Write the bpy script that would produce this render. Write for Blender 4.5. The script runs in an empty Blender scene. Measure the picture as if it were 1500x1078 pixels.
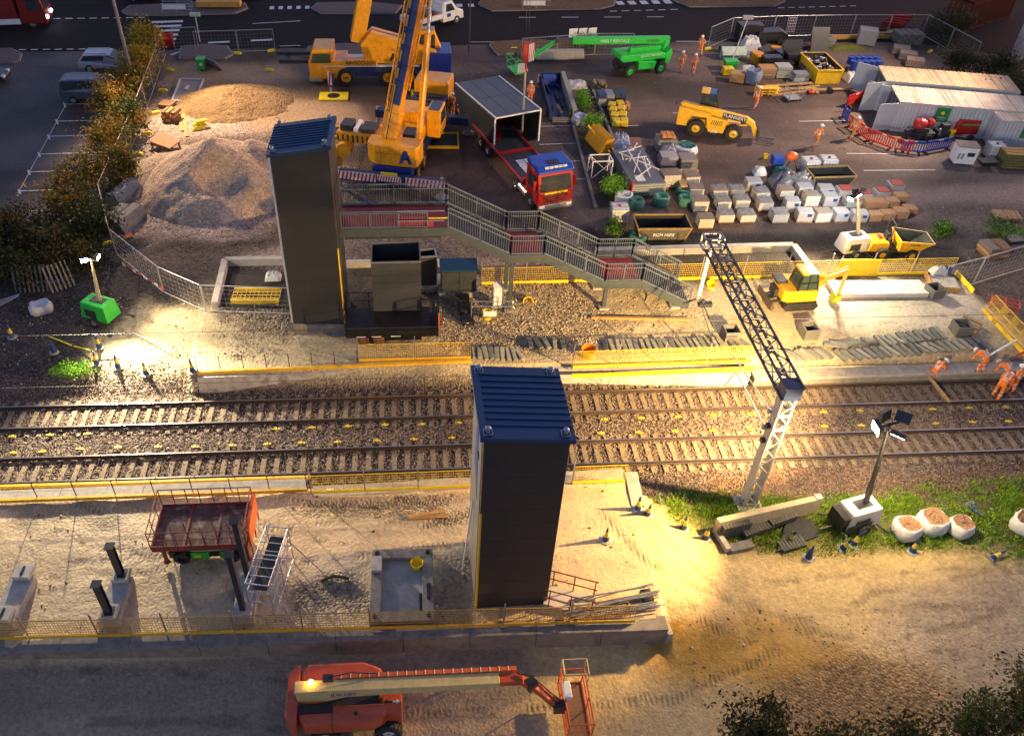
import bpy, math, random
import numpy as np
from mathutils import Vector, Matrix, Euler
R = math.radians
random.seed(7); RNG = np.random.default_rng(7)
S = bpy.context.scene
COL = S.collection

# ------------------------------------------------------------------ camera model (metres; X along the rails, Y away from the viewer)
F_, CX_, CY_, ROLL, PITCH, YAW, CH, CYY = 1226.0158, 678.8506, 551.6911, 0.0263, 0.72, -0.0794, 28.5108, -26.0776
_fw = Vector((-math.sin(YAW)*math.cos(PITCH), math.cos(YAW)*math.cos(PITCH), -math.sin(PITCH)))
_rt = Vector((math.cos(YAW), math.sin(YAW), 0)); _up = _rt.cross(_fw)
_r2 = math.cos(ROLL)*_rt + math.sin(ROLL)*_up; _u2 = -math.sin(ROLL)*_rt + math.cos(ROLL)*_up
CAMP = Vector((0, CYY, CH))
def G(px, py, z=0.9):
    """where the sight line of a surveyed photo point meets the level z"""
    d = (px-CX_)*_r2 - (py-CY_)*_u2 + F_*_fw
    return CAMP + d*((z-CH)/d.z)
def PJ(P):
    d = Vector(P)-CAMP; w = d.dot(_fw)
    return CX_+F_*d.dot(_r2)/w, CY_-F_*d.dot(_u2)/w
def HT(base, px, py):
    b = Vector(base); best = (1e9, 0)
    for i in range(0, 1600):
        h = i*0.01; q = PJ((b.x, b.y, b.z+h)); e = math.hypot(q[0]-px, q[1]-py)
        if e < best[0]: best = (e, h)
    return best[1]
def ANG(a, b, z=0.9):
    p, q = G(*a, z), G(*b, z); return math.atan2(q.y-p.y, q.x-p.x)

cam = bpy.data.cameras.new('camera'); camo = bpy.data.objects.new('camera', cam); COL.objects.link(camo)
M = Matrix((_r2, _u2, -_fw)).transposed().to_4x4(); M.translation = CAMP; camo.matrix_world = M
cam.sensor_width = 36; cam.lens = F_/1500*36; cam.shift_x = (750-CX_)/1500; cam.shift_y = (CY_-539)/1500
cam.clip_end = 2000; cam.clip_start = 0.1
S.camera = camo
S.view_settings.view_transform = 'Standard'; S.view_settings.look = 'None'
S.view_settings.exposure = 1.5; S.view_settings.gamma = 1.0

# ------------------------------------------------------------------ sky and sun
W = bpy.data.worlds.new('World'); S.world = W; W.use_nodes = True
nt = W.node_tree; bg = nt.nodes['Background']; sk = nt.nodes.new('ShaderNodeTexSky')
sk.sky_type = 'NISHITA'; sk.sun_disc = False; sk.sun_elevation = R(4); sk.sun_rotation = R(60)
sk.ozone_density = 3.0
tn = nt.nodes.new('ShaderNodeMix'); tn.data_type = 'RGBA'; tn.blend_type = 'MULTIPLY'; tn.inputs[0].default_value = 1; tn.inputs[7].default_value = (1.5, .90, .90, 1); nt.links.new(sk.outputs[0], tn.inputs[6]); nt.links.new(tn.outputs[2], bg.inputs[0]); bg.inputs[1].default_value = SKY_STRENGTH = 0.16
sl = bpy.data.lights.new('dusk_sun', 'SUN'); sl.energy = 0.12; sl.angle = R(10); sl.color = (1, .8, .62)
so = bpy.data.objects.new('dusk_sun', sl); COL.objects.link(so)
so.rotation_euler = Vector((-math.sin(R(60))*math.cos(R(14)), -math.cos(R(60))*math.cos(R(14)), -math.sin(R(14)))).to_track_quat('-Z', 'Y').to_euler()

# ------------------------------------------------------------------ materials
MATS = {}
def mat(name, col, rough=.6, metal=0., var=.25, scale=6., bump=0., bscale=40., emit=None, estr=0., coat=0., dirt=0., spec=.5, dcol=(.09, .07, .05), stretch=None):
    if name in MATS: return MATS[name]
    m = bpy.data.materials.new(name); m.use_nodes = True; t = m.node_tree; b = t.nodes['Principled BSDF']
    b.inputs['Roughness'].default_value = rough; b.inputs['Metallic'].default_value = metal
    b.inputs['Specular IOR Level'].default_value = spec
    if coat: b.inputs['Coat Weight'].default_value = coat; b.inputs['Coat Roughness'].default_value = .15
    tc = t.nodes.new('ShaderNodeTexCoord')
    n = t.nodes.new('ShaderNodeTexNoise'); n.inputs['Scale'].default_value = scale; n.inputs['Detail'].default_value = 5; n.inputs['Roughness'].default_value = .65
    t.links.new(tc.outputs['Object'], n.inputs['Vector'])
    mr = t.nodes.new('ShaderNodeMapRange'); mr.inputs[1].default_value = .3; mr.inputs[2].default_value = .7
    mr.inputs[3].default_value = 1-var; mr.inputs[4].default_value = 1+var*.6
    t.links.new(n.outputs[0], mr.inputs[0])
    mx = t.nodes.new('ShaderNodeVectorMath'); mx.operation = 'SCALE'; mx.inputs[0].default_value = col
    t.links.new(mr.outputs[0], mx.inputs['Scale'])
    out = mx.outputs[0]
    if dirt:
        n2 = t.nodes.new('ShaderNodeTexNoise'); n2.inputs['Scale'].default_value = scale*.35+1.2; n2.inputs['Detail'].default_value = 6; n2.inputs['Roughness'].default_value = .7
        if stretch:
            mp = t.nodes.new('ShaderNodeMapping'); mp.inputs['Scale'].default_value = stretch; t.links.new(tc.outputs['Object'], mp.inputs[0]); t.links.new(mp.outputs[0], n2.inputs['Vector'])
        else: t.links.new(tc.outputs['Object'], n2.inputs['Vector'])
        m2 = t.nodes.new('ShaderNodeMapRange'); m2.inputs[1].default_value = .5; m2.inputs[2].default_value = .68; m2.inputs[4].default_value = dirt
        t.links.new(n2.outputs[0], m2.inputs[0])
        mc = t.nodes.new('ShaderNodeMix'); mc.data_type = 'RGBA'; mc.inputs[7].default_value = (*dcol, 1)
        t.links.new(m2.outputs[0], mc.inputs[0]); t.links.new(out, mc.inputs[6]); out = mc.outputs[2]
    t.links.new(out, b.inputs['Base Color'])
    if bump:
        nb = t.nodes.new('ShaderNodeTexNoise'); nb.inputs['Scale'].default_value = bscale; nb.inputs['Detail'].default_value = 4
        t.links.new(tc.outputs['Object'], nb.inputs['Vector'])
        bp = t.nodes.new('ShaderNodeBump'); bp.inputs['Strength'].default_value = bump; bp.inputs['Distance'].default_value = .02
        t.links.new(nb.outputs[0], bp.inputs['Height']); t.links.new(bp.outputs[0], b.inputs['Normal'])
    if emit: b.inputs['Emission Color'].default_value = (*emit, 1); b.inputs['Emission Strength'].default_value = estr
    MATS[name] = m; return m
def glass(name, col=(.03, .04, .05)):
    return mat(name, col, .08, 0, .1, 2, spec=.8)
def attr_mat(name, rough=.8, bump=0., bscale=30., trans=0.):
    """colour comes from the mesh's own attribute (leaves, stones: each one its own colour)"""
    if name in MATS: return MATS[name]
    m = bpy.data.materials.new(name); m.use_nodes = True; t = m.node_tree; b = t.nodes['Principled BSDF']
    b.inputs['Roughness'].default_value = rough; b.inputs['Specular IOR Level'].default_value = .25
    a = t.nodes.new('ShaderNodeAttribute'); a.attribute_name = 'Col'; t.links.new(a.outputs[0], b.inputs['Base Color'])
    if bump:
        tc = t.nodes.new('ShaderNodeTexCoord'); nb = t.nodes.new('ShaderNodeTexNoise'); nb.inputs['Scale'].default_value = bscale
        t.links.new(tc.outputs['Object'], nb.inputs['Vector']); bp = t.nodes.new('ShaderNodeBump'); bp.inputs['Strength'].default_value = bump; bp.inputs['Distance'].default_value = .03
        t.links.new(nb.outputs[0], bp.inputs['Height']); t.links.new(bp.outputs[0], b.inputs['Normal'])
    if trans:
        tr = t.nodes.new('ShaderNodeBsdfTranslucent'); t.links.new(a.outputs[0], tr.inputs[0]); ms = t.nodes.new('ShaderNodeMixShader'); ms.inputs[0].default_value = trans
        t.links.new(b.outputs[0], ms.inputs[1]); t.links.new(tr.outputs[0], ms.inputs[2]); t.links.new(ms.outputs[0], t.nodes['Material Output'].inputs[0])
    MATS[name] = m; return m

steel = mat('galvanised', (.42, .43, .44), .42, .7, .2, 8)
dsteel = mat('dark_steel', (.045, .05, .055), .5, .3, .3, 6, dirt=.25)
gsteel = mat('grey_painted_steel', (.055, .065, .07), .5, .2, .25, 5, dirt=.25)
conc = mat('concrete', (.38, .36, .32), .85, 0, .25, 3, bump=.3, dirt=.35, dcol=(.18, .15, .11))
dconc = mat('weathered_concrete', (.24, .22, .19), .9, 0, .3, 3, bump=.4, dirt=.5, dcol=(.07, .06, .045))
yel = mat('yellow_paint', (.85, .52, .015), .5, 0, .2, 5, dirt=.18)
yplas = mat('yellow_plastic', (.90, .66, .015), .45, 0, .15, 5)
yrail = mat('yellow_barrier_mesh', (.85, .55, .02), .55, 0, .2, 4, dirt=.2)
cyel = mat('crane_yellow', (.86, .37, .008), .35, 0, .2, 3, coat=.3, dirt=.35, dcol=(.30, .13, .02))
black = mat('black_rubber', (.02, .02, .02), .8, 0, .4, 8, bump=.2, dirt=.35)
blackp = mat('black_plastic', (.018, .018, .02), .4, 0, .3, 6, dirt=.25)
white = mat('white_paint', (.74, .74, .72), .45, 0, .12, 4, dirt=.15)
whitep = mat('white_plastic', (.72, .72, .70), .5, 0, .12, 4)
wood = mat('timber', (.42, .25, .10), .75, 0, .35, 9, bump=.2, dirt=.2)
owood = mat('orange_timber', (.50, .27, .08), .75, 0, .35, 9, bump=.2)
dwood = mat('brown_timber', (.24, .12, .05), .75, 0, .35, 9, bump=.2)
red = mat('red_paint', (.45, .015, .012), .4, 0, .2, 4, coat=.3, dirt=.12)
rplas = mat('red_plastic', (.55, .03, .02), .45, 0, .15, 4)
blue = mat('blue_paint', (.01, .045, .26), .4, 0, .2, 4, coat=.2)
navy = mat('navy_paint', (.012, .03, .11), .42, 0, .2, 4, dirt=.15)
bplas = mat('blue_plastic', (.015, .05, .3), .45, 0, .15, 4)
green = mat('green_paint', (.02, .42, .05), .4, 0, .15, 4, coat=.2, dirt=.12)
orange = mat('orange_paint', (.62, .11, .015), .42, 0, .2, 4, coat=.2, dirt=.25)
rust = mat('rust', (.17, .075, .035), .85, .1, .4, 7, bump=.3)
gl = glass('dark_glass')
chrome = mat('bright_metal', (.6, .6, .6), .25, 1., .1, 4)
tarp = mat('white_sacking', (.62, .62, .60), .8, 0, .2, 6, bump=.5, bscale=12, dirt=.25)
hydr = mat('hose_black', (.015, .015, .015), .5)

# ------------------------------------------------------------------ mesh builder
class MB:
    def __init__(s): s.v = []; s.f = []; s.m = []
    def add(s, vs, fs, mi=0):
        o = len(s.v); s.v += [tuple(p) for p in vs]; s.f += [tuple(i+o for i in q) for q in fs]; s.m += [mi]*len(fs); return s
    def bx(s, x0, y0, z0, x1, y1, z1, mi=0):
        return s.add([(x0, y0, z0), (x1, y0, z0), (x1, y1, z0), (x0, y1, z0), (x0, y0, z1), (x1, y0, z1), (x1, y1, z1), (x0, y1, z1)],
                     [(0, 3, 2, 1), (4, 5, 6, 7), (0, 1, 5, 4), (1, 2, 6, 5), (2, 3, 7, 6), (3, 0, 4, 7)], mi)
    def box(s, c, d, rz=0., mi=0, rx=0., ry=0.):
        e = Euler((rx, ry, rz)).to_matrix(); c = Vector(c); hx, hy, hz = d[0]/2, d[1]/2, d[2]/2
        vs = [c+e@Vector((x*hx, y*hy, z*hz)) for z in (-1, 1) for x, y in ((-1, -1), (1, -1), (1, 1), (-1, 1))]
        return s.add(vs, [(0, 3, 2, 1), (4, 5, 6, 7), (0, 1, 5, 4), (1, 2, 6, 5), (2, 3, 7, 6), (3, 0, 4, 7)], mi)
    def beam(s, a, b, w, h=None, mi=0, up=(0, 0, 1), w2=None, h2=None):
        a, b = Vector(a), Vector(b); h = h or w; d = (b-a).normalized(); u = Vector(up)
        if abs(d.dot(u)) > .98: u = Vector((0, 1, 0))
        r = d.cross(u).normalized(); u = r.cross(d); vs = []
        for p, ww, hh in ((a, w, h), (b, w2 or w, h2 or h)):
            for x, y in ((-1, -1), (1, -1), (1, 1), (-1, 1)): vs.append(p+r*(x*ww/2)+u*(y*hh/2))
        return s.add(vs, [(0, 3, 2, 1), (4, 5, 6, 7), (0, 1, 5, 4), (1, 2, 6, 5), (2, 3, 7, 6), (3, 0, 4, 7)], mi)
    def tube(s, a, b, r, n=8, r2=None, mi=0, cap=True):
        a, b = Vector(a), Vector(b); d = (b-a).normalized(); u = Vector((0, 0, 1)) if abs(d.z) < .9 else Vector((1, 0, 0))
        x = d.cross(u).normalized(); y = d.cross(x); r2 = r if r2 is None else r2; vs = []
        for p, q in ((a, r), (b, r2)):
            for i in range(n): t = 2*math.pi*i/n; vs.append(p+(x*math.cos(t)+y*math.sin(t))*q)
        fs = [(i, i+n, (i+1) % n+n, (i+1) % n) for i in range(n)]
        if cap: fs += [tuple(range(n)), tuple(range(2*n-1, n-1, -1))]
        return s.add(vs, fs, mi)
    def path(s, pts, r, n=6, mi=0):
        for a, b in zip(pts, pts[1:]): s.tube(a, b, r, n, mi=mi)
        return s
    def prof(s, pts, a, b, axis='y', mi=0):
        """outline in the plane across an axis, pushed from a to b along it; x: (y,z), y: (x,z), z: (x,y)"""
        n = len(pts)
        f = {'y': lambda p, t: (p[0], t, p[1]), 'x': lambda p, t: (t, p[0], p[1]), 'z': lambda p, t: (p[0], p[1], t)}[axis]
        vs = [f(p, a) for p in pts]+[f(p, b) for p in pts]
        return s.add(vs, [tuple(range(n)), tuple(range(2*n-1, n-1, -1))]+[(i, i+n, (i+1) % n+n, (i+1) % n) for i in range(n)], mi)
    def taper(s, b0, b1, z0, z1, mi=0):
        """box with a different rectangle (x0,y0,x1,y1) at each end"""
        vs = [(b0[0], b0[1], z0), (b0[2], b0[1], z0), (b0[2], b0[3], z0), (b0[0], b0[3], z0), (b1[0], b1[1], z1), (b1[2], b1[1], z1), (b1[2], b1[3], z1), (b1[0], b1[3], z1)]
        return s.add(vs, [(0, 3, 2, 1), (4, 5, 6, 7), (0, 1, 5, 4), (1, 2, 6, 5), (2, 3, 7, 6), (3, 0, 4, 7)], mi)
    def lathe(s, pr, c=(0, 0, 0), n=16, axis='z', mi=0):
        vs = []; c = Vector(c)
        for r, z in pr:
            for i in range(n):
                t = 2*math.pi*i/n; x, y = r*math.cos(t), r*math.sin(t)
                vs.append(c+Vector({'z': (x, y, z), 'y': (x, z, y), 'x': (z, x, y)}[axis]))
        fs = []
        for k in range(len(pr)-1):
            for i in range(n): fs.append((k*n+i, k*n+(i+1) % n, (k+1)*n+(i+1) % n, (k+1)*n+i))
        fs += [tuple(range(n-1, -1, -1)), tuple((len(pr)-1)*n+i for i in range(n))]
        return s.add(vs, fs, mi)
    def ball(s, c, r, n=10, mi=0, jit=0.):
        rx, ry, rz = r if hasattr(r, '__len__') else (r, r, r); vs = [(c[0], c[1], c[2]-rz)]; k = n//2
        for j in range(1, k):
            p = math.pi*j/k
            for i in range(n):
                t = 2*math.pi*i/n; q = 1+random.uniform(-jit, jit)
                vs.append((c[0]+rx*q*math.sin(p)*math.cos(t), c[1]+ry*q*math.sin(p)*math.sin(t), c[2]-rz*q*math.cos(p)))
        vs.append((c[0], c[1], c[2]+rz)); fs = [(0, 1+(i+1) % n, 1+i) for i in range(n)]
        for j in range(k-2):
            for i in range(n): a = 1+j*n; fs.append((a+i, a+(i+1) % n, a+n+(i+1) % n, a+n+i))
        a = 1+(k-2)*n; fs += [(a+i, a+(i+1) % n, len(vs)-1) for i in range(n)]
        return s.add(vs, fs, mi)
    def grid(s, x0, y0, x1, y1, nx, ny, fz, mi=0):
        vs = [(x0+(x1-x0)*i/nx, y0+(y1-y0)*j/ny, fz(i/nx, j/ny)) for j in range(ny+1) for i in range(nx+1)]
        return s.add(vs, [(j*(nx+1)+i, j*(nx+1)+i+1, (j+1)*(nx+1)+i+1, (j+1)*(nx+1)+i) for j in range(ny) for i in range(nx)], mi)
    def build(s, name, mats, parent=None, loc=(0, 0, 0), rz=0., smooth=False, bevel=0.):
        me = bpy.data.meshes.new(name); me.from_pydata(s.v, [], s.f)
        for m in (mats if isinstance(mats, (list, tuple)) else [mats]): me.materials.append(m)
        if any(s.m): me.polygons.foreach_set('material_index', s.m)
        if smooth: me.shade_smooth()
        me.update(); o = bpy.data.objects.new(name, me); COL.objects.link(o); o.location = loc; o.rotation_euler = (0, 0, rz)
        if parent: o.parent = parent
        if bevel:
            b = o.modifiers.new('bevel', 'BEVEL'); b.width = bevel; b.segments = 2; b.limit_method = 'ANGLE'
        return o
def tag(o, label=None, cat=None, group=None, kind=None):
    if label: o['label'] = label
    if cat: o['category'] = cat
    if group: o['group'] = group
    if kind: o['kind'] = kind
    elif cat and 'kind' not in o: o['kind'] = 'thing'
    return o
def T(name, label, cat, loc, rz=0., group=None):
    o = bpy.data.objects.new(name, None); COL.objects.link(o); o.location = loc; o.rotation_euler = (0, 0, rz); o.empty_display_size = .2
    return tag(o, label, cat, group)
def dup(o, loc=None, rz=None, label=None, group=None, parent=None, scale=None):
    c = o.copy(); COL.objects.link(c)
    if parent: c.parent = parent
    if loc is not None: c.location = loc
    if rz is not None: c.rotation_euler = (0, 0, rz)
    if scale: c.scale = scale
    if label: c['label'] = label
    if group: c['group'] = group
    for ch in o.children: dup(ch, parent=c)
    return c
def text(s, size, parent, loc, rot, m, name='lettering', ext=.006, align='CENTER'):
    cu = bpy.data.curves.new(name, 'FONT'); cu.body = s; cu.size = size; cu.extrude = ext; cu.align_x = align; cu.align_y = 'CENTER'; cu.materials.append(m)
    tmp = bpy.data.objects.new(name, cu); COL.objects.link(tmp)
    me = bpy.data.meshes.new_from_object(tmp.evaluated_get(bpy.context.evaluated_depsgraph_get())); bpy.data.objects.remove(tmp)
    o = bpy.data.objects.new(name, me); COL.objects.link(o); o.parent = parent; o.location = loc; o.rotation_euler = rot
    return o
def npmesh(name, v, f, mats, cols=None, kind=None, smooth=False, parent=None, fm=None):
    """v (n,3), f (m,k) arrays; cols (n,3) per vertex"""
    me = bpy.data.meshes.new(name); v = np.asarray(v, np.float32); f = np.asarray(f, np.int32); k = f.shape[1]
    me.vertices.add(len(v)); me.vertices.foreach_set('co', v.ravel()); me.loops.add(f.size); me.loops.foreach_set('vertex_index', f.ravel())
    me.polygons.add(len(f)); me.polygons.foreach_set('loop_start', np.arange(0, f.size, k, dtype=np.int32)); me.polygons.foreach_set('loop_total', np.full(len(f), k, np.int32))
    for m in (mats if isinstance(mats, (list, tuple)) else [mats]): me.materials.append(m)
    if fm is not None: me.polygons.foreach_set('material_index', np.asarray(fm, np.int32))
    if cols is not None:
        ca = me.color_attributes.new('Col', 'FLOAT_COLOR', 'POINT'); c4 = np.ones((len(v), 4), np.float32); c4[:, :cols.shape[1]] = cols; ca.data.foreach_set('color', c4.ravel())
    me.update(calc_edges=True); me.validate()
    if smooth: me.shade_smooth()
    o = bpy.data.objects.new(name, me); COL.objects.link(o)
    if kind: o['kind'] = kind
    if parent: o.parent = parent
    return o
# smooth value noise on arrays
def vnoise(x, y, sc, seed):
    r = np.random.default_rng(seed); T_ = r.random((256, 256)); x = x/sc; y = y/sc
    xi = np.floor(x).astype(int); yi = np.floor(y).astype(int); fx = x-xi; fy = y-yi; fx = fx*fx*(3-2*fx); fy = fy*fy*(3-2*fy)
    g = lambda a, b: T_[a % 256, b % 256]
    return (g(xi, yi)*(1-fx)+g(xi+1, yi)*fx)*(1-fy)+(g(xi, yi+1)*(1-fx)+g(xi+1, yi+1)*fx)*fy
def fbm(x, y, sc, seed, o=4):
    a = 0; w = 1; t = 0
    for i in range(o): a = a+w*vnoise(x, y, sc/2**i, seed+i); t += w; w *= .55
    return a/t
def sstep(a, b, x): t = np.clip((x-a)/(b-a), 0, 1); return t*t*(3-2*t)
def inpoly(px, py, poly):
    c = np.zeros(px.shape, bool); n = len(poly)
    for i in range(n):
        (x1, y1), (x2, y2) = poly[i], poly[(i+1) % n]
        with np.errstate(divide='ignore', invalid='ignore'):
            c ^= ((y1 > py) != (y2 > py)) & (px < (x2-x1)*(py-y1)/((y2-y1) if y2 != y1 else 1e-9)+x1)
    return c
# ------------------------------------------------------------------ ground: one sheet of earth out past everything, levels and soils as surveyed, some shade in the colours
ax = np.concatenate([[-900, -500, -250, -140, -90], np.arange(-60, -24, .45), np.arange(-24, 34, .16), np.arange(34, 72, .45), [95, 150, 260, 500, 900]])
ay = np.concatenate([[-600, -300, -120, -60, -30], np.arange(-18, -1, .12), np.arange(-.9, 20, .2), np.arange(20, 72, .4), [85, 110, 160, 260, 450, 900]])
GX, GY = np.meshgrid(ax, ay)
def ground_h(X, Y):
    n = fbm(X, Y, 2.2, 11, 4)-.5; n1 = fbm(X, Y, .7, 21, 3)-.5
    far = np.full_like(X, .9)
    rough = ((X > -15) & (X < 16) & (Y > 7) & (Y < 14)).astype(float)
    far = far+n1*.16*rough
    # west of the platform wall the ground ramps down to the ballast
    wramp = .9-1.1*sstep(9.2, 5.6, Y)
    far = np.where(X < -11.2, wramp+n*.25*(Y < 20), far)
    eramp = .9-.5*sstep(6.4, 5.7, Y); far = np.where(X > 14.6, eramp, far)
    bal = -.24+.0*X+(n1*.05)
    near = .9+n*.07+n1*.05
    edge = np.where(X < 9.2, 0., sstep(9.2, 14, X))
    slope = .9-1.05*sstep(8.8, 13.5, X)-.25*sstep(-3.2, -1.2, Y)*sstep(9.2, 10, X)+n*.3+n1*.12
    near = np.where(X > 9.3, slope, near)
    road = -.13+n*.10+n1*.06
    h = np.where(Y > 6.02, far, np.where(Y > NEDGE(X), bal, near))
    t = sstep(-8.95, -9.05, Y); h = np.where(X < 9.3, h*(1-t)+road*t, h)
    t2 = sstep(-7.5, -10.5, Y); h = np.where(X > 9.3, h*(1-t2)+road*t2, h)
    # shoulder of the ballast on the open side, and far yard gets gentle unevenness
    sh = -.24-.1*sstep(-1., -2.4, Y); h = np.where((X > 9.3) & (Y > -2.6) & (Y < .0), np.minimum(sh+n1*.05, .0), h)
    return h
NE0, NE1 = G(0, 735, .9), G(915, 697, .9)
def NEDGE(X):
    e = NE0.y+(X-NE0.x)*(NE1.y-NE0.y)/(NE1.x-NE0.x)
    return np.where(X < 9.3, e, -2.5)
GZ = ground_h(GX, GY)
GZ = np.where((np.abs(GX) > 60) | (GY > 68), .9, GZ)
def gz(x, y): return float(ground_h(np.array([float(x)]), np.array([float(y)]))[0])
def GG(px, py, dz=0.):
    """photo point down on the uneven ground"""
    z = .9
    for _ in range(6):
        p = G(px, py, z); z = gz(p.x, p.y)
    p = G(px, py, z); return Vector((p.x, p.y, z+dz))
# photo coordinates of every ground vertex -> soil polygons
def PJa(X, Y, Z):
    dx, dy, dz = X, Y-CYY, Z-CH; w = dx*_fw.x+dy*_fw.y+dz*_fw.z; w = np.where(w < 1, 1, w)
    return CX_+F_*(dx*_r2.x+dy*_r2.y+dz*_r2.z)/w, CY_-F_*(dx*_u2.x+dy*_u2.y+dz*_u2.z)/w
wob = 1.0
UX = GX+(fbm(GX, GY, 1.6, 31, 4)-.5)*2.0; UY = GY+(fbm(GX, GY, 1.6, 41, 4)-.5)*2.0
def zone(pts, z=.9, crisp=False):
    w = [G(x, y, z) for x, y in pts]; w = [(p.x, p.y) for p in w]
    return inpoly(GX if crisp else UX, GY if crisp else UY, w)
C = np.zeros(GX.shape+(4,)); C[..., :3] = (.10, .078, .06); C[..., 3] = .5          # alpha: how stony
def paint(mask, col, grit=.4): C[mask, :3] = col; C[mask, 3] = grit
ROADP = [(-900, 76), (0, 76), (240, 73), (440, 70), (760, 64), (1030, 61), (1320, 62), (1400, 70), (1600, 100), (2400, 160), (2400, -140), (-900, -140)]
paint(zone([(-900, 74), (245, 72), (240, 90), (205, 190), (150, 330), (40, 345), (-60, 330), (-900, 500)], crisp=True), (.062, .054, .055), .12)   # car park
paint(zone([(400, 66), (760, 60), (1500, 80), (2200, 180), (2200, 420), (1500, 345), (1330, 333), (1000, 345), (880, 345), (640, 335), (600, 300), (560, 190), (470, 130), (395, 100)]), (.112, .074, .054), .2)   # yard
paint(zone([(1300, 225), (1480, 220), (1560, 300), (1340, 322)]), (.17, .125, .10), .3)
paint(zone([(1240, 290), (1500, 300), (1520, 335), (1330, 335)]), (.15, .11, .09), .4)
paint(zone([(235, 95), (410, 95), (480, 125), (560, 185), (520, 215), (420, 230), (260, 150)]), (.25, .165, .095), .3)     # sandy apron by the crane
paint(zone([(240, 110), (300, 160), (400, 200), (520, 240), (520, 270), (640, 330), (870, 345), (860, 375), (700, 395), (420, 395), (320, 385), (300, 440), (170, 372), (150, 335), (205, 190)]), (.27, .205, .165), .9)   # pinkish spoil
paint(zone([(160, 370), (250, 350), (330, 360), (420, 330), (420, 360), (320, 385), (300, 445), (200, 400)]), (.11, .083, .065), .8)
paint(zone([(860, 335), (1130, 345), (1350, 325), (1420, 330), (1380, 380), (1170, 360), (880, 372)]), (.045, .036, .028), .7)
paint(zone([(1400, 300), (1600, 320), (1700, 560), (1500, 540), (1420, 400), (1330, 370), (1320, 345)]), (.12, .095, .075), .6)
paint(zone([(-200, 400), (130, 340), (180, 380), (300, 445), (200, 450), (150, 510), (60, 570), (-200, 610)]), (.075, .062, .055), .9)
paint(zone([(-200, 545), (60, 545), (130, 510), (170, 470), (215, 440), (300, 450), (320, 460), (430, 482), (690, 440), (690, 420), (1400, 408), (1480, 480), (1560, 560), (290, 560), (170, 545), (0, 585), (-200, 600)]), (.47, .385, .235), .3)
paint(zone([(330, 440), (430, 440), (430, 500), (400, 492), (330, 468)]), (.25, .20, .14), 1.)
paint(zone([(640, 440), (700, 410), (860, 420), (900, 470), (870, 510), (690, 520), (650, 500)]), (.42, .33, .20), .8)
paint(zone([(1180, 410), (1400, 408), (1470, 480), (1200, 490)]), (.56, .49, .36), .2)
bmask = (GY < 5.98) & (GY > NEDGE(GX)) & (GY > -2.4) | ((GX < -11.4) & (UY < 6.9) & (GY > NEDGE(GX)))
bmask &= (np.abs(GX) < 400)
paint(bmask, (.145, .11, .09), 1.)
nmask = (GY <= NEDGE(GX)) & (GX < 9.3); paint(nmask, (.58, .44, .26), .1)
paint(nmask & zone([(0, 735), (240, 720), (240, 752), (150, 770), (0, 772)]), (.30, .24, .16), .2)
paint(nmask & zone([(455, 740), (690, 730), (690, 760), (455, 768)]), (.34, .26, .155), .9)
paint(nmask & zone([(440, 850), (540, 835), (545, 905), (440, 910)]), (.30, .24, .16), .8)
paint(nmask & zone([(635, 820), (690, 815), (690, 910), (635, 915)]), (.26, .20, .13), .5)  # shadow left of the near shaft put into the ground colour
rmask = (GX >= 9.3) & (GY < -2.2) | (GY < -9.); paint(rmask & (np.abs(GX) < 200), (.58, .42, .18), .15)
paint((GY < -9.0) & (UX < 4) & (np.abs(GX) < 200), (.30, .225, .15), .2)  # road below the back wall darkened in colour for the wall's shade
paint(zone([(940, 735), (1100, 705), (1500, 695), (1700, 690), (1700, 800), (1500, 822), (1330, 805), (1180, 815), (1050, 800), (950, 760)], -.2), (.075, .085, .025), .6)
paint(zone([(1040, 690), (1500, 680), (1700, 670), (1700, 705), (1500, 712), (1200, 725), (1060, 720)], -.2), (.16, .10, .065), 1.)
paint(zone([(950, 925), (1120, 905), (1235, 930), (1240, 960), (1150, 1010), (990, 1010), (930, 970)], -.13), (.46, .25, .03), .08)
paint(zone([(1225, 950), (1330, 960), (1390, 1010), (1400, 1078), (1080, 1078), (1100, 1030), (1210, 985)], -.13), (.30, .195, .09), .8)
paint(zone([(1300, 870), (1600, 820), (1700, 1100), (1400, 1100), (1380, 990), (1300, 940)], -.13), (.37, .285, .18), .3)
road_w = [G(x, y) for x, y in ROADP]
RUT = np.zeros(GX.shape)
def rut(pts, w=.32, gauge=0., z=.9, amt=1.):
    for off in ((0.,) if not gauge else (-gauge/2, gauge/2)):
        w_ = [G(x, y, z) for x, y in pts]; P = []
        for a, b in zip(w_, w_[1:]):
            d = (b-a); nn = Vector((-d.y, d.x, 0)).normalized()*off; P.append((a+nn, b+nn))
        for a, b in P:
            dx, dy = b.x-a.x, b.y-a.y; L2 = dx*dx+dy*dy; t = np.clip(((UX-a.x)*dx+(UY*.35+GY*.65-a.y)*dy)/L2, 0, 1); yy = GY+.25*(UY-GY); xx = GX+.1*(UX-GX); d = np.hypot(xx-(a.x+t*dx), yy-(a.y+t*dy)); RUT[:] = np.maximum(RUT, amt*sstep(w*.62, w*.38, d))
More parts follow.
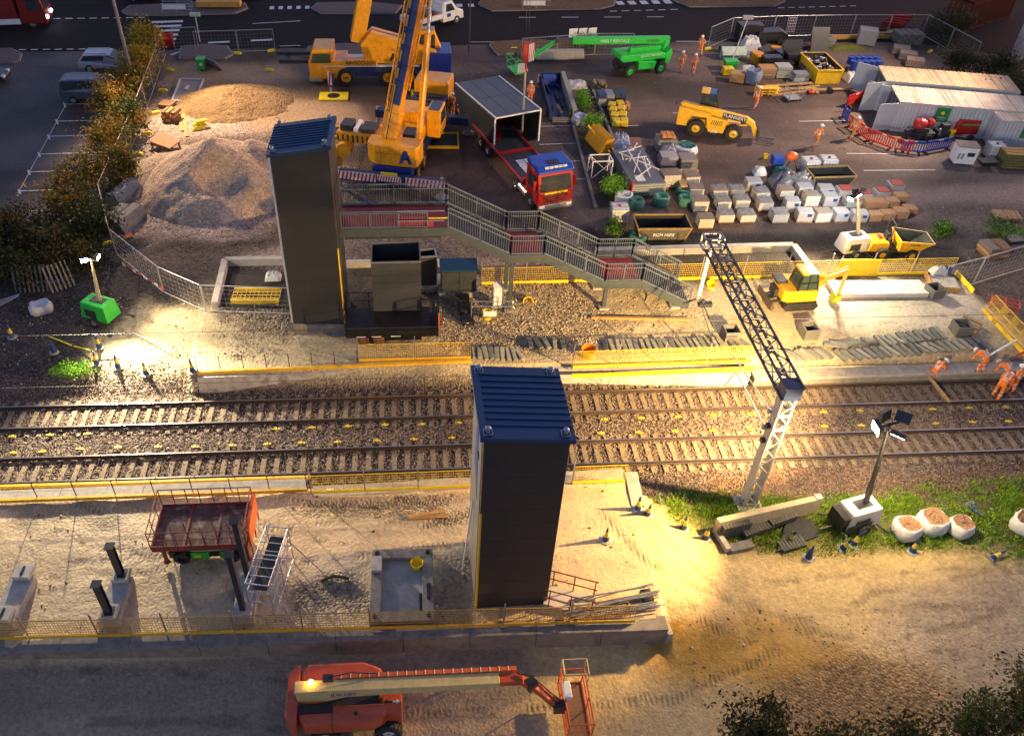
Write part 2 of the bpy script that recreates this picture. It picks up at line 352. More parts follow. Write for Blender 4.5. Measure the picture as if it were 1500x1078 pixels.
for pts, gg, z in (([(-40, 805), (240, 790), (420, 800), (690, 770)], 1.7, .9), ([(-40, 850), (150, 840), (330, 850), (540, 870)], 0, .9), ([(100, 760), (240, 800), (330, 900)], 1.5, .9), ([(400, 750), (560, 790), (690, 795)], 1.6, .9), ([(-60, 1010), (260, 1020), (420, 1030)], 1.9, -.13), ([(-60, 1060), (200, 1060), (420, 1050)], 0, -.13), ([(560, 1085), (700, 1075), (1000, 1065), (1120, 1010), (1300, 900), (1560, 850)], 1.9, -.13), ([(960, 830), (1150, 880), (1350, 860), (1560, 870)], 1.8, -.13), ([(900, 760), (960, 830), (1050, 900), (1200, 950), (1500, 1000)], 1.7, -.1), ([(440, 520), (300, 505), (200, 480), (170, 400), (330, 350), (420, 340)], 1.6, .9), ([(1180, 440), (1240, 470), (1400, 450)], 1.2, .9), ([(640, 400), (520, 330), (560, 200)], 1.8, .9), ([(880, 250), (960, 180), (1100, 200), (1400, 260)], 1.9, .9), ([(600, 330), (700, 250), (680, 110), (860, 90)], 1.9, .9)): rut(pts, gauge=gg, z=z)
# broad mottling, wheel streaks that run with the traffic
mot = .72+.56*fbm(GX, GY, 3.1, 51, 5); st = .80+.4*fbm(GX*.22, GY*1.6, 1.3, 61, 4)
mot2 = np.where(rmask | nmask, mot*st, mot); yard = (GY > 16)
wet = fbm(GX*.35, GY, 4.5, 71, 5); mot2 = np.where(yard, mot2*(.62+.8*sstep(.35, .65, wet)), mot2)
def blur(A, k):
    for _ in range(k):
        P = np.pad(A, ((1, 1), (1, 1), (0, 0)), 'edge'); A = (P[:-2, 1:-1]+P[2:, 1:-1]+P[1:-1, :-2]+P[1:-1, 2:]+A*2)/6
    return A
Cs = blur(C, 5); Ch = blur(C, 90); hm = ((GY < -9.2) | ((GX > 10) & (GY < -3.0)))[..., None]; ok = ((GY > 6.6) | ((GY < -2.4) & (GY > -8.7) & (GX < 9)))[..., None]
wgt = sstep(.35, .65, fbm(GX, GY, 1.5, 91, 4))[..., None]; C = np.where(hm, Ch*(.45+.4*wgt)+Cs*(.55-.4*wgt), np.where(ok, Cs, C))
C[..., :3] *= (mot2*(1-.28*RUT))[..., None]; GZ = GZ-.03*RUT*(np.abs(GX) < 40)
nx, ny = len(ax), len(ay)
idx = np.arange(nx*ny).reshape(ny, nx); fq = np.stack([idx[:-1, :-1], idx[:-1, 1:], idx[1:, 1:], idx[1:, :-1]], -1).reshape(-1, 4)
def ground_mat():
    m = bpy.data.materials.new('soil'); m.use_nodes = True; t = m.node_tree; b = t.nodes['Principled BSDF']; L = t.links.new
    b.inputs['Specular IOR Level'].default_value = .3
    a = t.nodes.new('ShaderNodeAttribute'); a.attribute_name = 'Col'; tc = t.nodes.new('ShaderNodeTexCoord')
    def noise(sc, det=5, ro=.6):
        n = t.nodes.new('ShaderNodeTexNoise'); n.inputs['Scale'].default_value = sc; n.inputs['Detail'].default_value = det; n.inputs['Roughness'].default_value = ro
        L(tc.outputs['Object'], n.inputs['Vector']); return n
    def rng(src, a0, a1, b0, b1):
        r = t.nodes.new('ShaderNodeMapRange'); r.inputs[1].default_value = a0; r.inputs[2].default_value = a1; r.inputs[3].default_value = b0; r.inputs[4].default_value = b1; L(src, r.inputs[0]); return r.outputs[0]
    def mul(x, y, op='MULTIPLY'):
        q = t.nodes.new('ShaderNodeMath'); q.operation = op; L(x, q.inputs[0])
        if isinstance(y, (int, float)): q.inputs[1].default_value = y
        else: L(y, q.inputs[1])
        return q.outputs[0]
    fine = rng(noise(5.5, 8, .75).outputs[0], .3, .7, .66, 1.3)
    v = t.nodes.new('ShaderNodeTexVoronoi'); v.inputs['Scale'].default_value = 9.; L(tc.outputs['Object'], v.inputs['Vector'])
    sep = t.nodes.new('ShaderNodeSeparateColor'); L(v.outputs['Color'], sep.inputs[0])
    peb = rng(sep.outputs[0], 0, 1, .45, 1.5)
    g = t.nodes.new('ShaderNodeMix'); g.data_type = 'FLOAT'; L(a.outputs['Alpha'], g.inputs[0]); g.inputs[2].default_value = 1.; L(peb, g.inputs[3])
    k = mul(fine, g.outputs[0])
    vs = t.nodes.new('ShaderNodeVectorMath'); vs.operation = 'SCALE'; L(a.outputs['Color'], vs.inputs[0]); L(k, vs.inputs['Scale'])
    L(vs.outputs[0], b.inputs['Base Color'])
    L(rng(a.outputs['Alpha'], .1, .5, .55, .95), b.inputs['Roughness'])
    ra = t.nodes.new('ShaderNodeAttribute'); ra.attribute_name = 'Rut'; wv = t.nodes.new('ShaderNodeTexWave'); wv.inputs['Scale'].default_value = 1.6; wv.inputs['Distortion'].default_value = 3.5; wv.inputs['Detail Scale'].default_value = 1.2; L(tc.outputs['Object'], wv.inputs['Vector'])
    h = mul(mul(v.outputs['Distance'], a.outputs['Alpha']), -1.4); h2 = mul(mul(h, mul(noise(4, 9, .62).outputs[0], .5), 'ADD'), mul(mul(wv.outputs['Fac'], ra.outputs['Fac']), .26), 'ADD')
    bp = t.nodes.new('ShaderNodeBump'); bp.inputs['Strength'].default_value = .7; bp.inputs['Distance'].default_value = .1; L(h2, bp.inputs['Height']); L(bp.outputs[0], b.inputs['Normal'])
    return m
GV = np.stack([GX, GY, GZ], -1).reshape(-1, 3)
ground = npmesh('ground', GV, fq, ground_mat(), C.reshape(-1, 4), 'structure', smooth=True)
rt_ = ground.data.attributes.new('Rut', 'FLOAT', 'POINT'); rt_.data.foreach_set('value', RUT.ravel().astype(np.float32))

# ------------------------------------------------------------------ the road, its islands and paint: sheets laid on the earth
tarmac = mat('road_asphalt', (.011, .010, .012), .9, 0, .35, 1.3, spec=.2, bump=.25, bscale=60)
paintm = mat('road_paint', (.62, .62, .60), .6, 0, .35, 6)
def sheet(name, pts, z, m, kind='structure'):
    w = [G(x, y, z) for x, y in pts]; return tag(MB().add([(p.x, p.y, z) for p in w], [tuple(range(len(w)))]).build(name, m), kind=kind)
sheet('road', ROADP[::-1], .93, tarmac)
mk = MB()
def stripe(a, b, w, z=.936):
    p, q = G(*a, z), G(*b, z); d = (q-p).normalized(); n = Vector((-d.y, d.x, 0))*w/2
    mk.add([p-n, q-n, q+n, p+n], [(0, 1, 2, 3)])
def dashes(a, b, n, fill, w, z=.936):
    p, q = Vector(a), Vector(b)
    for i in range(n): stripe(p.lerp(q, i/n), p.lerp(q, (i+fill)/n), w, z)
dashes((-60, 74), (150, 72), 12, .6, .18); dashes((60, 28), (220, 26), 9, .6, .18)
for i in range(6): stripe((222+i*1.0, 33+i*6.5), (268-i*2.5, 31.5+i*6.5), .55)
dashes((305, 63), (430, 57), 2, .5, .4); stripe((250, 81), (277, 71), .3)
dashes((370, 35), (440, 31), 1, 1, .14); dashes((395, 12), (460, 11), 5, .5, .9); dashes((600, 9), (720, 8), 7, .5, .9)
dashes((903, 5), (1060, 1), 9, .6, 1.1); dashes((893, 17), (1000, 14), 6, .6, .16); dashes((1140, 12), (1260, 9), 8, .6, .16)
dashes((760, 26), (1010, 25), 4, .4, .14); dashes((990, 61), (1040, 61), 1, 1, .12); dashes((690, 62), (720, 62), 1, 1, .1); dashes((410, 68), (440, 67), 1, 1, .1)
for i, (x, y) in enumerate([(118, 110), (95, 153), (84, 178), (72, 200), (58, 226), (43, 252), (29, 280), (12, 310)]):
    stripe((x, y), (x+88-i*4, y-2), .12, .925); stripe((x-2, y-2.5), (x+1, y+4.5), .12, .9253)
stripe((95, 156), (26, 284), .05, .9247)
for a, b in [((985, 166), (1050, 165)), ((1170, 178), (1240, 177)), ((1265, 250), (1370, 249)), ((780, 186), (838, 184)), ((790, 212), (845, 210)), ((800, 238), (850, 236)), ((835, 263), (862, 262)), ((905, 185), (935, 184)), ((1240, 225), (1330, 226))]:
    stripe(a, b, .1, .925)
tag(mk.build('road_markings', paintm), kind='structure')
kerbm = mat('kerb_stone', (.23, .20, .17), .85, 0, .3, 4)
verge = mat('leafy_verge', (.16, .085, .03), .95, 0, .5, 3, bump=.6, bscale=20)
path_m = mat('island_paving', (.12, .095, .085), .85, 0, .35, 3, bump=.3)
def island(pts, m, z0=.9, h=.14):
    w = [G(x, y, z0) for x, y in pts]; c = sum(w, Vector())/len(w); mb = MB()
    mb.prof([(p.x, p.y) for p in w], z0, z0+h, 'z'); ki = [(c+(p-c)*(1-.2/max((p-c).length, .5))) for p in w]
    mb.prof([(p.x, p.y) for p in ki], z0+h, z0+h+.03, 'z', 1)
    return tag(mb.build('traffic_island', [kerbm, m]), kind='structure')
island([(-60, 95), (-60, 74), (18, 73), (33, 80), (30, 91), (20, 94)], path_m)
island([(178, 19), (190, 10), (300, 5), (360, 6), (364, 14), (345, 22), (240, 25), (186, 24)], path_m)
island([(455, 14), (465, 6), (540, 5), (590, 10), (580, 22), (470, 22)], path_m)
island([(700, 8), (706, 0), (800, -12), (905, -6), (900, 10), (880, 15), (720, 18)], verge)
island([(985, 2), (1000, -14), (1150, -14), (1150, 4), (1135, 11), (1010, 12)], verge)
island([(265, 70), (300, 67), (335, 70), (342, 82), (330, 88), (262, 88)], path_m)
island([(716, 68), (722, 63), (790, 60), (850, 66), (850, 80), (728, 82)], verge)
island([(443, 84), (452, 70), (480, 66), (618, 66), (618, 82), (600, 86)], path_m)
# ------------------------------------------------------------------ the two tracks
sleep_m = mat('sleeper_concrete', (.215, .165, .11), .88, 0, .35, 3, bump=.3, dirt=.75, dcol=(.12, .085, .06))
railside = mat('rail_rust', (.055, .035, .025), .75, .2, .3, 6)
railtop = mat('rail_polished', (.42, .40, .38), .28, .9, .1, 3)
clipm = mat('rail_clip', (.10, .08, .05), .6, .3, .2, 5)
RP = [(-.075, 0), (.075, 0), (.075, .012), (.012, .035), (.012, .11), (.036, .12), (.036, .155), (-.036, .155), (-.036, .12), (-.012, .11), (-.012, .035), (-.075, .012)]
slm = MB()
slm.prof([(-.14, -.09), (.14, -.09), (.115, .11), (-.115, .11)], -1.25, 1.25, 'y')
for s in (-1, 1):
    for dx in (-.12, .12): slm.box((0, s*.7525+dx, .125), (.09, .05, .035), mi=1)
sl0 = slm.build('sleeper', [sleep_m, clipm])
def track(yc, label, skip=()):
    t = T('railway_track', label, 'railway track', (0, yc, -.155))
    for s in (-1, 1):
        mb = MB(); mb.prof([(s*.7525+a, b) for a, b in RP], -60, 75, 'x')
        for i in range(-40, 50): mb.bx(i*1.2, s*.7525-.12, -.012, i*1.2+.14, s*.7525+.12, .012)
        mb.bx(-60, s*.7525-.034, .1552, 75, s*.7525+.034, .157, 1); mb.build('rail', [railside, railtop], t)
    x = -22.; first = True
    while x < 33.4:
        o = sl0 if (first and sl0.parent is None) else sl0.copy()
        if o.name not in COL.objects: COL.objects.link(o)
        o.parent = t; o.location = (x+random.uniform(-.02, .02), random.uniform(-.03, .03), -.125); o.rotation_euler = (0, 0, random.uniform(-.012, .012)); first = False; x += .6
    return t
track(4.23, 'far railway track with pale concrete sleepers beside the platform wall')
track(.7525, 'nearer railway track with pale concrete sleepers in brown ballast')
# ballast: loose stone
def stones(name, X, Y, Z, size, cols, m, kind='stuff', flat=.7):
    n = len(X); o = np.array([(1, 0, 0), (-1, 0, 0), (0, 1, 0), (0, -1, 0), (0, 0, 1), (0, 0, -1)], float)
    f0 = np.array([(0, 2, 4), (2, 1, 4), (1, 3, 4), (3, 0, 4), (2, 0, 5), (1, 2, 5), (3, 1, 5), (0, 3, 5)])
    sc = size[:, None]*RNG.uniform(.6, 1.25, (n, 3)); sc[:, 2] *= flat
    P = o[None]*sc[:, None, :]*RNG.uniform(.8, 1.2, (n, 6, 1)); a = RNG.uniform(0, 6.28, n); c, s = np.cos(a)[:, None], np.sin(a)[:, None]
    tl = RNG.uniform(-.5, .5, n)[:, None]; P[..., 2] += P[..., 0]*tl
    x = P[..., 0]*c-P[..., 1]*s; y = P[..., 0]*s+P[..., 1]*c
    V = np.stack([x+X[:, None], y+Y[:, None], P[..., 2]+Z[:, None]], -1).reshape(-1, 3)
    Fc = (f0[None]+np.arange(n)[:, None, None]*6).reshape(-1, 3)
    return npmesh(name, V, Fc, m, np.repeat(cols, 6, 0), kind)
stone_m = attr_mat('stone', .9, .3, 60)
n = 105000; X = RNG.uniform(-24, 34, n); Y = RNG.uniform(-3.4, 8.2, n)
keep = (Y < 5.75) & (Y > NEDGE(X)+.12) | ((X < -11.4) & (Y > 5.7) & (Y < 6.4+RNG.uniform(0, 1.6, n))); keep &= ~((X > 9.3) & (Y < -2.2-RNG.uniform(-.6, .8, n)))
X, Y = X[keep], Y[keep]; Z = ground_h(X, Y)
six = ((X+4) > -1e9); sh = np.abs(Y-2.49) < .7; Z = Z+np.where(sh, .1, .05)+np.where(RNG.random(len(X)) < .25, .03, 0)
base = np.array([(.215, .165, .145), (.165, .125, .115), (.29, .24, .215), (.13, .10, .095), (.33, .28, .25), (.20, .145, .125)])
cl = base[RNG.integers(0, 6, len(X))]*RNG.uniform(.7, 1.2, (len(X), 1))
tag(stones('ballast', X, Y, Z, RNG.uniform(.022, .046, len(X)), cl, stone_m), 'brown railway ballast', 'ballast')
# yellow pads on the sleeper ends between the tracks
padm = mat('yellow_pad', (.62, .45, .03), .6, 0, .3, 6, dirt=.2)
pm = MB(); pm.lathe([(.08, 0), (.08, .03), (.05, .05), (.0, .05)], n=10); pm.box((0, 0, .015), (.34, .10, .03)); pm.box((0, 0, .04), (.08, .16, .03))
pad0 = pm.build('track_marker_pad', padm)
padpx = [(18, 663), (61, 661), (116, 657), (172, 655), (231, 654), (285, 654), (340, 652), (391, 650), (441, 648), (494, 647), (552, 645), (606, 643), (662, 641),
  (17, 639), (72, 637), (127, 635), (404, 628), (457, 626), (510, 624), (564, 622), (618, 621), (672, 619),
  (881, 634), (936, 633), (990, 631), (1045, 630), (1100, 628), (1154, 626), (1209, 624), (1263, 623), (1372, 620), (1426, 618), (1479, 617),
  (886, 614), (940, 612), (994, 610), (1046, 608), (1101, 606), (1207, 603), (1261, 601), (1368, 599), (1421, 597), (1474, 596)]
for i, (x, y) in enumerate(padpx):
    p = G(x, y, -.05); o = pad0 if i == 0 else pad0.copy()
    if i: COL.objects.link(o)
    o.location = (p.x, 3.12 if y < 641.5-x*.0305-.5 and y < 663-x*.0305-10 else 1.95, -.12); o.location.y = G(x, y, -.1).y; o.rotation_euler = (0, 0, random.uniform(-.1, .1))
    far = o.location.y > 2.5
    tag(o, 'small yellow pad on ballast beside the %s track' % ('far' if far else 'nearer'), 'track pad', 'yellow pads beside the %s track' % ('far' if far else 'nearer'))

# ------------------------------------------------------------------ platform walls
def wall_run(name, label, a, b, z0, z1, th, m, cope=None, seg=3.2, out=.0):
    """a,b: (x,y); panels with open joints and a coping"""
    a, b = Vector((*a, 0)), Vector((*b, 0)); L = (b-a).length; rz = math.atan2(b.y-a.y, b.x-a.x); t = T(name, label, 'wall', (a.x, a.y, z0), rz)
    mb = MB(); n = max(1, round(L/seg))
    for i in range(n): mb.bx(i*L/n+.012, -th/2, -.4, (i+1)*L/n-.012, th/2, z1-z0-.12)
    mb.build('wall_panel', m, t)
    if cope:
        mb = MB()
        for i in range(n): mb.bx(i*L/n+.006, -th/2-.06-out, z1-z0-.12, (i+1)*L/n-.006, th/2+.25, z1-z0+.015)
        mb.build('coping', cope, t, bevel=.012)
    return t
wallm = mat('stained_wall', (.50, .47, .42), .85, 0, .3, 2.2, bump=.25, dirt=.65, dcol=(.10, .08, .06))
ycope = mat('yellow_coping', (.80, .46, .03), .6, 0, .25, 2, dirt=.25)
a, b = G(288, 548, .9), G(691, 531, .9)
wall_run('platform_wall', 'pale stained far platform wall under a yellow coping, left of the near lift shaft', (a.x, a.y), (b.x, b.y), -.2, .9, .3, wallm, None)
a2, b2 = G(691, 531, .9), G(1103, 536, .9)
wall_run('platform_wall', 'grey far platform wall with concrete coping behind the near lift shaft roof', (b.x, b.y), (G(1100, 541, .9).x, G(1100, 541, .9).y), -.2, .75, .3, wallm, conc)
a = G(1100, 551, .4); b = G(1560, 537, .4)
wall_run('platform_wall', 'low concrete platform edge at the right end of the far platform', (a.x+.1, a.y), (b.x, b.y), -.25, .45, .5, dconc, conc, 2.4)
a, b = NE0+Vector((-8, .02, 0)), G(448, 716, .9)
wall_run('platform_wall', 'concrete edge wall of the near platform along the rails, beside the red scissor lift', (a.x, NE0.y+(a.x-NE0.x)*(NE1.y-NE0.y)/(NE1.x-NE0.x)+.25), (b.x, b.y+.2), -.2, .9, .3, conc, conc)
a = G(455, 731, .9); b = G(918, 703, .9)
wall_run('platform_wall', 'concrete edge wall of the near platform behind the near lift shaft', (a.x+.05, a.y+.3), (b.x, b.y+.3), -.2, .9, .3, dconc, conc)
a = G(918, 700, .9); b = G(928, 742, .9)
wall_run('end_wall', 'short concrete end wall closing the near platform by the rails', (a.x+.15, a.y+.3), (b.x+.1, b.y), -.2, .95, .25, conc, conc)
a, b = G(-120, 953, .9), G(978, 915, .9)
BW = (a, b)
wall_run('platform_wall', 'long brown concrete retaining wall along the back of the near platform', (a.x, a.y), (b.x, b.y), -.2, .9, .3, mat('brown_wall', (.30, .24, .17), .85, 0, .3, 2.2, bump=.3, dirt=.5, dcol=(.08, .06, .045)), dconc, 2.6)
c = G(982, 935, .2); d = G(960, 870, .9)
wall_run('end_wall', 'short sloping concrete return wall at the right end of the near platform', (b.x+.12, b.y-.25), (d.x+.1, d.y), -.2, .75, .2, conc, None)
# ------------------------------------------------------------------ lift shafts
ORD = ['first', 'second', 'third', 'fourth', 'fifth', 'sixth', 'seventh', 'eighth', 'ninth', 'tenth', 'eleventh', 'twelfth', 'thirteenth', 'fourteenth', 'fifteenth', 'sixteenth', 'seventeenth', 'eighteenth', 'nineteenth', 'twentieth', 'twenty-first', 'twenty-second', 'twenty-third', 'twenty-fourth']
clad = mat('bronze_cladding', (.022, .026, .031), .42, .0, .15, .8, spec=.5, dirt=.3, dcol=(.030, .033, .036), stretch=(2.2, 2.2, .16))
clad_lit = mat('lit_side_panel', (.17, .165, .15), .5, .1, .15, 1.5)  # paler cladding tone, the lamplight on it put into the colour
roofm = mat('navy_roof_sheet', (.006, .048, .125), .45, .1, .12, 1.2)
eyem = mat('lifting_eye_metal', (.35, .40, .48), .4, .6, .2, 5)
ytrim = mat('yellow_trim_tape', (.72, .44, .02), .5, 0, .2, 3)
def shaft(label, A, B, z0, hL, hR, dep, drop, plinth, turn=None):
    A = Vector((A.x, A.y, 0)); B = Vector((B.x, B.y, 0)); w = (B-A).length; rz = math.atan2(B.y-A.y, B.x-A.x) if turn is None else turn
    t = T('lift_shaft', label, 'lift shaft', (A.x, A.y, z0), rz)
    mb = MB(); mb.add([(0, 0, 0), (w, 0, 0), (w, dep, 0), (0, dep, 0), (0, 0, hL), (w, 0, hR), (w, dep, hR), (0, dep, hL)], [(0, 3, 2, 1), (4, 5, 6, 7), (0, 1, 5, 4), (1, 2, 6, 5), (2, 3, 7, 6), (3, 0, 4, 7)])
    c = mb.build('shaft_wall', clad, t, bevel=.02)
    mb = MB()
    n = 11
    for i in range(1, n):                                  # cladding joints: narrow lips standing proud
        z = i*min(hL, hR)/n; mb.bx(.03, -.004, z, w-.03, .003, z+.010); mb.bx(.03, dep-.003, z, w-.03, dep+.008, z+.014); mb.bx(w-.003, .03, z, w+.008, dep-.03, z+.014); mb.bx(-.008, .03, z, .003, dep-.03, z+.014)
    mb.build('cladding_joint', clad, c)
    o = .14; s = (hR-hL)/w; zr = lambda x: hL+s*x+.04
    mb = MB(); P = lambda x, y, d: (x, y, zr(x)+d)
    def slab(x0, y0, x1, y1, d0, d1, mi=0):
        mb.add([P(x0, y0, d0), P(x1, y0, d0), P(x1, y1, d0), P(x0, y1, d0), P(x0, y0, d1), P(x1, y0, d1), P(x1, y1, d1), P(x0, y1, d1)], [(0, 3, 2, 1), (4, 5, 6, 7), (0, 1, 5, 4), (1, 2, 6, 5), (2, 3, 7, 6), (3, 0, 4, 7)], mi)
    slab(-o, -o, w+o, dep+o, -.06, .10)
    r = mb.build('roof', roofm, t); mb = MB()
    xa, xb = (.0, w+o) if drop == 'right' else (-o, w)
    if drop == 'right': xa = .12
    else: xb = w-.12
    for i in range(9): y = .42+i*(dep-.75)/8; slab(xa, y, xb, y+.035, .099, .145)
    if drop == 'right': slab(-o, -o, .1, dep+o, .099, .13)
    else: slab(w-.1, -o, w+o, dep+o, .099, .13)
    mb.build('standing_seam', roofm, r)
    for x in (.12, w-.16):
        for y in (.12, dep-.12):
            mb = MB(); mb.box((0, 0, .02), (.26, .24, .04), mi=1); mb.lathe([(.07, .03), (.07, .16), (.1, .17), (.1, .22), (.04, .26), (0, .26)], n=10)
            for dx in (-.135, .135): mb.box((dx, 0, .042), (.025, .26, .012)); mb.box((0, dx, .042), (.29, .025, .012))
            mb.build('lifting_eye', [eyem, blackp], t, (x, y, zr(x)+.1))
    return t, w, rz, c
# near shaft
A, B = G(696.5, 891, .9), G(801.6, 891, .9)
t, w, rz, c = shaft('tall dark lift shaft on the near platform, its navy roof falling to the right', A, B, .9, HT((A.x, A.y, .9), 705, 642), HT((B.x, B.y, .9), 842, 652), 3.15, 'right', 0, R(1.2))
mb = MB(); mb.bx(-.016, .35, .1, -.004, 2.95, 9.0); mb.build('lit_side_panel', clad_lit, t)  # panel carries the lamplit look of this side in its colour
MB().bx(-.03, -.03, 0, .05, .03, 5.6).build('corner_tape', ytrim, t)
mb = MB(); mb.prof([(1.0, 5.2), (1.9, 6.2), (1.75, 8.0), (1.25, 8.6)], -.03, -.018, 'x'); mb.build('blue_film', bplas, t)
mb = MB(); mb.box((-.03, 1.0, 7.4), (.05, .14, .3)); mb.build('junction_box', dsteel, t)
MB().tube((-.35, 1.8, 0), (-.06, 1.75, 4.2), .035).build('prop', white, t)
# far shaft, lifted on a concrete band
A, B = G(430, 474, 1.5), G(505, 473.5, 1.5)
t, w, rz, c = shaft('tall dark lift shaft joined to the footbridge stair, its navy roof falling to the left', A, B, 1.5, HT((A.x, A.y, 1.5), 398, 228), HT((B.x, B.y, 1.5), 491, 217), 2.9, 'left', 1)
SH1 = (A, B, rz)
MB().bx(-.02, -.12, -.75, w+.1, 2.8, -.003).build('plinth', dconc, t, bevel=.02)
MB().bx(w-.03, -.03, .0, w+.035, .09, 4.6).build('corner_tape', ytrim, t)
mb = MB(); mb.bx(-.10, .05, .02, -.01, .16, 9.6); mb.bx(w+.002, .6, 4.7, w+.02, 2.4, 7.4, 1); mb.build('corner_trim', [white, blackp], t)

# ------------------------------------------------------------------ footbridge stair
Y0, Y1 = 10.6, 13.0
t = T('footbridge_stair', 'grey steel footbridge stair with red treads stepping down right of the far lift shaft', 'stairs', (8, Y0, .9))
O = Vector((8, Y0, .9))
def L(x, y, z): return (x-O.x, y-O.y, z-O.z)
stairg = mat('stair_steel', (.07, .088, .10), .45, .2, .2, 3); redf = mat('red_deck', (.30, .022, .02), .55, 0, .2, 4); railg = mat('handrail_steel', (.14, .18, .22), .4, .3, .2, 4)
nod = [(-3.5, 6.25), (1.95, 6.25), (5.2, 4.55), (6.95, 4.55), (10.4, 2.75), (12.4, 2.75), (15.35, 1.15)]
for nm, y in (('stringer', Y0), ('stringer', Y1)):
    mb = MB()
    for (xa, za), (xb, zb) in zip(nod, nod[1:]): mb.prof([(xa-O.x, za-.42-O.z), (xb-O.x, zb-.42-O.z), (xb-O.x, zb+.06-O.z), (xa-O.x, za+.06-O.z)], y-Y0-.06, y-Y0+.06, 'y')
    mb.build(nm, stairg, t)
for i, ((xa, za), (xb, zb)) in enumerate(zip(nod, nod[1:])):
    mb = MB()
    if za == zb:
        mb.bx(xa-O.x+.06, .07, za-.1-O.z, xb-O.x-.06, Y1-Y0-.07, za-O.z)
        mb.bx(xa-O.x, .1, za-.35-O.z, xa-O.x+.1, Y1-Y0-.1, za-.1-O.z, 1); mb.build('landing_deck', [redf, stairg], t)
    else:
        n = 11
        for k in range(n):
            x = xa+(xb-xa)*(k+.5)/n; z = za+(zb-za)*(k+.6)/n; mb.bx(x-O.x-.15, .08, z-.05-O.z, x-O.x+.15, Y1-Y0-.08, z-O.z, 0); mb.bx(x-O.x+.12, .08, z-.17-O.z, x-O.x+.148, Y1-Y0-.08, z-.051-O.z, 1)
        mb.build('stair_flight', [dsteel, redf], t)
def railing(y, pts, h=1.18, name='railing', par=None, m=None):
    mb = MB()
    for (xa, za), (xb, zb) in zip(pts, pts[1:]):
        n = max(2, round(abs(xb-xa)/.125))
        for z in (h, .12): mb.beam(L(xa, y, za+z), L(xb, y, zb+z), .06, .05)
        mb.beam(L(xa, y-.07, za+.95), L(xb, y-.07, zb+.95), .04, .04)
        for k in range(1, n): x = xa+(xb-xa)*k/n; z = za+(zb-za)*k/n; mb.beam(L(x, y, z+.12), L(x, y, z+h), .022, .012)
        m_ = max(1, round(abs(xb-xa)/1.3))
        for k in range(m_+1): x = xa+(xb-xa)*k/m_; z = za+(zb-za)*k/m_; mb.beam(L(x, y, z-.1), L(x, y, z+h+.02), .06, .06)
    return mb.build(name, m or railg, par or t)
railing(Y0-.02, [(-3.4, 6.25), (.9, 6.25)], 1.0); railing(Y0-.02, nod[1:2]+nod[2:]); railing(Y1+.02, nod)
mb = MB(); mb.tube(L(.95, Y0-.02, 6.85), L(1.9, Y0-.02, 6.85), .03); mb.build('loose_rail', yplas, t)
mb = MB()
for z in (6.75, 7.3): mb.tube(L(-.6, Y0-.1, z), L(1.75, Y0-.1, z), .03)
mb.build('safety_bar', steel, t)
mb = MB(); mb.bx(L(-.5, 0, 0)[0], .02, 5.9-O.z, L(1.2, 0, 0)[0], .07, 6.9-O.z); mb.build('red_panel', mat('red_sheet', (.28, .03, .05), .5), t)
for x, y, zt in ((5.35, Y0+.1, 4.2), (5.35, Y1-.3, 4.2), (10.6, Y0+.15, 2.4), (10.6, Y1-.3, 2.4), (14.6, Y0+.15, 1.2), (14.6, Y1-.3, 1.2)):
    mb = MB(); mb.beam(L(x, y, .95), L(x, y, zt), .2, .2); mb.box(L(x, y, .97), (.5, .5, .14), mi=1); mb.box(L(x, y, zt), (.45, .3, .05)); mb.build('column', [stairg, conc], t)
for x, zt in ((5.35, 4.2), (10.6, 2.4)): MB().beam(L(x, Y0+.2, zt-.12), L(x, Y1-.4, zt-.12), .2, .2).build('cross_beam', stairg, t)
MB().beam(L(-3.3, Y0+.3, 5.72), L(1.6, Y0+.3, 5.72), .3, .25).build('deck_beam', dsteel, t)
mb = MB()
for x in (13.3, 15.1): mb.beam(L(x, Y0+.1, 1.1), L(15.6, Y0+.4, 2.3), .04)
mb.build('end_gate', railg, t)
# open-topped steel housing below the bridge, and its far twin corner
def open_box(name, label, cat, a, b, dep, z0, z1, m, mi, th=.06, loc=None):
    w = (Vector((b.x, b.y, 0))-Vector((a.x, a.y, 0))).length; rz = math.atan2(b.y-a.y, b.x-a.x); t = T(name, label, cat, (a.x, a.y, z0), rz); h = z1-z0; mb = MB()
    mb.bx(0, 0, 0, w, th, h); mb.bx(0, dep-th, 0, w, dep, h); mb.bx(0, th, 0, th, dep-th, h); mb.bx(w-th, th, 0, w, dep-th, h); mb.bx(th, th, 0, w-th, dep-th, .08)
    mb.build('wall_panel', m, t); r = MB(); r.bx(-.02, -.02, h, w+.02, th+.02, h+.05); r.bx(-.02, dep-th-.02, h, w+.02, dep+.02, h+.05); r.bx(-.02, th+.02, h, th, dep-th-.02, h+.05); r.bx(w-th, th+.02, h, w+.02, dep-th-.02, h+.05)
    r.build('rim', mi, t); return t, w
a, b = G(549, 478, .9), G(618, 476, .9)
t, w = open_box('lift_pit_housing', 'open-topped grey steel housing standing below the footbridge deck', 'housing', a, b, 1.9, .9, 4.9, mat('housing_steel', (.05, .056, .06), .5, .15, .15, 1.2), steel)
mb = MB()
for i in range(1, 6): mb.bx(.05, -.01, i*.7, w-.05, -.001, i*.7+.012)
mb.build('panel_joint', dsteel, t)
a, b = G(608, 422, .9), G(640, 420, .9)
open_box('steel_column_box', 'narrow grey box column on a concrete foot behind the open-topped housing', 'box column', a, b, .8, 1.0, 2.9, gsteel, steel)
tag(MB().bx(-.2, -.3, 0, 1.5, 1.2, .16).build('concrete_footing', conc, None, (a.x, a.y, .86)), 'pale concrete foot under the narrow grey box column', 'concrete base')
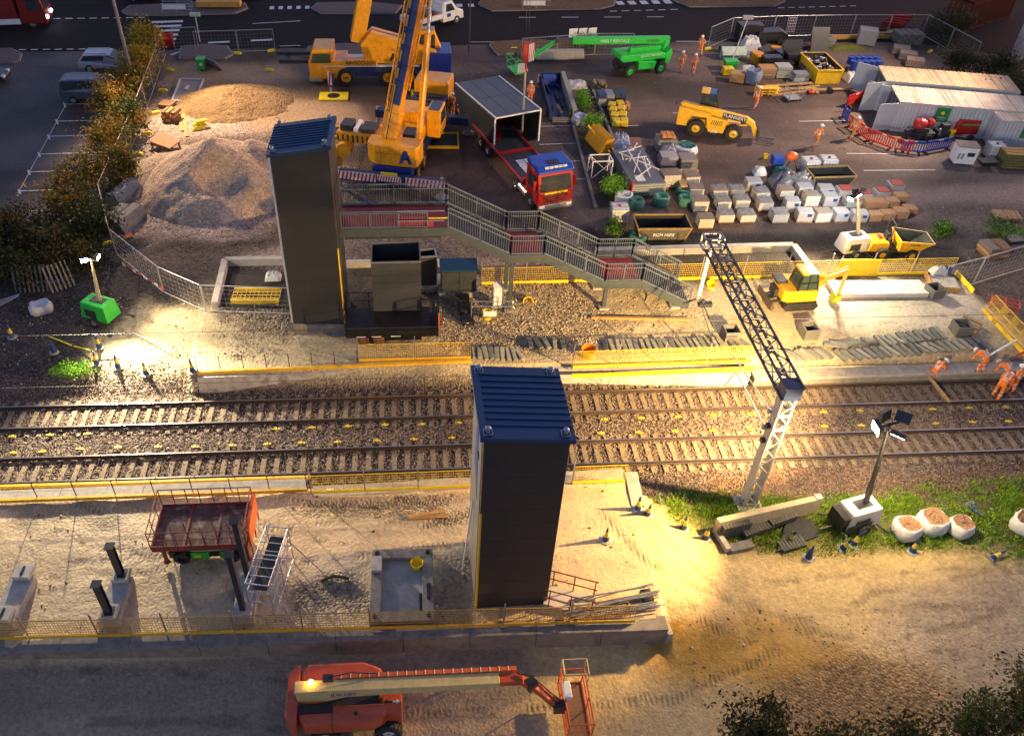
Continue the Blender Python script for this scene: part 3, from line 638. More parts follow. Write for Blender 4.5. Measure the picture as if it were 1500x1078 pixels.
# dark control cabinet on its white base
a, b = G(646, 436, .9), G(697, 436, .9); w = (b-a).length
t = T('control_cabinet', 'dark grey two-door control cabinet with a navy lid right of the open-topped housing', 'cabinet', (a.x, a.y, .9), 0)
MB().bx(-.15, -.1, 0, w+.1, 1.0, .35).build('base', conc, t)
cb = MB().bx(0, 0, .353, w, .85, 1.75).build('body', gsteel, t, bevel=.015)
for k in (0, 1):
    d = MB().bx(.04+k*w/2, -.025, .42, w/2-.02+k*w/2, -.002, 1.66).build('door', gsteel, t); MB().bx(w/2-.1+k*.12, -.05, 1.0, w/2-.06+k*.12, -.026, 1.14).build('handle', chrome, d)
MB().prof([(-.08, 1.753), (.93, 1.753), (.93, 2.0), (-.08, 1.86)], -.06, w+.06, 'x').build('lid', roofm, t)
MB().bx(w*.4, -.45, .0, w*.75, -.12, .33).build('step', dwood, t)
for i, (y, h) in enumerate(((-1.0, .5), (-1.75, .45), (-2.6, .35))):
    q = MB(); q.bx(0, 0, 0, .62, .62, h); q.bx(.08, -.01, .1, .54, -.001, h-.1, 1); q.bx(.25, -.015, h/2-.03, .38, -.011, h/2+.03, 2)
    tag(q.build('cable_pit_box', [blackp, dsteel, whitep], None, (a.x+.9+i*.06, a.y+y, .9), 0, bevel=.02), '%s black cable pit box in the row in front of the dark cabinet' % ['rearmost', 'middle', 'front'][i], 'pit box', 'black pit boxes by the cabinet')
mb = MB(); x0 = a.x-.1
for k in range(9): p = Vector((0, 0, 0)).lerp(Vector((1.15, -1.3, -.1)), k/8); mb.beam(p+Vector((0, 0, .1)), p+Vector((0, 0, .8)), .025)
mb.beam((0, 0, .8), (1.15, -1.3, .7), .04); mb.beam((0, 0, .1), (1.15, -1.3, 0), .04)
tag(mb.build('short_railing', railg, None, (x0, a.y-.1, .9)), 'short grey railing leaning in front of the dark control cabinet', 'railing')
# white cabinet
a = G(729, 452, .9)
t = T('feeder_pillar', 'slim white cabinet with a sloping top beside the stair column', 'cabinet', (a.x, a.y, .9), R(8))
MB().prof([(0, .2), (0, 1.35), (.35, 1.55), (.35, .2)], -.28, .28, 'x').build('body', white, t, bevel=.02)
MB().bx(-.24, -.015, .28, .24, -.002, 1.28).build('door', whitep, t); MB().prof([(.05, 1.05), (.17, 1.05), (.11, 1.17)], -.03, -.017, 'y').build('warning_sign', yplas, t)
MB().bx(-.35, -.05, 0, .35, .4, .198).build('base', conc, t)
# black tracked lift platform behind the yellow rail barrier
a, b = G(507, 505, .9), G(643, 503, .9); w = (b-a).length
t = T('scissor_platform', 'black scissor work platform with handrails parked against the far lift shaft', 'work platform', (a.x, a.y, .9), 0)
bd = mat('oily_black', (.012, .012, .014), .38, .2, .4, 4, dirt=.15)
zd = 1.0
MB().bx(0, -.05, zd-.12, w, 1.85, zd).build('deck', bd, t, bevel=.02)
MB().bx(.02, -.09, zd-.5, w-.02, -.052, zd-.04).build('front_skirt', bd, t)
MB().bx(.6, .1, .15, w-.9, 1.6, zd-.14).build('chassis', bd, t)
mb = MB()
for x in (0.9, 1.7): mb.lathe([(.2, 0), (.3, .03), (.3, .25), (.2, .28)], (x, -.1, .3), 14, 'y')
mb.build('rail_wheel', rust, t)
mb = MB()
for (xa, ya), (xb, yb) in (((0, 0), (0, 1.8)), ((0, 1.8), (w, 1.8)), ((w, 1.8), (w, 0))):
    for z in (.5, 1.0): mb.beam((xa, ya, zd+z), (xb, yb, zd+z), .045)
    n = max(2, round(abs(xb-xa+yb-ya)/1.1))
    for k in range(n+1): x, y = xa+(xb-xa)*k/n, ya+(yb-ya)*k/n; mb.beam((x, y, zd), (x, y, zd+1.0), .045)
mb.build('guard_rail', blackp, t)
MB().bx(w-.03, -.05, zd-.3, w+.03, .05, zd+.95).build('marker_post', orange, t)
MB().box((w-.3, 1.2, zd+.5), (.3, .25, .6)).build('control_box', dsteel, t)
mb = MB(); [mb.box((x, -.095, zd-.44), (.5, .01, .05)) for x in (.8, 1.6, 2.6)]; mb.build('reflective_strip', whitep, t)

# ------------------------------------------------------------------ overhead line gantry
gm = mat('gantry_galvanised', (.40, .41, .42), .5, .4, .2, 4)
bp_ = G(1095, 738, -.2); mx, my = bp_.x, bp_.y
t = T('overhead_line_gantry', 'grey lattice overhead line mast with a long lattice arm reaching across both tracks', 'gantry', (mx, my, -.25), 0)
H = HT((mx, my, -.25), 1158, 572); hw = .26
mb = MB()
for sx in (-1, 1): mb.bx(sx*hw-.03, -hw, .2, sx*hw+.03, hw, H)            # channel webs
for sy in (-1, 1):
    n = 13
    for k in range(n):
        z0, z1 = .35+k*(H-.5)/n, .35+(k+1)*(H-.5)/n; s = 1 if k % 2 else -1
        mb.beam((-s*hw*.85, sy*hw*.9, z0), (s*hw*.85, sy*hw*.9, z1), .07, .03)
    for z in (.3, H*.72, H*.83, H-.1): mb.bx(-hw, sy*hw-.02, z-.06, hw, sy*hw+.02, z+.06)
mb.build('mast', gm, t)
mb = MB()
for sx in (-1, 1):
    for sy in (-1, 1): mb.beam((sx*.26, sy*.26, 0), (sx*.22, sy*.2, .5), .12, .08); mb.tube((sx*.4, sy*.3, 0), (sx*.4, sy*.3, .25), .03)
mb.box((0, 0, .02), (1.1, .9, .25), mi=1); mb.build('base_plate', [gm, conc], t)
YB = 7.9-my; zb0, zb1 = H-.25, H+.35; bw = .36; mb = MB()
def bz(y): k = y/YB; return zb0+.0*k, zb1+.25-.25*k*0
for sx in (-1, 1):
    mb.beam((sx*bw, -.35, zb0), (sx*bw, YB, zb0), .09, .09); mb.beam((sx*bw, -.35, zb1), (sx*bw, YB, zb1), .08, .08)
n = 15
for k in range(n):
    y0, y1 = k*YB/n, (k+1)*YB/n; s = 1 if k % 2 else -1
    for z in (zb0, zb1): mb.beam((-s*bw, y0, z), (s*bw, y1, z), .055, .04); mb.beam((-bw, y1, z), (bw, y1, z), .05, .04)
    for sx in (-1, 1): mb.beam((sx*bw, y0, zb0 if k % 2 else zb1), (sx*bw, y1, zb1 if k % 2 else zb0), .05, .04)
mb.build('lattice_arm', mat('unlit_arm_steel', (.05, .06, .085), .5, .3, .2, 4), t)  # arm coloured darker than the mast because its top is unlit
MB().bx(-.36, -.34, zb0-.04, .36, .34, zb1+.02).build('arm_seat', navy, t, bevel=.02)
mb = MB()
for a_, b_ in (((-.45, 0), (.45, 0)), ((.45, 0), (.45, .6)), ((.45, .6), (-.45, .6)), ((-.45, .6), (-.45, 0))): mb.beam((a_[0], YB+a_[1], zb1), (b_[0], YB+b_[1], zb1), .08); mb.beam((a_[0], YB+a_[1], zb0), (b_[0], YB+b_[1], zb0), .08); mb.beam((a_[0], YB+a_[1], zb0), (a_[0], YB+a_[1], zb1), .08)
mb.build('arm_end', gm, t)
MB().tube((0, YB+.3, zb0), (0, YB+.3, zb0-3.1), .1, 10).build('drop_tube', white, t)
mb = MB(); mb.tube((0, YB+.3, zb0-2.9), (.1, YB-2.4, zb0-3.1), .03); mb.tube((0, YB+.3, zb0-3.1), (-.7, YB+.4, zb0-3.5), .05); mb.tube((0, YB+.3, zb0-3.0), (.2, YB-2.6, zb0-4.0), .025); mb.ball((.3, YB+.3, zb0-3.3), .14, 8); mb.box((.45, YB+.3, zb0-3.5), (.7, .3, .2))
mb.build('registration_arm', dsteel, t)
mb = MB(); mb.tube((-.3, .2, 4.6), (-.9, 2.9, 5.4), .035); mb.tube((-.9, 2.9, 5.4), (-1.0, 3.3, 4.2), .035); mb.tube((-.3, .2, 5.5), (-1.0, 3.4, 5.9), .03); mb.ball((-.35, .3, 4.6), .12, 8); mb.ball((-.35, .3, 5.5), .12, 8)
mb.build('cantilever_frame', steel, t)
mb = MB(); mb.box((-.36, 0, H*.72), (.2, .2, .16)); mb.box((-.36, 0, H*.6), (.2, .2, .16)); mb.build('insulator', blackp, t)
# running wires
wm = mat('wire', (.06, .055, .05), .6)
for x0, y0, x1, y1, z in ((-60, 4.3, 80, 4.2, 4.9), (-60, .8, 80, .75, 4.9)):
    tag(MB().tube((x0, y0, z), (x1, y1, z), .012, 5).build('contact_wire', wm), 'thin dark contact wire above the %s track' % ('far' if y0 > 2 else 'nearer'), 'overhead wire')

# ------------------------------------------------------------------ yellow edge barriers
def barrier_run(where, px, zb, n, flip=1, toe=True, h=1.1, postl=1.55, lean=.0, posts=True, gaps=(), mm=None):
    pts = [G(x, y, zb) for x, y in px]; a, b = pts; rz = math.atan2(b.y-a.y, b.x-a.x); L_ = (b-a).length/n
    proto = None
    for i in range(n):
        p = a.lerp(b, i/n); lab = 'yellow mesh barrier %s, %s from left' % (where, ORD[i])
        if i in gaps: continue
        if proto is None:
            t = T('edge_barrier', lab, 'barrier', p, rz, 'yellow mesh barriers '+where); mb = MB(); k = round(L_/.11)
            for j in range(k+1): x = .04+(L_-.08)*j/k; mb.beam((x, 0, .12), (x, 0, h), .009, .009)
            for z in np.linspace(.2, h, 7): mb.beam((.03, 0, z), (L_-.03, 0, z), .014, .012)
            mb.beam((.03, 0, h), (L_-.03, 0, h), .035, .03); mb.build('mesh_panel', mm or yrail, t)
            if toe: MB().bx(.02, -.02, .01, L_-.02, .012, .17).build('toe_board', ycope if toe == 2 else yplas, t)
            if posts: MB().beam((.0, .05*flip, -.1), (.0, .05*flip+lean, postl), .05, .05).build('post', steel, t)
            proto = t
        else: dup(proto, p, rz, lab)
barrier_run('along the back of the far platform', [(705, 417), (1394, 401)], .9, 11)
barrier_run('in front of the black scissor platform', [(525, 530), (690, 526)], .95, 2, toe=2)
barrier_run('by the row of grey kerbs', [(838, 540), (1100, 531)], .95, 4, toe=2)
barrier_run('on the near platform edge behind the near lift shaft', [(456, 723), (690, 714)], .95, 3, toe=1)
barrier_run('right of the near lift shaft on the platform edge', [(838, 709), (916, 706)], .95, 1, toe=1)
barrier_run('along the back wall of the near platform', [(-60, 938), (930, 911)], .95, 10, toe=2, postl=1.35, lean=.0, mm=mat('dull_barrier_mesh', (.45, .26, .03), .6, 0, .3, 4, dirt=.4))
# thin posts and one yellow board run left of these barriers
def post_line(where, px, zb, n, h, board=True, wires=0, bm=ycope):
    a, b = [G(x, y, zb) for x, y in px]; rz = math.atan2(b.y-a.y, b.x-a.x); L_ = (b-a).length; t = T('edge_rail', where, 'edge rail', a, rz)
    for i in range(n+1): MB().beam((L_*i/n, .05, -.1), (L_*i/n, .05, h), .035, .035).build('post', dsteel, t)
    if board: MB().bx(0, -.1, .0, L_, .02, .17).build('toe_board', bm, t)
    for z in range(wires): MB().beam((0, .05, .5+.5*z), (L_, .05, .5+.5*z), .012, .012).build('wire', steel, t)
post_line('thin posts and a yellow board along the far platform wall, left of the black platform', [(290, 547), (524, 537)], .93, 7, 1.0)
MB_ = MB()
a, b = G(524, 537, .93), G(690, 530, .93); L_ = (b-a).length
tag(MB().bx(0, -.1, 0, L_, .1, .14).build('yellow_board', ycope, None, a, math.atan2(b.y-a.y, b.x-a.x)), 'yellow coping board below the barrier by the black scissor platform', 'board')
a, b = G(838, 552, .9), G(1103, 541, .9); L_ = (b-a).length
tag(MB().bx(0, -.12, 0, L_, .12, .1).build('yellow_board', yplas, None, a, math.atan2(b.y-a.y, b.x-a.x)), 'bright yellow coping board right of the near shaft roof along the far platform', 'board')
post_line('thin posts and narrow yellow board along the left part of the near platform edge', [(-60, 737), (450, 718)], .95, 9, 1.0, True, 1)
post_line('narrow yellow strip beyond the near platform edge beside the rails', [(-60, 716), (455, 700)], .1, 9, .35, True, 0)
# raised yellow panel and the leaning stack at the right
a = G(1253, 404, .9)
tag(MB().box((0, 0, .55), (2.4, .05, 1.2)).build('barrier_panel_stack', yplas, None, a, R(-3)), 'solid-looking stack of yellow barrier panels against the far fence', 'barrier panels')
a, b = G(1438, 455, .9), G(1500, 522, .9); rz = math.atan2(b.y-a.y, b.x-a.x)
for i in range(5):
    p = a.lerp(b, i/4.2); mb = MB(); Lp = 1.35
    for j in range(13): mb.beam((Lp*j/12, 0, 0), (Lp*j/12, .35, 1.05), .013)
    for z in (0, .15, .3, .6, 1.0): mb.beam((0, .35*z, 1.05*z), (Lp, .35*z, 1.05*z), .03)
    for z in (.03, .08, .12): mb.box((Lp/2, .35*z, 1.05*z), (Lp, .02, .06))
    tag(mb.build('edge_barrier', yrail, None, p, rz), 'yellow barrier leaning at the right end of the platform, %s from the back' % ORD[i], 'barrier', 'leaning yellow barriers at the right end')
a, b = G(1398, 402, .9), G(1424, 430, .9)
tag(MB().bx(0, 0, 0, (b-a).length, .06, .3).build('yellow_board', yplas, None, a, math.atan2(b.y-a.y, b.x-a.x)), 'yellow board along the right corner of the far platform', 'board')
# ------------------------------------------------------------------ vehicles (local x forward, y left, z up)
rimm = {}
def wheel(par, x, y, r, w, rim, hub=.55, tread=True, name='wheel'):
    """wheel (tyre) with its rim as a sub-part; y sign gives the outer side"""
    s = 1 if y > 0 else -1; mb = MB()
    mb.lathe([(r*hub*.96, -w*.12), (r*hub, -w/2), (r*.9, -w/2), (r, -w*.38), (r, w*.38), (r*.9, w/2), (r*hub, w/2), (r*hub*.96, w*.12)], (0, 0, 0), 20, 'y')
    if tread:
        n = 18
        for k in range(n):
            t = 2*math.pi*k/n; mb.box((r*math.cos(t), -w*.2, r*math.sin(t)), (.05*r/.5, w*.42, .05), ry=-t, rz=0); t += math.pi/n; mb.box((r*math.cos(t), w*.2, r*math.sin(t)), (.05*r/.5, w*.42, .05), ry=-t)
    o = mb.build(name, black, par, (x, y, r)); rb = MB()
    rb.lathe([(0, s*w*.30), (r*.2, s*w*.30), (r*.22, s*w*.36), (r*.12, s*w*.42), (r*.5, s*w*.18), (r*hub, s*w*.44), (r*(hub+.04), s*w*.44), (r*(hub+.03), s*w*.3)], (0, 0, 0), 16, 'y')
    for k in range(6): t = k*math.pi/3; rb.tube((r*.33*math.cos(t), s*w*.22, r*.33*math.sin(t)), (r*.33*math.cos(t), s*w*.3, r*.33*math.sin(t)), r*.035, 5)
    rb.build('rim', rim, o); return o
def plate(par, pts, a, b, m, name, axis='y', bev=.02): return MB().prof(pts, a, b, axis).build(name, m, par, bevel=bev)

# ---- foreground mobile crane (axis towards the road)
ca = G(578, 256, .9); RA = R(76)
t = T('mobile_crane', 'large yellow and blue mobile crane with steeply raised boom standing beyond the footbridge stair', 'crane', (ca.x, ca.y-1.6, .9), RA)
MB().bx(-.3, -1.3, .7, 13.5, 1.3, 1.6).build('chassis', navy, t, bevel=.04)
MB().bx(11.8, -1.35, .8, 14.0, 1.35, 2.5).build('driver_cab', cyel, t, bevel=.12)
mb = MB(); mb.bx(-.1, -1.0, 1.603, 3.0, 1.0, 1.72); mb.bx(-.5, -1.32, 1.1, -.302, 1.32, 1.62); mb.build('rear_deck', blue, t)
for x in (1.0, 2.7, 7.5, 9.2, 11): 
    for y in (-1.25, 1.25): wheel(t, x, y, .68, .5, cyel, tread=False)
# outriggers: rear beam with chevrons, front pair
hz_m = {}
def chevron(par, c, w, h, rz=0, name='hazard_board', n=None):
    mb = MB(); mb.box((0, 0, 0), (w, .03, h)); n = n or max(3, round(w/h*2.2)); d = w/n
    for k in range(n): x = -w/2+k*d; mb.add([(x, -.0175, -h/2), (x+d*.5, -.0175, -h/2), (min(x+d*1.0, w/2), -.0175, h/2), (min(x+d*.5, w/2), -.0175, h/2)], [(0, 1, 2, 3)], 1)
    return mb.build(name, [whitep, red], par, c, rz)
for x in (-1.0, 8.8):
    ob = MB().bx(x-.28, -3.6, .75, x+.28, 3.6, 1.35).build('outrigger_beam', navy, t, bevel=.03)
    for y in (-3.45, 3.45):
        mb = MB(); mb.tube((x, y, .15), (x, y, 1.5), .12, 10); mb.lathe([(.45, .1), (.45, .16), (.15, .24)], (x, y, 0), 14); mb.build('outrigger_foot', steel, t)
chevron(t, (-1.32, 2.2, 1.15), 2.6, .55, -math.pi/2); chevron(t, (-1.32, -2.4, 1.15), 2.6, .55, -math.pi/2); chevron(t, (-1.32, 0, 1.2), 1.6, .4, -math.pi/2)
mb = MB(); mb.bx(-1.33, -.55, 1.45, -1.302, .55, 1.65); mb.build('number_plate', yplas, t)
# superstructure
st = MB(); st.bx(1.2, -1.25, 1.75, 7.2, 1.25, 2.6); st.bx(4.4, -.75, 2.6, 6.4, .75, 3.3); st.build('turntable', cyel, t, bevel=.05)
cw = MB(); cw.prof([(.2, -1.75), (-.4, -1.6), (-.4, 1.1), (.1, 1.75), (1.2, 1.75), (1.2, -1.75)], 1.65, 3.0, 'z'); cwo = cw.build('counterweight', cyel, t, bevel=.07)
lg = MB()                                             # blue peaked emblem on the counterweight
def emb(mb, y0, z0, s, x, f=1):
    for q in ([(0, 0), (.34, 1), (.62, 1), (.28, 0)], [(.62, 1), (1.0, 0), (.72, 0), (.45, .70)], [(.30, .28), (.82, .28), (.72, .5), (.45, .5)]): mb.add([(x, y0-f*a*s, z0+b*s) for a, b in q], [tuple(range(len(q)))])
emb(lg, -.45, 1.9, .9, -.405); lg.build('emblem', blue, cwo)
sm = MB()
for y in (-.55, .75): sm.bx(-.409, y, 1.68, -.401, y+.015, 2.97)
sm.bx(-.409, -1.55, 2.5, -.401, 1.05, 2.515); sm.build('seam', dsteel, cwo)
mb = MB(); [mb.path([(x, -1.2, 2.62), (x, -1.2, 3.3), (x+1.4, -1.2, 3.3), (x+1.4, -1.2, 2.62)], .025) for x in (1.6, 3.2)]; mb.build('deck_rail', steel, t)
mb = MB(); [mb.path([(2.0, .9+.08*k, 2.62), (3.0, .7+.1*k, 3.0), (4.2, .6+.06*k, 2.7), (5.2, .8, 2.62)], .03) for k in range(4)]; mb.build('hose', hydr, t)
[MB().bx(*q).build('engine_box', dsteel, t) for q in ((1.8, -1.0, 2.601, 3.0, -.2, 2.9), (5.2, .5, 2.601, 6.6, 1.1, 3.0))]
mb = MB(); [mb.bx(7.8+k*.8, -1.31, .85, 8.3+k*.8, -1.302, 1.45) for k in range(4)]; [mb.bx(7.8+k*.8, -1.0, 1.602, 8.3+k*.8, 1.0, 1.68) for k in range(5)]; mb.build('locker', dsteel, t)
arm = MB(); arm.bx(1.2, 1.2, 2.2, 3.0, 4.2, 2.9); arm.bx(1.4, 1.6, 2.9, 2.7, 2.6, 3.15, 1); arm.bx(1.45, 3.2, 2.9, 2.6, 4.0, 3.3, 1); arm.bx(1.3, 2.75, 2.9, 2.75, 3.05, 3.2, 2)
for y in np.linspace(1.4, 4.1, 9): arm.box((1.18, y, 2.5), (.06, .12, .5), mi=1)
arm.build('winch_frame', [cyel, dsteel, whitep], t, bevel=.03)
MB().lathe([(.0, -.5), (.5, -.5), (.5, .5), (0, .5)], (1.0, 3.6, 1.9), 16, 'x').build('winch_drum', cyel, t)
mb = MB(); mb.bx(.3, 4.0, .35, 1.4, 4.9, 1.9); mb.bx(.2, 4.1, .9, .3, 4.8, 1.6); mb.build('side_weight', cyel, t, bevel=.06)
cabm = MB(); cabm.prof([(4.2, 1.7), (6.2, 1.7), (6.5, 2.4), (6.0, 3.6), (4.3, 3.6)], -2.25, -1.3, 'y'); cbo = cabm.build('operator_cab', cyel, t, bevel=.06)
MB().prof([(4.5, 2.5), (6.25, 2.5), (5.95, 3.4), (4.55, 3.4)], -2.26, -2.252, 'y').build('window', gl, cbo); MB().bx(4.4, -2.15, 3.603, 5.9, -1.4, 3.62).build('roof_window', gl, cbo)
# boom: base section, inner sections, racks; head chosen up and over the truck
Mi = Matrix.Translation((ca.x, ca.y-1.6, .9))@Matrix.Rotation(RA, 4, 'Z'); Mi = Mi.inverted()
f0 = Mi@Vector((-1.1, 26.2, 3.4)); f1 = Mi@Vector((7.2, 33.4, 40)); dv = (f1-f0).normalized(); sd = Mi.to_3x3()@Vector((1, -.35, .0)); sd = (sd-dv*sd.dot(dv)).normalized(); fr = dv.cross(sd)
if (Mi.to_3x3()@Vector((0, -1, .4))).dot(fr) < 0: fr = -fr
def bp(s, a=0, b=0): return f0+dv*s+sd*a*.68+fr*b*.8           # along, sideways, towards the viewer
boom = MB(); boom.beam(bp(-.6), bp(14), .66, .85, up=fr); boom.beam(bp(-.9, -.1), bp(2.0, -.1), .95, 1.0, up=fr); boom = boom.build('boom', cyel, t, bevel=.05)
ib = MB(); ib.beam(bp(2.6, .1, .62), bp(38, .1, .62), .46, .3, up=fr); ib.beam(bp(12, 0, 0), bp(40, 0, 0), .85, 1.0, up=fr)
for k in range(16): ib.lathe([(0, -.08), (.2, -.08), (.2, .08), (0, .08)], bp(4+k*1.05, -.28, .72), 10, 'y'); ib.box(bp(4+k*1.05, .30, .74), (.3, .12, .2))
ib.build('inner_boom', mat('boom_blue', (.012, .035, .16), .4, 0, .25, 3), boom)
ld = MB(); n = 26
for a in (-.62, -.95): ld.beam(bp(.2, a, .35), bp(20, a, .35), .09)
ld.beam(bp(.2, -.52, .2), bp(20, -.52, .2), .13, .24, up=fr)
for k in range(n): ld.beam(bp(.6+k*.75, -.60, .35), bp(.8+k*.75, -.96, .35), .05)
ld.build('ladder_rack', cyel, boom)
lr = MB()
for a, b in ((.72, .5), (.72, .2), (.98, .35)): lr.beam(bp(3.6, a, b), bp(24, a, b), .06)
for k in range(34): s = 3.6+k*.6; q = [(.72, .5), (.98, .35), (.72, .2)]; lr.beam(bp(s, *q[k % 3]), bp(s+.6, *q[(k+1) % 3]), .035)
lr.build('jib_lattice', cyel, boom)
c0 = Mi@Vector((.75, 26.3, 3.2)); lc = MB(); top = bp(11.5, .75, -.2)
lc.tube(c0, c0.lerp(top, .62), .22, 14); lc.build('lift_cylinder', cyel, t); lc = MB(); lc.tube(c0.lerp(top, .55), top, .12, 12); lc.build('cylinder_rod', chrome, t)
MB().path([bp(.3, -.2, .9), bp(38, .2, .9)], .03).build('hoist_rope', hydr, t)
# mats under the feet
def crane_mat(px, w, d, lab, m=yplas, frame=False, rz=0):
    p = G(*px, .9); t = T('outrigger_mat', lab, 'ground mat', (p.x, p.y, .92), rz)
    MB().bx(-w/2, -d/2, 0, w/2, d/2, .12).build('mat_board', m, t, bevel=.02)
    if frame:
        f = MB()
        for s in (-1, 1): f.bx(-w/2-.05, s*d/2-.06, 0, w/2+.05, s*d/2+.06, .2); f.bx(s*w/2-.06, -d/2+.06, 0, s*w/2+.06, d/2-.06, .2)
        f.build('mat_frame', yel, t)
    else: MB().lathe([(.5, .121), (.5, .126), (.44, .127), (.44, .122)], (0, 0, 0), 20).build('foot_ring', blackp, t)
crane_mat((489, 143), 2.3, 1.5, 'bright yellow outrigger mat in front of the rear crane cab')
crane_mat((614, 138), 1.3, 1.1, 'small yellow outrigger mat right of the rising crane boom')
crane_mat((646, 208), 2.5, 2.2, 'dark steel outrigger mat in a yellow frame right of the front crane', dsteel, True, R(-2))
crane_mat((505, 196), 2.2, 1.6, 'dark steel outrigger mat left of the front crane', dsteel, True)

# ---- rear crane: cab left
cb_ = G(508, 126, .9)
t = T('mobile_crane', 'shorter yellow mobile crane standing broadside by the road with blue chassis', 'crane', (cb_.x, cb_.y+1.3, .9), 0)
MB().bx(-1.8, -1.25, .75, 7.4, 1.25, 1.55).build('chassis', navy, t, bevel=.03)
mb = MB(); mb.bx(-1.8, -1.3, 1.553, 6.0, 1.3, 1.62); mb.build('deck', white, t)
cbo = MB().prof([(-2.9, .55), (.1, .55), (.1, 2.0), (-.9, 2.0), (-.9, 2.95), (-2.5, 2.95), (-2.95, 1.9)], -1.27, 1.2, 'y').build('driver_cab', cyel, t, bevel=.06)
MB().prof([(-2.75, 1.85), (-1.15, 1.85), (-1.15, 2.6), (-2.55, 2.6)], -1.285, -1.272, 'y').build('window', mat('green_glass', (.02, .09, .04), .1, 0, .6, 2), cbo)
text('AINSCOUGH', .42, cbo, (1.25, -1.31, 1.85), (R(90), 0, 0), blackp)
MB().bx(.12, -1.29, 1.63, 2.6, -.6, 2.1).build('side_locker', cyel, t, bevel=.03)
MB().bx(-3.0, -1.2, .3, -1.9, 1.2, .56).build('bumper', steel, t, bevel=.04)
for x in (0, 3.4, 5.2):
    for y in (-1.2, 1.2): wheel(t, x, y, .72, .5, cyel, tread=False)
ss = MB().prof([(1.6, 1.9), (5.2, 1.5), (7.6, 1.9), (7.4, 2.6), (5.5, 3.3), (2.2, 4.2), (1.3, 3.2)], -1.1, -.4, 'y').build('slew_frame', cyel, t, bevel=.05)
MB().prof([(1.6, 1.9), (5.2, 1.7), (7.6, 1.9), (7.4, 2.6), (5.5, 3.1), (2.2, 4.0), (1.3, 3.2)], .4, 1.0, 'y').build('slew_frame', cyel, t, bevel=.05)
text('AINSCOUGH', .2, ss, (4.2, -1.11, 2.75), (R(90), R(14), 0), blackp); lg = MB()
for q in ([(0, 0), (.2, .6), (.36, .6), (.17, 0)], [(.36, .6), (.6, 0), (.43, 0), (.27, .42)], [(.2, .16), (.5, .16), (.43, .3), (.27, .3)]): lg.add([(3.6+a, -1.106, 1.95+b) for a, b in q], [tuple(range(len(q)))])
lg.build('emblem', blackp, ss)
cbo = MB().prof([(5.4, 1.7), (7.7, 1.7), (7.9, 2.4), (7.2, 4.0), (5.8, 4.0)], -.1, .75, 'y').build('operator_cab', cyel, t, bevel=.06)
MB().bx(5.9, -.11, 2.6, 7.3, -.102, 3.7).build('window', gl, cbo)
mb = MB(); mb.bx(5.8, -.05, 4.05, 7.3, .7, 4.09); mb.build('roof_guard', steel, cbo)
mb = MB(); mb.beam((1.0, -.1, 3.2), (4.4, .4, 17.5), .95, 1.1); mb.build('boom', cyel, t, bevel=.05)
mb = MB(); mb.tube((5.2, 0, 2.6), (5.5, .1, 7.3), .24, 12); mb.build('lift_cylinder', cyel, t); MB().tube((5.48, .1, 7.0), (5.8, .2, 12), .13, 10).build('cylinder_rod', chrome, t)
MB().bx(6.2, -1.28, .9, 8.6, 1.28, 2.6).build('engine_cover', blue, t, bevel=.06)
mb = MB()
for z in (.9, 1.08, 1.26, 1.44): mb.bx(3.9, -1.262, z, 4.4, -1.252, z+.09)
mb.build('step_marks', whitep, t)
for x in (-1.2, 7.6):
    MB().bx(x-.2, -2.9, .55, x+.2, 2.9, 1.0).build('outrigger_beam', navy, t)
    for y in (-2.75, 2.75): MB().tube((x, y, .12), (x, y, 1.3), .1, 10).build('outrigger_foot', steel, t)
mb = MB(); mb.bx(-5.6, .9, 1.0, -2.9, 1.1, 1.3); mb.bx(-5.9, 2.2, 1.2, -2.2, 2.4, 1.5); mb.bx(-5.1, 1.1, 1.0, -4.8, 2.3, 1.3); mb.build('folded_jib', dsteel, t)
chevron(t, (-1.2, -2.92, 1.25), .3, 1.1, 0, n=1)

# ---- red lorry with the steel module on its bed
pc, pr = G(811, 312, .9), G(738, 228, .9); d = pc-pr; rz = math.atan2(d.y, d.x)
t = T('flatbed_lorry', 'red flatbed lorry with a bright blue cab roof carrying the grey module', 'lorry', (pc.x, pc.y, .9), rz)
cab = MB().prof([(-2.0, .75), (.0, .6), (.02, 1.5), (-.22, 2.75), (-2.0, 2.85)], -1.22, 1.22, 'y').build('cab', red, t, bevel=.07)
ws = MB().add([(-.005, -1.08, 1.62), (-.005, 1.08, 1.62), (-.205, 1.0, 2.6), (-.205, -1.0, 2.6)], [(0, 1, 2, 3)]); ws.v = [(x+.045, y, z) for x, y, z in ws.v]; ws.build('windscreen', gl, cab)
MB().prof([(-2.05, 2.87), (-.1, 2.78), (-.12, 2.92), (-.5, 3.15), (-2.05, 3.2)], -1.23, 1.23, 'y').build('roof', mat('bright_blue', (.01, .06, .42), .35, 0, .15, 3, coat=.3), t, bevel=.08)
mb = MB(); mb.box((-.85, 0, 3.17), (.55, .75, .02), ry=R(4)); mb.build('roof_hatch', blackp, t); mb = MB(); [mb.box((-.3, -.62+.31*k, 3.10), (.14, .26, .06), ry=R(30)) for k in range(5)]; mb.build('light_bar', whitep, t)
for y in (-1.24, 1.24): MB().prof([(-1.5, 1.55), (-.3, 1.55), (-.45, 2.5), (-1.5, 2.5)], y-.012, y+.012, 'y').build('side_window', gl, cab)
MB().bx(.0, -1.2, .35, .12, 1.2, .75).build('bumper', mat('silver_paint', (.35, .36, .38), .35, .5, .15, 4), t, bevel=.04)
mb = MB(); [mb.box((.05, 0, .9+.16*k), (.05, 1.7, .07)) for k in range(4)]; mb.build('grille', dsteel, t)
for y in (-.95, .95): MB().box((.11, y, .62), (.06, .36, .2)).build('headlight', whitep, t)
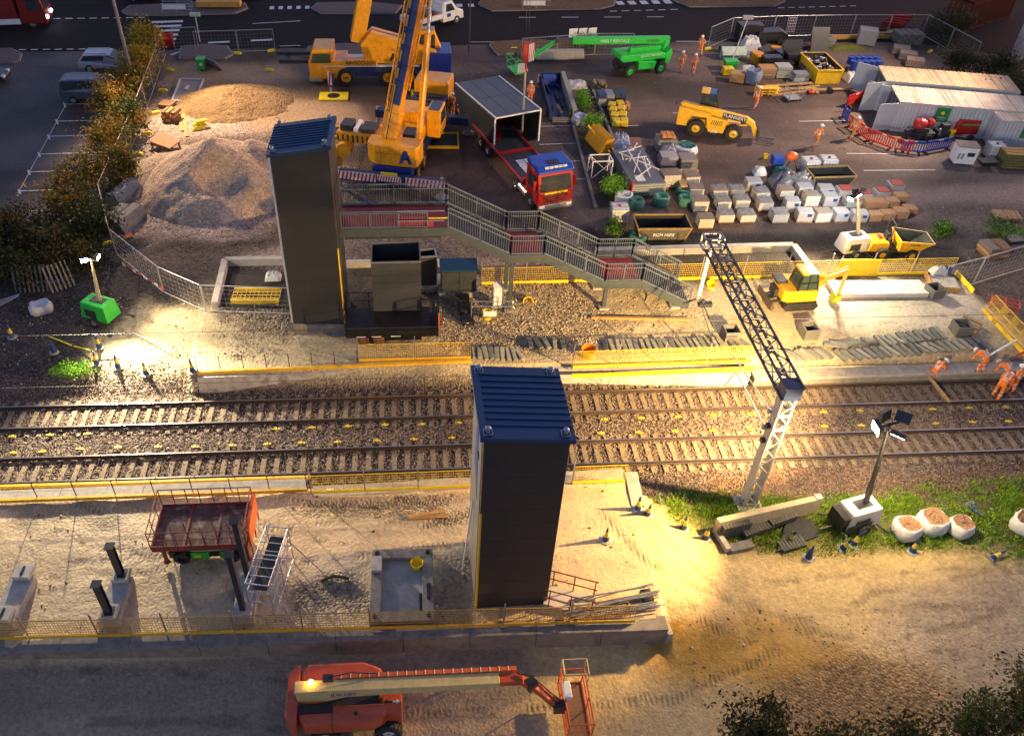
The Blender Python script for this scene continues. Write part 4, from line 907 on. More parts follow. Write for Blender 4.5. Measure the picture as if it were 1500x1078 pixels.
MB().bx(.04, -.8, 1.43, .06, .8, 1.56).build('name_strip', yplas, t)
for y in (-1.4, 1.4): MB().bx(-.35, y-.09, 1.6, -.2, y+.09, 2.35).build('mirror', red, t)
MB().bx(-11.5, -.55, .75, -1.9, .55, 1.0).build('chassis', dsteel, t)
bed = MB().bx(-11.6, -1.27, 1.05, -2.35, 1.27, 1.22).build('flatbed', dsteel, t); mb = MB()
for s in (-1, 1): mb.bx(-11.6, s*1.27-.06, 1.22, -2.35, s*1.27+.06, 1.32)
mb.bx(-2.5, -1.2, 1.22, -2.35, 1.2, 1.45); mb.bx(-6.6, -1.2, 1.222, -6.3, 1.2, 1.34); mb.build('bed_edge', red, bed)
mb = MB(); mb.bx(-5.2, -.55, 1.224, -3.3, .55, 1.27)
for k in range(1, 8): mb.bx(-5.2+k*.24, -.55, 1.271, -5.19+k*.24+.02, .55, 1.275, 1)
mb.bx(-5.2, -.02, 1.271, -3.3, .02, 1.276, 1); mb.build('panel_stack', [whitep, dsteel], bed)
for x in (-1.1, -3.6, -8.6, -10.0):
    for y in (-1.08, 1.08): wheel(t, x, y, .52, .34, chrome, tread=False)
for y in (-1.05, 1.05): MB().tube((-3.0, y, .62), (-1.75, y, .62), .28, 14).build('fuel_tank', mat('silver_paint', (.35, .36, .38), .35, .5, .15, 4), t)
# module
zf = 1.75; q0, q1, q2 = G(723, 219, zf), G(788, 206, zf), G(694, 166, zf)
hm = HT(q0, 725, 174)+.0; w = (q1-q0).length; dp = 6.4; rz = math.atan2(q1.y-q0.y, q1.x-q0.x)
t = T('bridge_module', 'open-ended grey steel module with white edges resting on the red lorry bed', 'module', (q0.x, q0.y, zf), rz)
shell = MB(); shell.bx(0, 0, 0, .08, dp, hm); shell.bx(w-.08, 0, 0, w, dp, hm); shell.bx(.08, dp-.06, 0, w-.08, dp, hm); shell.bx(.08, 0, -.0, w-.08, dp-.06, .1); shell.build('module_wall', clad, t)
mb = MB(); mb.bx(-.06, -.06, hm, w+.06, dp+.06, hm+.07); mb.build('roof', mat('slate_roof', (.07, .085, .11), .5, 0, .1, 1), t); mb = MB()
for k in (1, 2): mb.bx(k*w/3, 0, hm+.071, k*w/3+.02, dp, hm+.078)
mb.bx(0, dp*.5, hm+.071, w, dp*.5+.02, hm+.079); mb.build('roof_joint', dsteel, t)
mb = MB()
for x in (0, w): mb.beam((x, -.05, 0), (x, -.05, hm), .09, .09); mb.beam((x, -.1, hm+.1), (x, dp, hm+.1), .07, .07)
mb.beam((0, -.09, hm+.05), (w, -.09, hm+.05), .07, .09); mb.build('edge_trim', white, t)
mb = MB(); mb.beam((.4, .2, .3), (2.8, 4.5, .5), .35, .25, 1); mb.beam((.3, 3, .7), (3.0, 1.2, .25), .3, .2, 0); mb.beam((.5, 4.5, 1.0), (2.9, 4.2, 1.1), .5, .3, 1); mb.build('inner_beam', [dsteel, red], t)
# hook block and sling above it
hp = Vector((q0.x+w*.62, q0.y+2.2, zf+hm)); hb = T('hook_block', 'red crane hook block with striped plates hanging left of the green lift basket', 'hook block', (hp.x, hp.y, zf+hm+3.2)); 
def XZat(px, py, Y):
    d_ = (px-CX_)*_r2-(py-CY_)*_u2+F_*_fw; k = (Y-CYY)/d_.y; return CAMP+d_*k
hp2 = XZat(771, 84, hp.y); hb.location = hp2
MB().box((0, 0, .35), (.55, .35, 1.3)).build('block_body', red, hb, bevel=.05); chevron(hb, (.32, -.1, .35), .5, 1.2, R(35), n=3)
mb = MB(); mb.tube((0, 0, -.3), (0, 0, -.75), .07); mb.tube((0, 0, -.75), (.12, 0, -.95), .06); mb.tube((.12, 0, -.95), (-.05, 0, -1.1), .05); mb.build('hook', red, hb)
mb = MB()
for dx in (-.1, .1): mb.tube((dx, 0, 1.0), (dx*1.5-1.2, 1.0, 40-hp2.z), .014, 5)
mb.build('hoist_rope', hydr, hb)
bot = XZat(765, 192, hp.y-1.5)
tag(MB().tube(tuple(hp2+Vector((0, 0, -1.0))), tuple(bot), .07, 8).build('lifting_sling', mat('sling', (.42, .36, .26), .8)), 'pale lifting sling hanging from the hook down across the grey module', 'sling')

# ---- yellow telehandler
pr, pf = G(1017, 199, .9), G(1071, 207, .9); d = pf-pr; rz = math.atan2(d.y, d.x); nrm = Vector((-math.sin(rz), math.cos(rz), 0))
c = pr+nrm*1.0
ty = mat('plant_yellow', (.80, .43, .012), .4, 0, .18, 4, coat=.2, dirt=.15)
t = T('telehandler', 'yellow telehandler with forks lowered, parked alone in the middle of the yard', 'telehandler', (c.x, c.y, .9), rz)
for x in (0, 2.75):
    for y in (-1.0, 1.0): wheel(t, x, y, .62, .42, ty, .5)
body = MB().prof([(-1.35, .75), (-1.5, 1.2), (-1.45, 2.0), (-.9, 2.1), (-.6, 1.5), (.75, 1.35), (.85, .55), (2.0, .45), (2.3, 1.5), (2.2, 1.75), (.8, 1.95), (-1.3, 2.15), (-1.6, 1.9), (-1.65, .9)], -1.05, -.25, 'y')
body = MB(); body.prof([(.85, .5), (2.0, .5), (2.15, 1.45), (.8, 1.6)], -1.1, -.2, 'y'); body.prof([(-1.5, .7), (-.72, .7), (-.72, 1.3), (-.4, 1.5), (.6, 1.5), (.75, .7), (.85, .7), (.85, 1.75), (-1.5, 2.0)], -1.1, -.6, 'y'); body.bx(-1.5, -.6, .6, 3.1, .6, 1.15); body.prof([(-1.5, .7), (-.72, .7), (-.72, 1.3), (.75, 1.4), (.85, .6), (1.8, .6), (1.9, 1.3), (-1.5, 1.6)], .6, 1.1, 'y')
bo = body.build('body', ty, t, bevel=.04)
mb = MB(); [mb.box((1.05+.14*k, -1.105, 1.25), (.05, .02, .35), ry=R(12)) for k in range(6)]; mb.build('grille', blackp, bo)
text('JCB', .32, bo, (1.35, -1.112, .58), (R(90), 0, 0), whitep)
bm = MB(); bm.beam((-1.35, -.35, 2.05), (3.55, -.35, 1.5), .42, .42); bo2 = bm.build('boom', ty, t, bevel=.03); text('FLANNERY', .34, bo2, (2.6, -.575, 1.62), (R(90), R(6.4), 0), whitep); MB().beam((1.7, -.562, 1.71), (3.45, -.562, 1.51), .012, .38).build('name_panel', blackp, bo2)
mb = MB(); mb.beam((3.3, -.35, 1.6), (4.0, -.35, 1.25), .38, .36); mb.beam((3.9, -.35, 1.4), (4.35, -.35, .45), .32, .3); mb.build('boom_nose', ty, t, bevel=.03)
mb = MB(); mb.box((4.5, -.35, .65), (.14, 1.3, .75)); mb.build('carriage', dsteel, t); mb = MB(); [mb.bx(4.5, y-.06, .12, 5.75, y+.06, .17) for y in (-.75, .05)]; mb.build('fork', dsteel, t)
mb = MB(); mb.tube((2.2, -.6, 1.0), (3.6, -.5, 1.15), .07); mb.build('tilt_ram', ty, t)
cb = MB().prof([(-.1, 1.2), (1.3, 1.2), (1.35, 1.9), (1.0, 2.85), (-.05, 2.85)], .12, 1.02, 'y').build('cab', gl, t); mb = MB()
for x, z0, x1, z1 in ((-.1, 1.2, -.05, 2.85), (1.3, 1.2, 1.35, 1.9), (1.35, 1.9, 1.0, 2.85)):
    for y in (.1, 1.04): mb.beam((x, y, z0), (x1, y, z1), .08, .06)
mb.build('cab_frame', blackp, cb); MB().bx(-.15, .08, 2.853, .45, 1.06, 2.98).build('roof', ty, t, bevel=.03); MB().bx(.452, .1, 2.853, 1.05, 1.04, 2.93).build('roof_window', glass('blue_glass', (.03, .08, .2)), t)
mb = MB(); mb.box((1.2, 1.25, 2.2), (.06, .2, .35)); mb.box((-1.75, -.9, 2.3), (.06, .2, .3)); mb.tube((1.0, .5, 2.9), (1.0, .5, 3.15), .06); mb.build('mirror', blackp, t)
# ---- green boom lift
p1, p2 = G(921, 113, .9), G(967, 107, .9); d = p2-p1; rz = math.atan2(d.y, d.x); c = p1+Vector((-math.sin(rz), math.cos(rz), 0))*1.0
lg_ = mat('hire_green', (.02, .50, .05), .4, 0, .15, 4, coat=.2)
t = T('boom_lift', 'bright green boom lift with its long arm folded level, parked by the road', 'boom lift', (c.x, c.y, .9), rz)
for x in (0, 3.0):
    for y in (-1.0, 1.0): wheel(t, x, y, .5, .38, lg_, .55)
MB().bx(-.3, -.7, .5, 3.3, .7, .9).build('chassis', dsteel, t)
MB().prof([(.75, .55), (2.3, .5), (2.45, 1.1), (.7, 1.25)], -1.15, -.7, 'y').build('side_box', lg_, t, bevel=.05)
to = MB(); to.prof([(-.7, 1.25), (3.4, 1.15), (3.6, 1.5), (3.0, 1.75), (-.9, 1.85), (-1.0, 1.5)], -.95, .95, 'y'); to.prof([(3.3, .7), (3.75, .75), (4.0, 1.6), (3.8, 2.05), (3.3, 1.6)], -1.0, 1.0, 'y'); tu = to.build('turret', lg_, t, bevel=.08)
rr = -rz
text('SUNBELT RENTALS', .24, tu, (1.9, -.97, 1.6), (R(90), 0, 0), whitep)
a0 = Vector((4.0, -.1, 2.42)); wd = Matrix.Rotation(-rz+R(1.0), 3, 'Z'); bx_ = wd@Vector((-1, 0, 0)); nx_ = wd@Vector((0, -1, 0))
bo = MB().beam(a0, a0+bx_*8.4, .5, .55).build('boom', lg_, t, bevel=.04); MB().beam((3.5, -.1, 1.5), a0+bx_*.3, .5, .5).beam((3.2, -.1, 1.9), (.2, -.1, 1.95), .4, .3).build('riser', lg_, t, bevel=.03)
bo2 = MB().beam(a0+bx_*8.2, a0+bx_*9.8+Vector((0, 0, -.02)), .36, .38).build('inner_boom', dsteel, bo)
tx = text('SUNBELT RENTALS', .34, bo, tuple(a0+bx_*5.0+nx_*.262), (R(90), 0, -rz), whitep); tx = text('SK20.5BJ', .3, bo, tuple(a0+bx_*1.5+nx_*.262), (R(90), 0, -rz), dsteel)
j0 = a0+bx_*9.9+Vector((0, 0, -.1)); j1 = j0+bx_*2.4+nx_*.6+Vector((0, 0, -1.3)); mb = MB()
for k in (-.12, .12): mb.beam(j0+Vector((0, 0, k)), j1+Vector((0, 0, k)), .16, .12)
mb.build('jib', lg_, t); mb = MB(); bc = j1+bx_*.9+nx_*.3+Vector((0, 0, -.6))
mb.box(bc+Vector((0, 0, -.1)), (1.0, 1.9, .08))
for sx in (-.5, .5):
    for sy in (-.95, .95): mb.beam(bc+Vector((sx, sy, -.1)), bc+Vector((sx, sy, 1.0)), .06)
for z in (.45, 1.0):
    for s in (-1, 1): mb.beam(bc+Vector((s*.5, -.95, z)), bc+Vector((s*.5, .95, z)), .05); mb.beam(bc+Vector((-.5, s*.95, z)), bc+Vector((.5, s*.95, z)), .05)
bk = mb.build('basket', lg_, t); MB().box(bc+Vector((.1, -.98, .4)), (.8, .03, .8)).build('basket_panel', mat('pale_panel', (.40, .44, .46), .5), bk); MB().box(bc+Vector((.3, .5, 1.0)), (.35, .5, .3)).build('control_box', dsteel, bk)
# ---- orange boom lift in the foreground
zr = -.13; c = G(510, 1021, 1.1)
t = T('boom_lift', 'orange boom lift with a long cream arm and empty basket on the haul road', 'boom lift', (c.x, c.y, zr), R(0)); t.scale = (.88,)*3
og = mat('lift_orange', (.52, .085, .025), .32, 0, .2, 2, coat=.5, dirt=.15); cr = mat('cream_paint', (.62, .49, .20), .45, 0, .15, 3, dirt=.2)
for x in (-.9, 1.55):
    for y in (-.95, .95): wheel(t, x, y, .52, .45, whitep, .5)
MB().bx(-1.3, -.7, .5, 1.9, .7, .95).build('chassis', og, t, bevel=.03)
mb = MB(); mb.prof([(-1.85, -.9), (-1.6, -1.25), (.9, -1.25), (1.45, -1.0), (1.6, -.65), (1.4, -.45), (-1.85, -.45)], 1.0, 1.75, 'z'); hd = mb.build('engine_hood', og, t, bevel=.12); MB().bx(-1.85, -.78, 1.753, -.55, -.42, 1.80).build('hood_panel', blackp, hd)
MB().bx(-.55, -1.27, 1.1, -.535, -.45, 1.765).build('hood_seam', blackp, hd); MB().box((.3, -1.255, 1.15), (.2, .012, .12)).build('badge', green, hd); MB().lathe([(.07, 1.75), (.07, 1.79), (0, 1.8)], (.35, -.85, 0), 10).build('cap', blackp, hd)
mb = MB(); mb.prof([(-1.85, 1.0), (-1.6, 1.3), (.6, 1.3), (1.3, 1.0), (1.4, .5), (-1.85, .5)], 1.0, 1.8, 'z'); mb.build('tank_hood', og, t, bevel=.12)
mb = MB(); mb.prof([(-2.35, -.9), (-2.0, -1.25), (-1.87, -1.25), (-1.87, 1.25), (-2.0, 1.25), (-2.35, .9)], .75, 1.85, 'z'); mb.build('counterweight', og, t, bevel=.1)
MB().bx(1.35, -.85, .6, 2.1, .2, 1.7).build('axle_cover', og, t, bevel=.03); mb = MB(); mb.prof([(1.4, -.42), (1.55, -.52), (1.55, -.46), (1.75, -.46), (1.75, -.38), (1.55, -.38), (1.55, -.32)], 1.703, 1.708, 'z'); mb.build('arrow_mark', blackp, t); mb = MB(); mb.prof([(2.05, -.42), (1.9, -.52), (1.9, -.46), (1.75, -.46), (1.75, -.38), (1.9, -.38), (1.9, -.32)], 1.703, 1.708, 'z'); mb.build('arrow_mark', whitep, t)
mb = MB(); mb.bx(-1.9, -.38, 1.0, 1.2, .5, 1.3); mb.build('turntable', dsteel, t)
bo = MB(); bo.prof([(-1.9, 1.55), (-1.2, 1.55), (0, 1.95), (5.9, 2.1), (5.9, 2.42), (-1.95, 2.45)], -.28, .2, 'y'); bo = bo.build('boom', cr, t, bevel=.02)
text('JLG LIFT', .28, bo, (-.1, -.285, 2.15), (R(90), 0, 0), blue); MB().bx(-1.97, -.3, 1.6, -1.952, .22, 2.4).build('boom_end_plate', steel, bo)
mb = MB(); mb.bx(-.4, .21, 2.35, 6.6, .38, 2.5); mb.build('cable_tray', orange, bo); mb = MB(); [mb.box((-.2+.36*k, .3, 2.505), (.03, .2, .018)) for k in range(19)]; mb.build('tray_clip', whitep, bo)
MB().bx(-.9, .1, 2.45, -.5, .35, 2.62).build('valve_block', dsteel, bo); MB().path([(-.7, .2, 2.62), (.2, .3, 2.72), (1.2, .3, 2.55)], .025).build('hose', hydr, bo); MB().path([(6.6, .1, 2.45), (7.2, -.1, 2.5), (7.9, -.5, 1.9), (8.3, -.7, 1.6)], .03).build('hose', hydr, bo)
MB().lathe([(.09, 2.46), (.09, 2.56), (.05, 2.63), (0, 2.64)], (-1.35, .1, 0), 10).build('beacon', mat('amber_beacon', (.9, .45, .05), .3, emit=(1, .5, .06), estr=25.), t)
mb = MB(); mb.beam((5.85, -.04, 2.25), (6.8, -.04, 2.25), .36, .3); mb.build('inner_boom', og, t)
mb = MB(); mb.beam((6.75, -.05, 2.2), (7.3, -.3, 2.05), .3, .24); mb.beam((7.25, -.3, 2.05), (8.15, -.75, 1.35), .2, .22); mb.beam((7.3, -.1, 2.15), (8.2, -.6, 1.5), .14, .14); mb.build('jib', orange, t)
mb = MB(); mb.box((7.15, -.2, 2.1), (.4, .4, .4), rz=R(25)); mb.box((8.25, -.75, 1.3), (.45, .35, .5)); mb.tube((7.2, -.3, 1.9), (8.1, -.8, 1.3), .06); mb.build('rotator', blackp, t)
bx0, bx1, by0, by1, bz0 = 8.45, 9.4, -1.75, .55, .65; mb = MB()
mb.bx(bx0, by0, bz0, bx1, by1, bz0+.05, 1)
def loop(mb, z, r, x0=bx0, x1=bx1, y0=by0, y1=by1): mb.path([(x0, y0, z), (x1, y0, z), (x1, y1, z), (x0, y1, z), (x0, y0, z)], r)
loop(mb, bz0+.06, .045); loop(mb, bz0+.6, .025); loop(mb, bz0+1.1, .035)
for x in (bx0, bx1):
    for y in (by0, -.6, by1): mb.tube((x, y, bz0), (x, y, bz0+1.1), .028)
bk = mb.build('basket', [orange, dwood], t); mb = MB(); loop(mb, bz0+1.85, .028, bx0, bx1, -.1, by1); [mb.tube((x, y, bz0+1.1), (x, y, bz0+1.85), .025) for x in (bx0, bx1) for y in (-.1, by1)]; mb.build('overhead_guard', cr, bk)
MB().box((bx0+.12, -.35, bz0+1.1), (.3, .7, .28)).build('control_box', whitep, bk, bevel=.03)
# ---- red scissor lift
wp = G(268, 826, .9); X0 = wp.x-.72
t = T('scissor_lift', 'weathered red scissor lift with a dusty railed deck on the near platform', 'scissor lift', (X0, wp.y, .9), R(0)); t.scale = (.86,)*3
rs = mat('scissor_red', (.22, .03, .02), .6, 0, .25, 3, dirt=.4); deckd = mat('dusty_deck', (.10, .05, .045), .85, 0, .4, 2.5, bump=.3, dirt=.95, dcol=(.34, .27, .19))
for x in (.85, 3.1):
    for y in (.12, 1.75): wheel(t, x, y*1 if y > 1 else -.0+.12, .36, .3, red, .5)
ch = MB().bx(.3, .1, .35, 3.7, 1.75, .75).build('chassis', blackp, t); mb = MB(); mb.bx(1.3, .02, .3, 2.1, .095, .72); mb.bx(2.6, .02, .3, 3.2, .095, .72); mb.build('side_locker', green, ch, bevel=.02)
mb = MB(); mb.bx(1.45, .0, .45, 1.75, .018, .6); mb.bx(2.85, 0, .48, 3.05, .018, .6); mb.build('sticker', yplas, ch)
mb = MB()
for z in (.8, 1.0, 1.2): mb.beam((.2, .3, z), (3.7, .3, z+.14), .1, .1); mb.beam((.2, 1.5, z+.14), (3.7, 1.5, z), .1, .1)
mb.build('scissor_arm', rs, t)
[MB().beam((x, .05, .2), (x, .05, 1.3), .14).lathe([(.16, 0), (.16, .06), (.07, .1)], (x, .05, .15), 10).build('outrigger_leg', rs, t) for x in (.15, 3.85)]
zd = 1.55; dk = MB().bx(-.15, -.25, zd-.16, 3.95, 2.15, zd).build('deck', deckd, t); mb = MB()
mb.bx(-.2, -.3, zd-.2, 4.0, -.25, zd+.15); mb.bx(-.2, 2.15, zd-.2, 4.0, 2.2, zd+.15); mb.bx(-.2, -.25, zd-.2, -.15, 2.15, zd+.15); mb.bx(3.95, -.25, zd-.2, 4.0, 2.15, zd+.15)
for x in (1.2, 2.6): mb.bx(x-.05, -.25, zd, x+.05, 2.15, zd+.03)
mb.build('toe_board', rs, dk); mb = MB()
for z in (.6, 1.1): mb.path([(-.2, -.3, zd+z), (4.0, -.3, zd+z), (4.0, 2.2, zd+z), (-.2, 2.2, zd+z), (-.2, -.3, zd+z)], .028)
for k in range(8):
    x = -.2+4.2*k/7
    for y in (-.3, 2.2): mb.tube((x, y, zd), (x, y, zd+1.1), .024)
for y in (.5, 1.4):
    for x in (-.2, 4.0): mb.tube((x, y, zd), (x, y, zd+1.1), .024)
mb.build('guard_rail', rs, t)
mb = MB()
for y in (-.1, .9, 1.9): mb.beam((4.15, y, zd-.9), (4.15, y+.2, zd+.9), .06)
mb.bx(4.1, -.2, zd-.2, 4.2, 1.9, zd+.9); mb.build('side_gate', orange, t)
# ---- mini excavator
c = G(1168, 452, .9)
t = T('mini_excavator', 'yellow tracked mini excavator with folded arm on the cream platform surface', 'excavator', (c.x, c.y+.75, .9), R(3))
for s in (-1, 1):
    mb = MB(); mb.prof([(-.95, .12), (-.75, 0), (.75, 0), (.95, .12), (1.0, .3), (.8, .5), (-.8, .5), (-1.0, .3)], s*.78-.18, s*.78+.18, 'y')
    for k in range(14): mb.box((-.85+.13*k, s*.78, .505), (.05, .37, .03)); mb.box((-.85+.13*k, s*.78-.185, .06), (.05, .01, .12))
    mb.build('crawler_track', black, t)
MB().bx(-.5, -.6, .25, .5, .6, .55).build('undercarriage', dsteel, t)
mb = MB(); mb.prof([(-1.75, .1), (-1.6, .12), (-1.55, .3), (-1.68, .55), (-1.75, .55)], -.95, .95, 'y'); mb.build('blade', mat('worn_steel', (.14, .11, .08), .5, .5, .3, 5), t); mb = MB(); [mb.beam((-1.6, y, .3), (-.6, y, .4), .12) for y in (-.4, .4)]; mb.build('blade_arm', dsteel, t)
ub = MB().prof([(-1.15, -.75), (-.9, -.95), (.75, -.95), (.95, -.6), (.95, .8), (-.8, .9), (-1.15, .6)], .56, 1.3, 'z').build('upper_body', ty, t, bevel=.08)
cb = MB().taper((-.45, -.85, .7, .25), (-.32, -.76, .5, .18), 1.3, 2.25).build('cab', glass('cab_glass', (.05, .08, .06)), t); mb = MB()
for x0, x1 in ((-.45, -.32), (.7, .5)):
    for y0, y1 in ((-.85, -.76), (.25, .18)): mb.beam((x0, y0, 1.3), (x1, y1, 2.25), .08)
mb.beam((.1, -.86, 1.3), (.08, -.77, 2.25), .06); mb.beam((-.45, -.86, 1.75), (.62, -.83, 1.75), .05); mb.bx(-.4, -.8, 2.252, -.02, .22, 2.36, 1); mb.bx(-.018, -.8, 2.252, .54, .22, 2.32, 2); mb.build('cab_frame', [blackp, ty, chrome], cb)
mb = MB(); mb.beam((.85, -.1, .95), (1.5, .0, 1.45), .24, .26); mb.beam((1.45, 0, 1.4), (2.75, .15, 1.75), .22, .24); mb.beam((.95, -.1, .8), (1.7, .0, 1.2), .1); mb.build('boom', ty, t, bevel=.02)
mb = MB(); mb.beam((2.75, .15, 1.85), (2.45, -.25, .5), .2, .2); mb.tube((1.9, .1, 1.75), (2.75, .2, 1.98), .06); mb.build('dipper', ty, t, bevel=.02)
mb = MB(); mb.prof([(2.05, .1), (2.4, .02), (2.6, .25), (2.5, .55), (2.25, .5)], -.5, 0., 'y'); mb.build('bucket', mat('lime_paint', (.5, .6, .05), .5), t, bevel=.02)
mb = MB(); mb.bx(-1.35, -.2, .5, -1.0, .5, 1.0); mb.box((-1.0, .3, 1.35), (.6, .8, .15)); mb.build('rear_steps', dsteel, t)
# ---- site dumper
c = G(1316, 384, .9)
t = T('site_dumper', 'yellow site dumper with a big tipping skip beside the white lighting tower', 'dumper', (c.x-.8, c.y+.9, .9), R(-6)); t.scale = (.8,)*3
for x in (-.2, 2.0):
    for y in (-.8, .8): wheel(t, x, y, .48, .36, ty, .5)
MB().bx(-.7, -.4, .4, 2.4, .4, .75).build('chassis', dsteel, t)
mb = MB(); mb.prof([(-1.3, .6), (.1, .6), (.15, 1.35), (-.2, 1.45), (-1.2, 1.35)], -.7, .7, 'y'); eh = mb.build('engine_hood', ty, t, bevel=.06); mb = MB(); mb.bx(-.55, -.2, 1.46, -.3, .3, 1.55); mb.bx(-1.31, -.6, .7, -1.302, .6, 1.2, 1); mb.build('hood_vent', [red, dsteel], eh)
mb = MB(); mb.bx(.0, -.3, 1.3, .4, .3, 1.45); mb.bx(-.1, -.3, 1.45, .05, .3, 1.95); mb.build('seat', blackp, t)
mb = MB(); [mb.path([(.1, y, 1.3), (.1, y, 2.9), (.35, y, 2.95)], .035) for y in (-.55, .55)]; mb.tube((.1, -.55, 2.9), (.1, .55, 2.9), .035); mb.tube((.8, .1, 1.2), (.6, .1, 1.75), .03); mb.build('roll_bar', dsteel, t)
sk_ = MB(); o = [(.95, -.75, .75), (2.3, -.75, .7), (2.3, .75, .7), (.95, .75, .75), (.75, -1.05, 1.75), (3.3, -.85, 1.55), (3.3, .85, 1.55), (.75, 1.05, 1.75)]
sk_.add(o, [(0, 1, 2, 3), (0, 4, 5, 1), (1, 5, 6, 2), (2, 6, 7, 3), (3, 7, 4, 0)]); i_ = [(x*.96+.06, y*.92, z+.06) for x, y, z in o]; sk_.add(i_, [(3, 2, 1, 0), (1, 5, 4, 0), (2, 6, 5, 1), (3, 7, 6, 2), (0, 4, 7, 3)], 1)
for a_, b_ in ((4, 5), (5, 6), (6, 7), (7, 4)): sk_.beam(o[a_], o[b_], .09, .07)
sk_.build('skip', [ty, mat('muddy_skip', (.06, .065, .05), .8, 0, .4, 4)], t)
text('BARFORD', .16, t, (1.9, -.91, 1.42), (R(78), 0, R(3)), blackp)

# ---- road vehicles
def car(name, label, cat, px1, px2, L_, W_, H_, paint_m, van=False, flip=False):
    a, b = G(*px1, .93), G(*px2, .93); d = b-a; rz = math.atan2(d.y, d.x)+(math.pi if flip else 0); c = (a+b)/2+Vector((0, W_/2, 0))
    t = T(name, label, cat, (c.x, c.y, .92), rz); h = L_/2
    if van: pr = [(-h, .35), (-h, 1.0), (-h+.08, H_-.1), (-h+.3, H_), (.55, H_), (1.15, H_*.72), (h-.35, H_*.58), (h-.02, H_*.45), (h, .3)]; gh = [(-h+.25, H_*.60), (-h+.3, H_-.1), (.5, H_-.1), (1.0, H_*.66)]
    else: pr = [(-h, .35), (-h+.02, .85), (-h+.25, H_*.68), (-h+.55, H_-.05), (-.2, H_), (.35, H_-.04), (1.15, H_*.66), (h-.35, H_*.56), (h-.05, .6), (h, .3)]; gh = [(-h+.35, H_*.64), (-h+.65, H_-.12), (.3, H_-.12), (1.0, H_*.66)]
    hw = W_/2; mb = MB(); n = len(pr); vs = []
    for y, s in ((-hw, 1), (hw, 1)): vs += [(x, y*(1 if z < H_*.65 else .86), z) for x, z in pr]
    mb.add(vs, [tuple(range(n)), tuple(range(2*n-1, n-1, -1))]+[(i, i+n, (i+1) % n+n, (i+1) % n) for i in range(n)]); bo = mb.build('body', paint_m, t, bevel=.06)
    for s in (-1, 1):
        f = lambda z: s*(hw*(1-.14*max(0, min(1, (z-H_*.56)/(H_*.1))))+.012); mb = MB(); k = len(gh); m0 = [(x, f(z), z) for x, z in gh]; mb.add(m0, [tuple(range(k))]); mb.build('side_window', gl, bo)
    fx = [(p, q) for p, q in zip(pr, pr[1:]) if p[1] > H_*.9 and q[1] < H_*.75 and p[0] > 0][0]; (xa, za), (xb, zb) = fx; mb = MB(); nx, nz = (za-zb), (xb-xa); q_ = math.hypot(nx, nz); e = .014
    A_ = lambda k, y: (xa+(xb-xa)*k+nx/q_*e, y, za+(zb-za)*k+nz/q_*e); mb.add([A_(.1, -hw*.74), A_(.1, hw*.74), A_(.92, hw*.80), A_(.92, -hw*.80)], [(0, 1, 2, 3)]); mb.build('windscreen', gl, bo)
    [MB().beam((-h+.7, s*hw*.72, H_+.03), (.2, s*hw*.72, H_+.03), .04).build('roof_rail', chrome, bo) for s in (-1, 1)]
    for s in (-1, 1):
        MB().box((h-.12, s*hw*.72, .68), (.2, .38, .16)).build('headlight', whitep, t); MB().box((-h+.03, s*hw*.8, .85), (.08, .2, .3)).build('tail_light', rplas, t); MB().box((.95, s*(hw+.06), H_*.66), (.14, .14, .14)).build('mirror', paint_m, t)
    for x in (-L_*.31, L_*.32):
        for s in (-1, 1): wheel(t, x, s*(hw-.08), .32, .2, steel, .6, False)
    return t
silver = mat('silver_car', (.42, .43, .48), .3, .6, .1, 3, coat=.4); dblue = mat('slate_blue_car', (.07, .09, .13), .3, .4, .1, 3, coat=.4)
car('estate_car', 'silver estate car parked in the top bay of the dark car park', 'car', (121, 107), (194, 106), 4.6, 1.8, 1.45, silver)
car('compact_van', 'dark slate blue compact van parked nose to the hedge', 'van', (97, 153), (171, 151), 4.4, 1.85, 1.8, dblue, True)
car('hatchback', 'grey car driving along the road behind the hedge, cut by the top frame edge', 'car', (186, 3), (246, 3), 4.3, 1.75, 1.45, mat('grey_car', (.22, .22, .25), .3, .5, .1, 3, coat=.4))
car('saloon_car', 'black car on the car park at the left frame edge', 'car', (-70, 128), (3, 126), 4.4, 1.8, 1.45, mat('black_car', (.02, .02, .022), .25, .2, .1, 3, coat=.5))
car('hatchback', 'dark car on the far road beyond the leafy island at the top', 'car', (315, 0), (385, 0), 4.3, 1.75, 1.45, mat('black_car', (.02, .02, .022)))
# red lorry top left
a, b = G(-45, 46, .93), G(70, 42, .93); d = b-a
t = T('red_truck', 'red articulated truck with white headlights driving in at the top left corner', 'truck', (b.x, b.y+1.2, .93), math.atan2(d.y, d.x))
dred = mat('dark_red_paint', (.20, .012, .008), .4, 0, .2, 4, coat=.3); cab = MB().prof([(-2.2, .5), (0, .4), (.05, 1.5), (-.2, 3.0), (-2.2, 3.1)], -1.22, 1.22, 'y').build('cab', dred, t, bevel=.08); mb = MB(); mb.add([(.085, -1.05, 1.6), (.085, 1.05, 1.6), (-.12, 1.0, 2.75), (-.12, -1.0, 2.75)], [(0, 1, 2, 3)]); mb.build('windscreen', gl, cab); MB().prof([(-1.4, 1.6), (-.3, 1.6), (-.4, 2.6), (-1.4, 2.6)], -1.245, -1.232, 'y').build('side_window', gl, cab)
MB().bx(-7.5, -1.25, .95, -2.4, 1.25, 3.2).build('box_body', dred, t, bevel=.04); MB().bx(-7.5, -1.0, .55, -1.0, 1.0, .94).build('chassis', dsteel, t); MB().bx(-4.5, -1.22, .45, -2.3, -1.02, .93).build('side_skirt', white, t)
for y in (-.85, .85): MB().box((.07, y, .95), (.1, .4, .22)).build('headlight', mat('lit_headlight', (1, 1, 1), .2, emit=(.85, .92, 1), estr=8.), t)
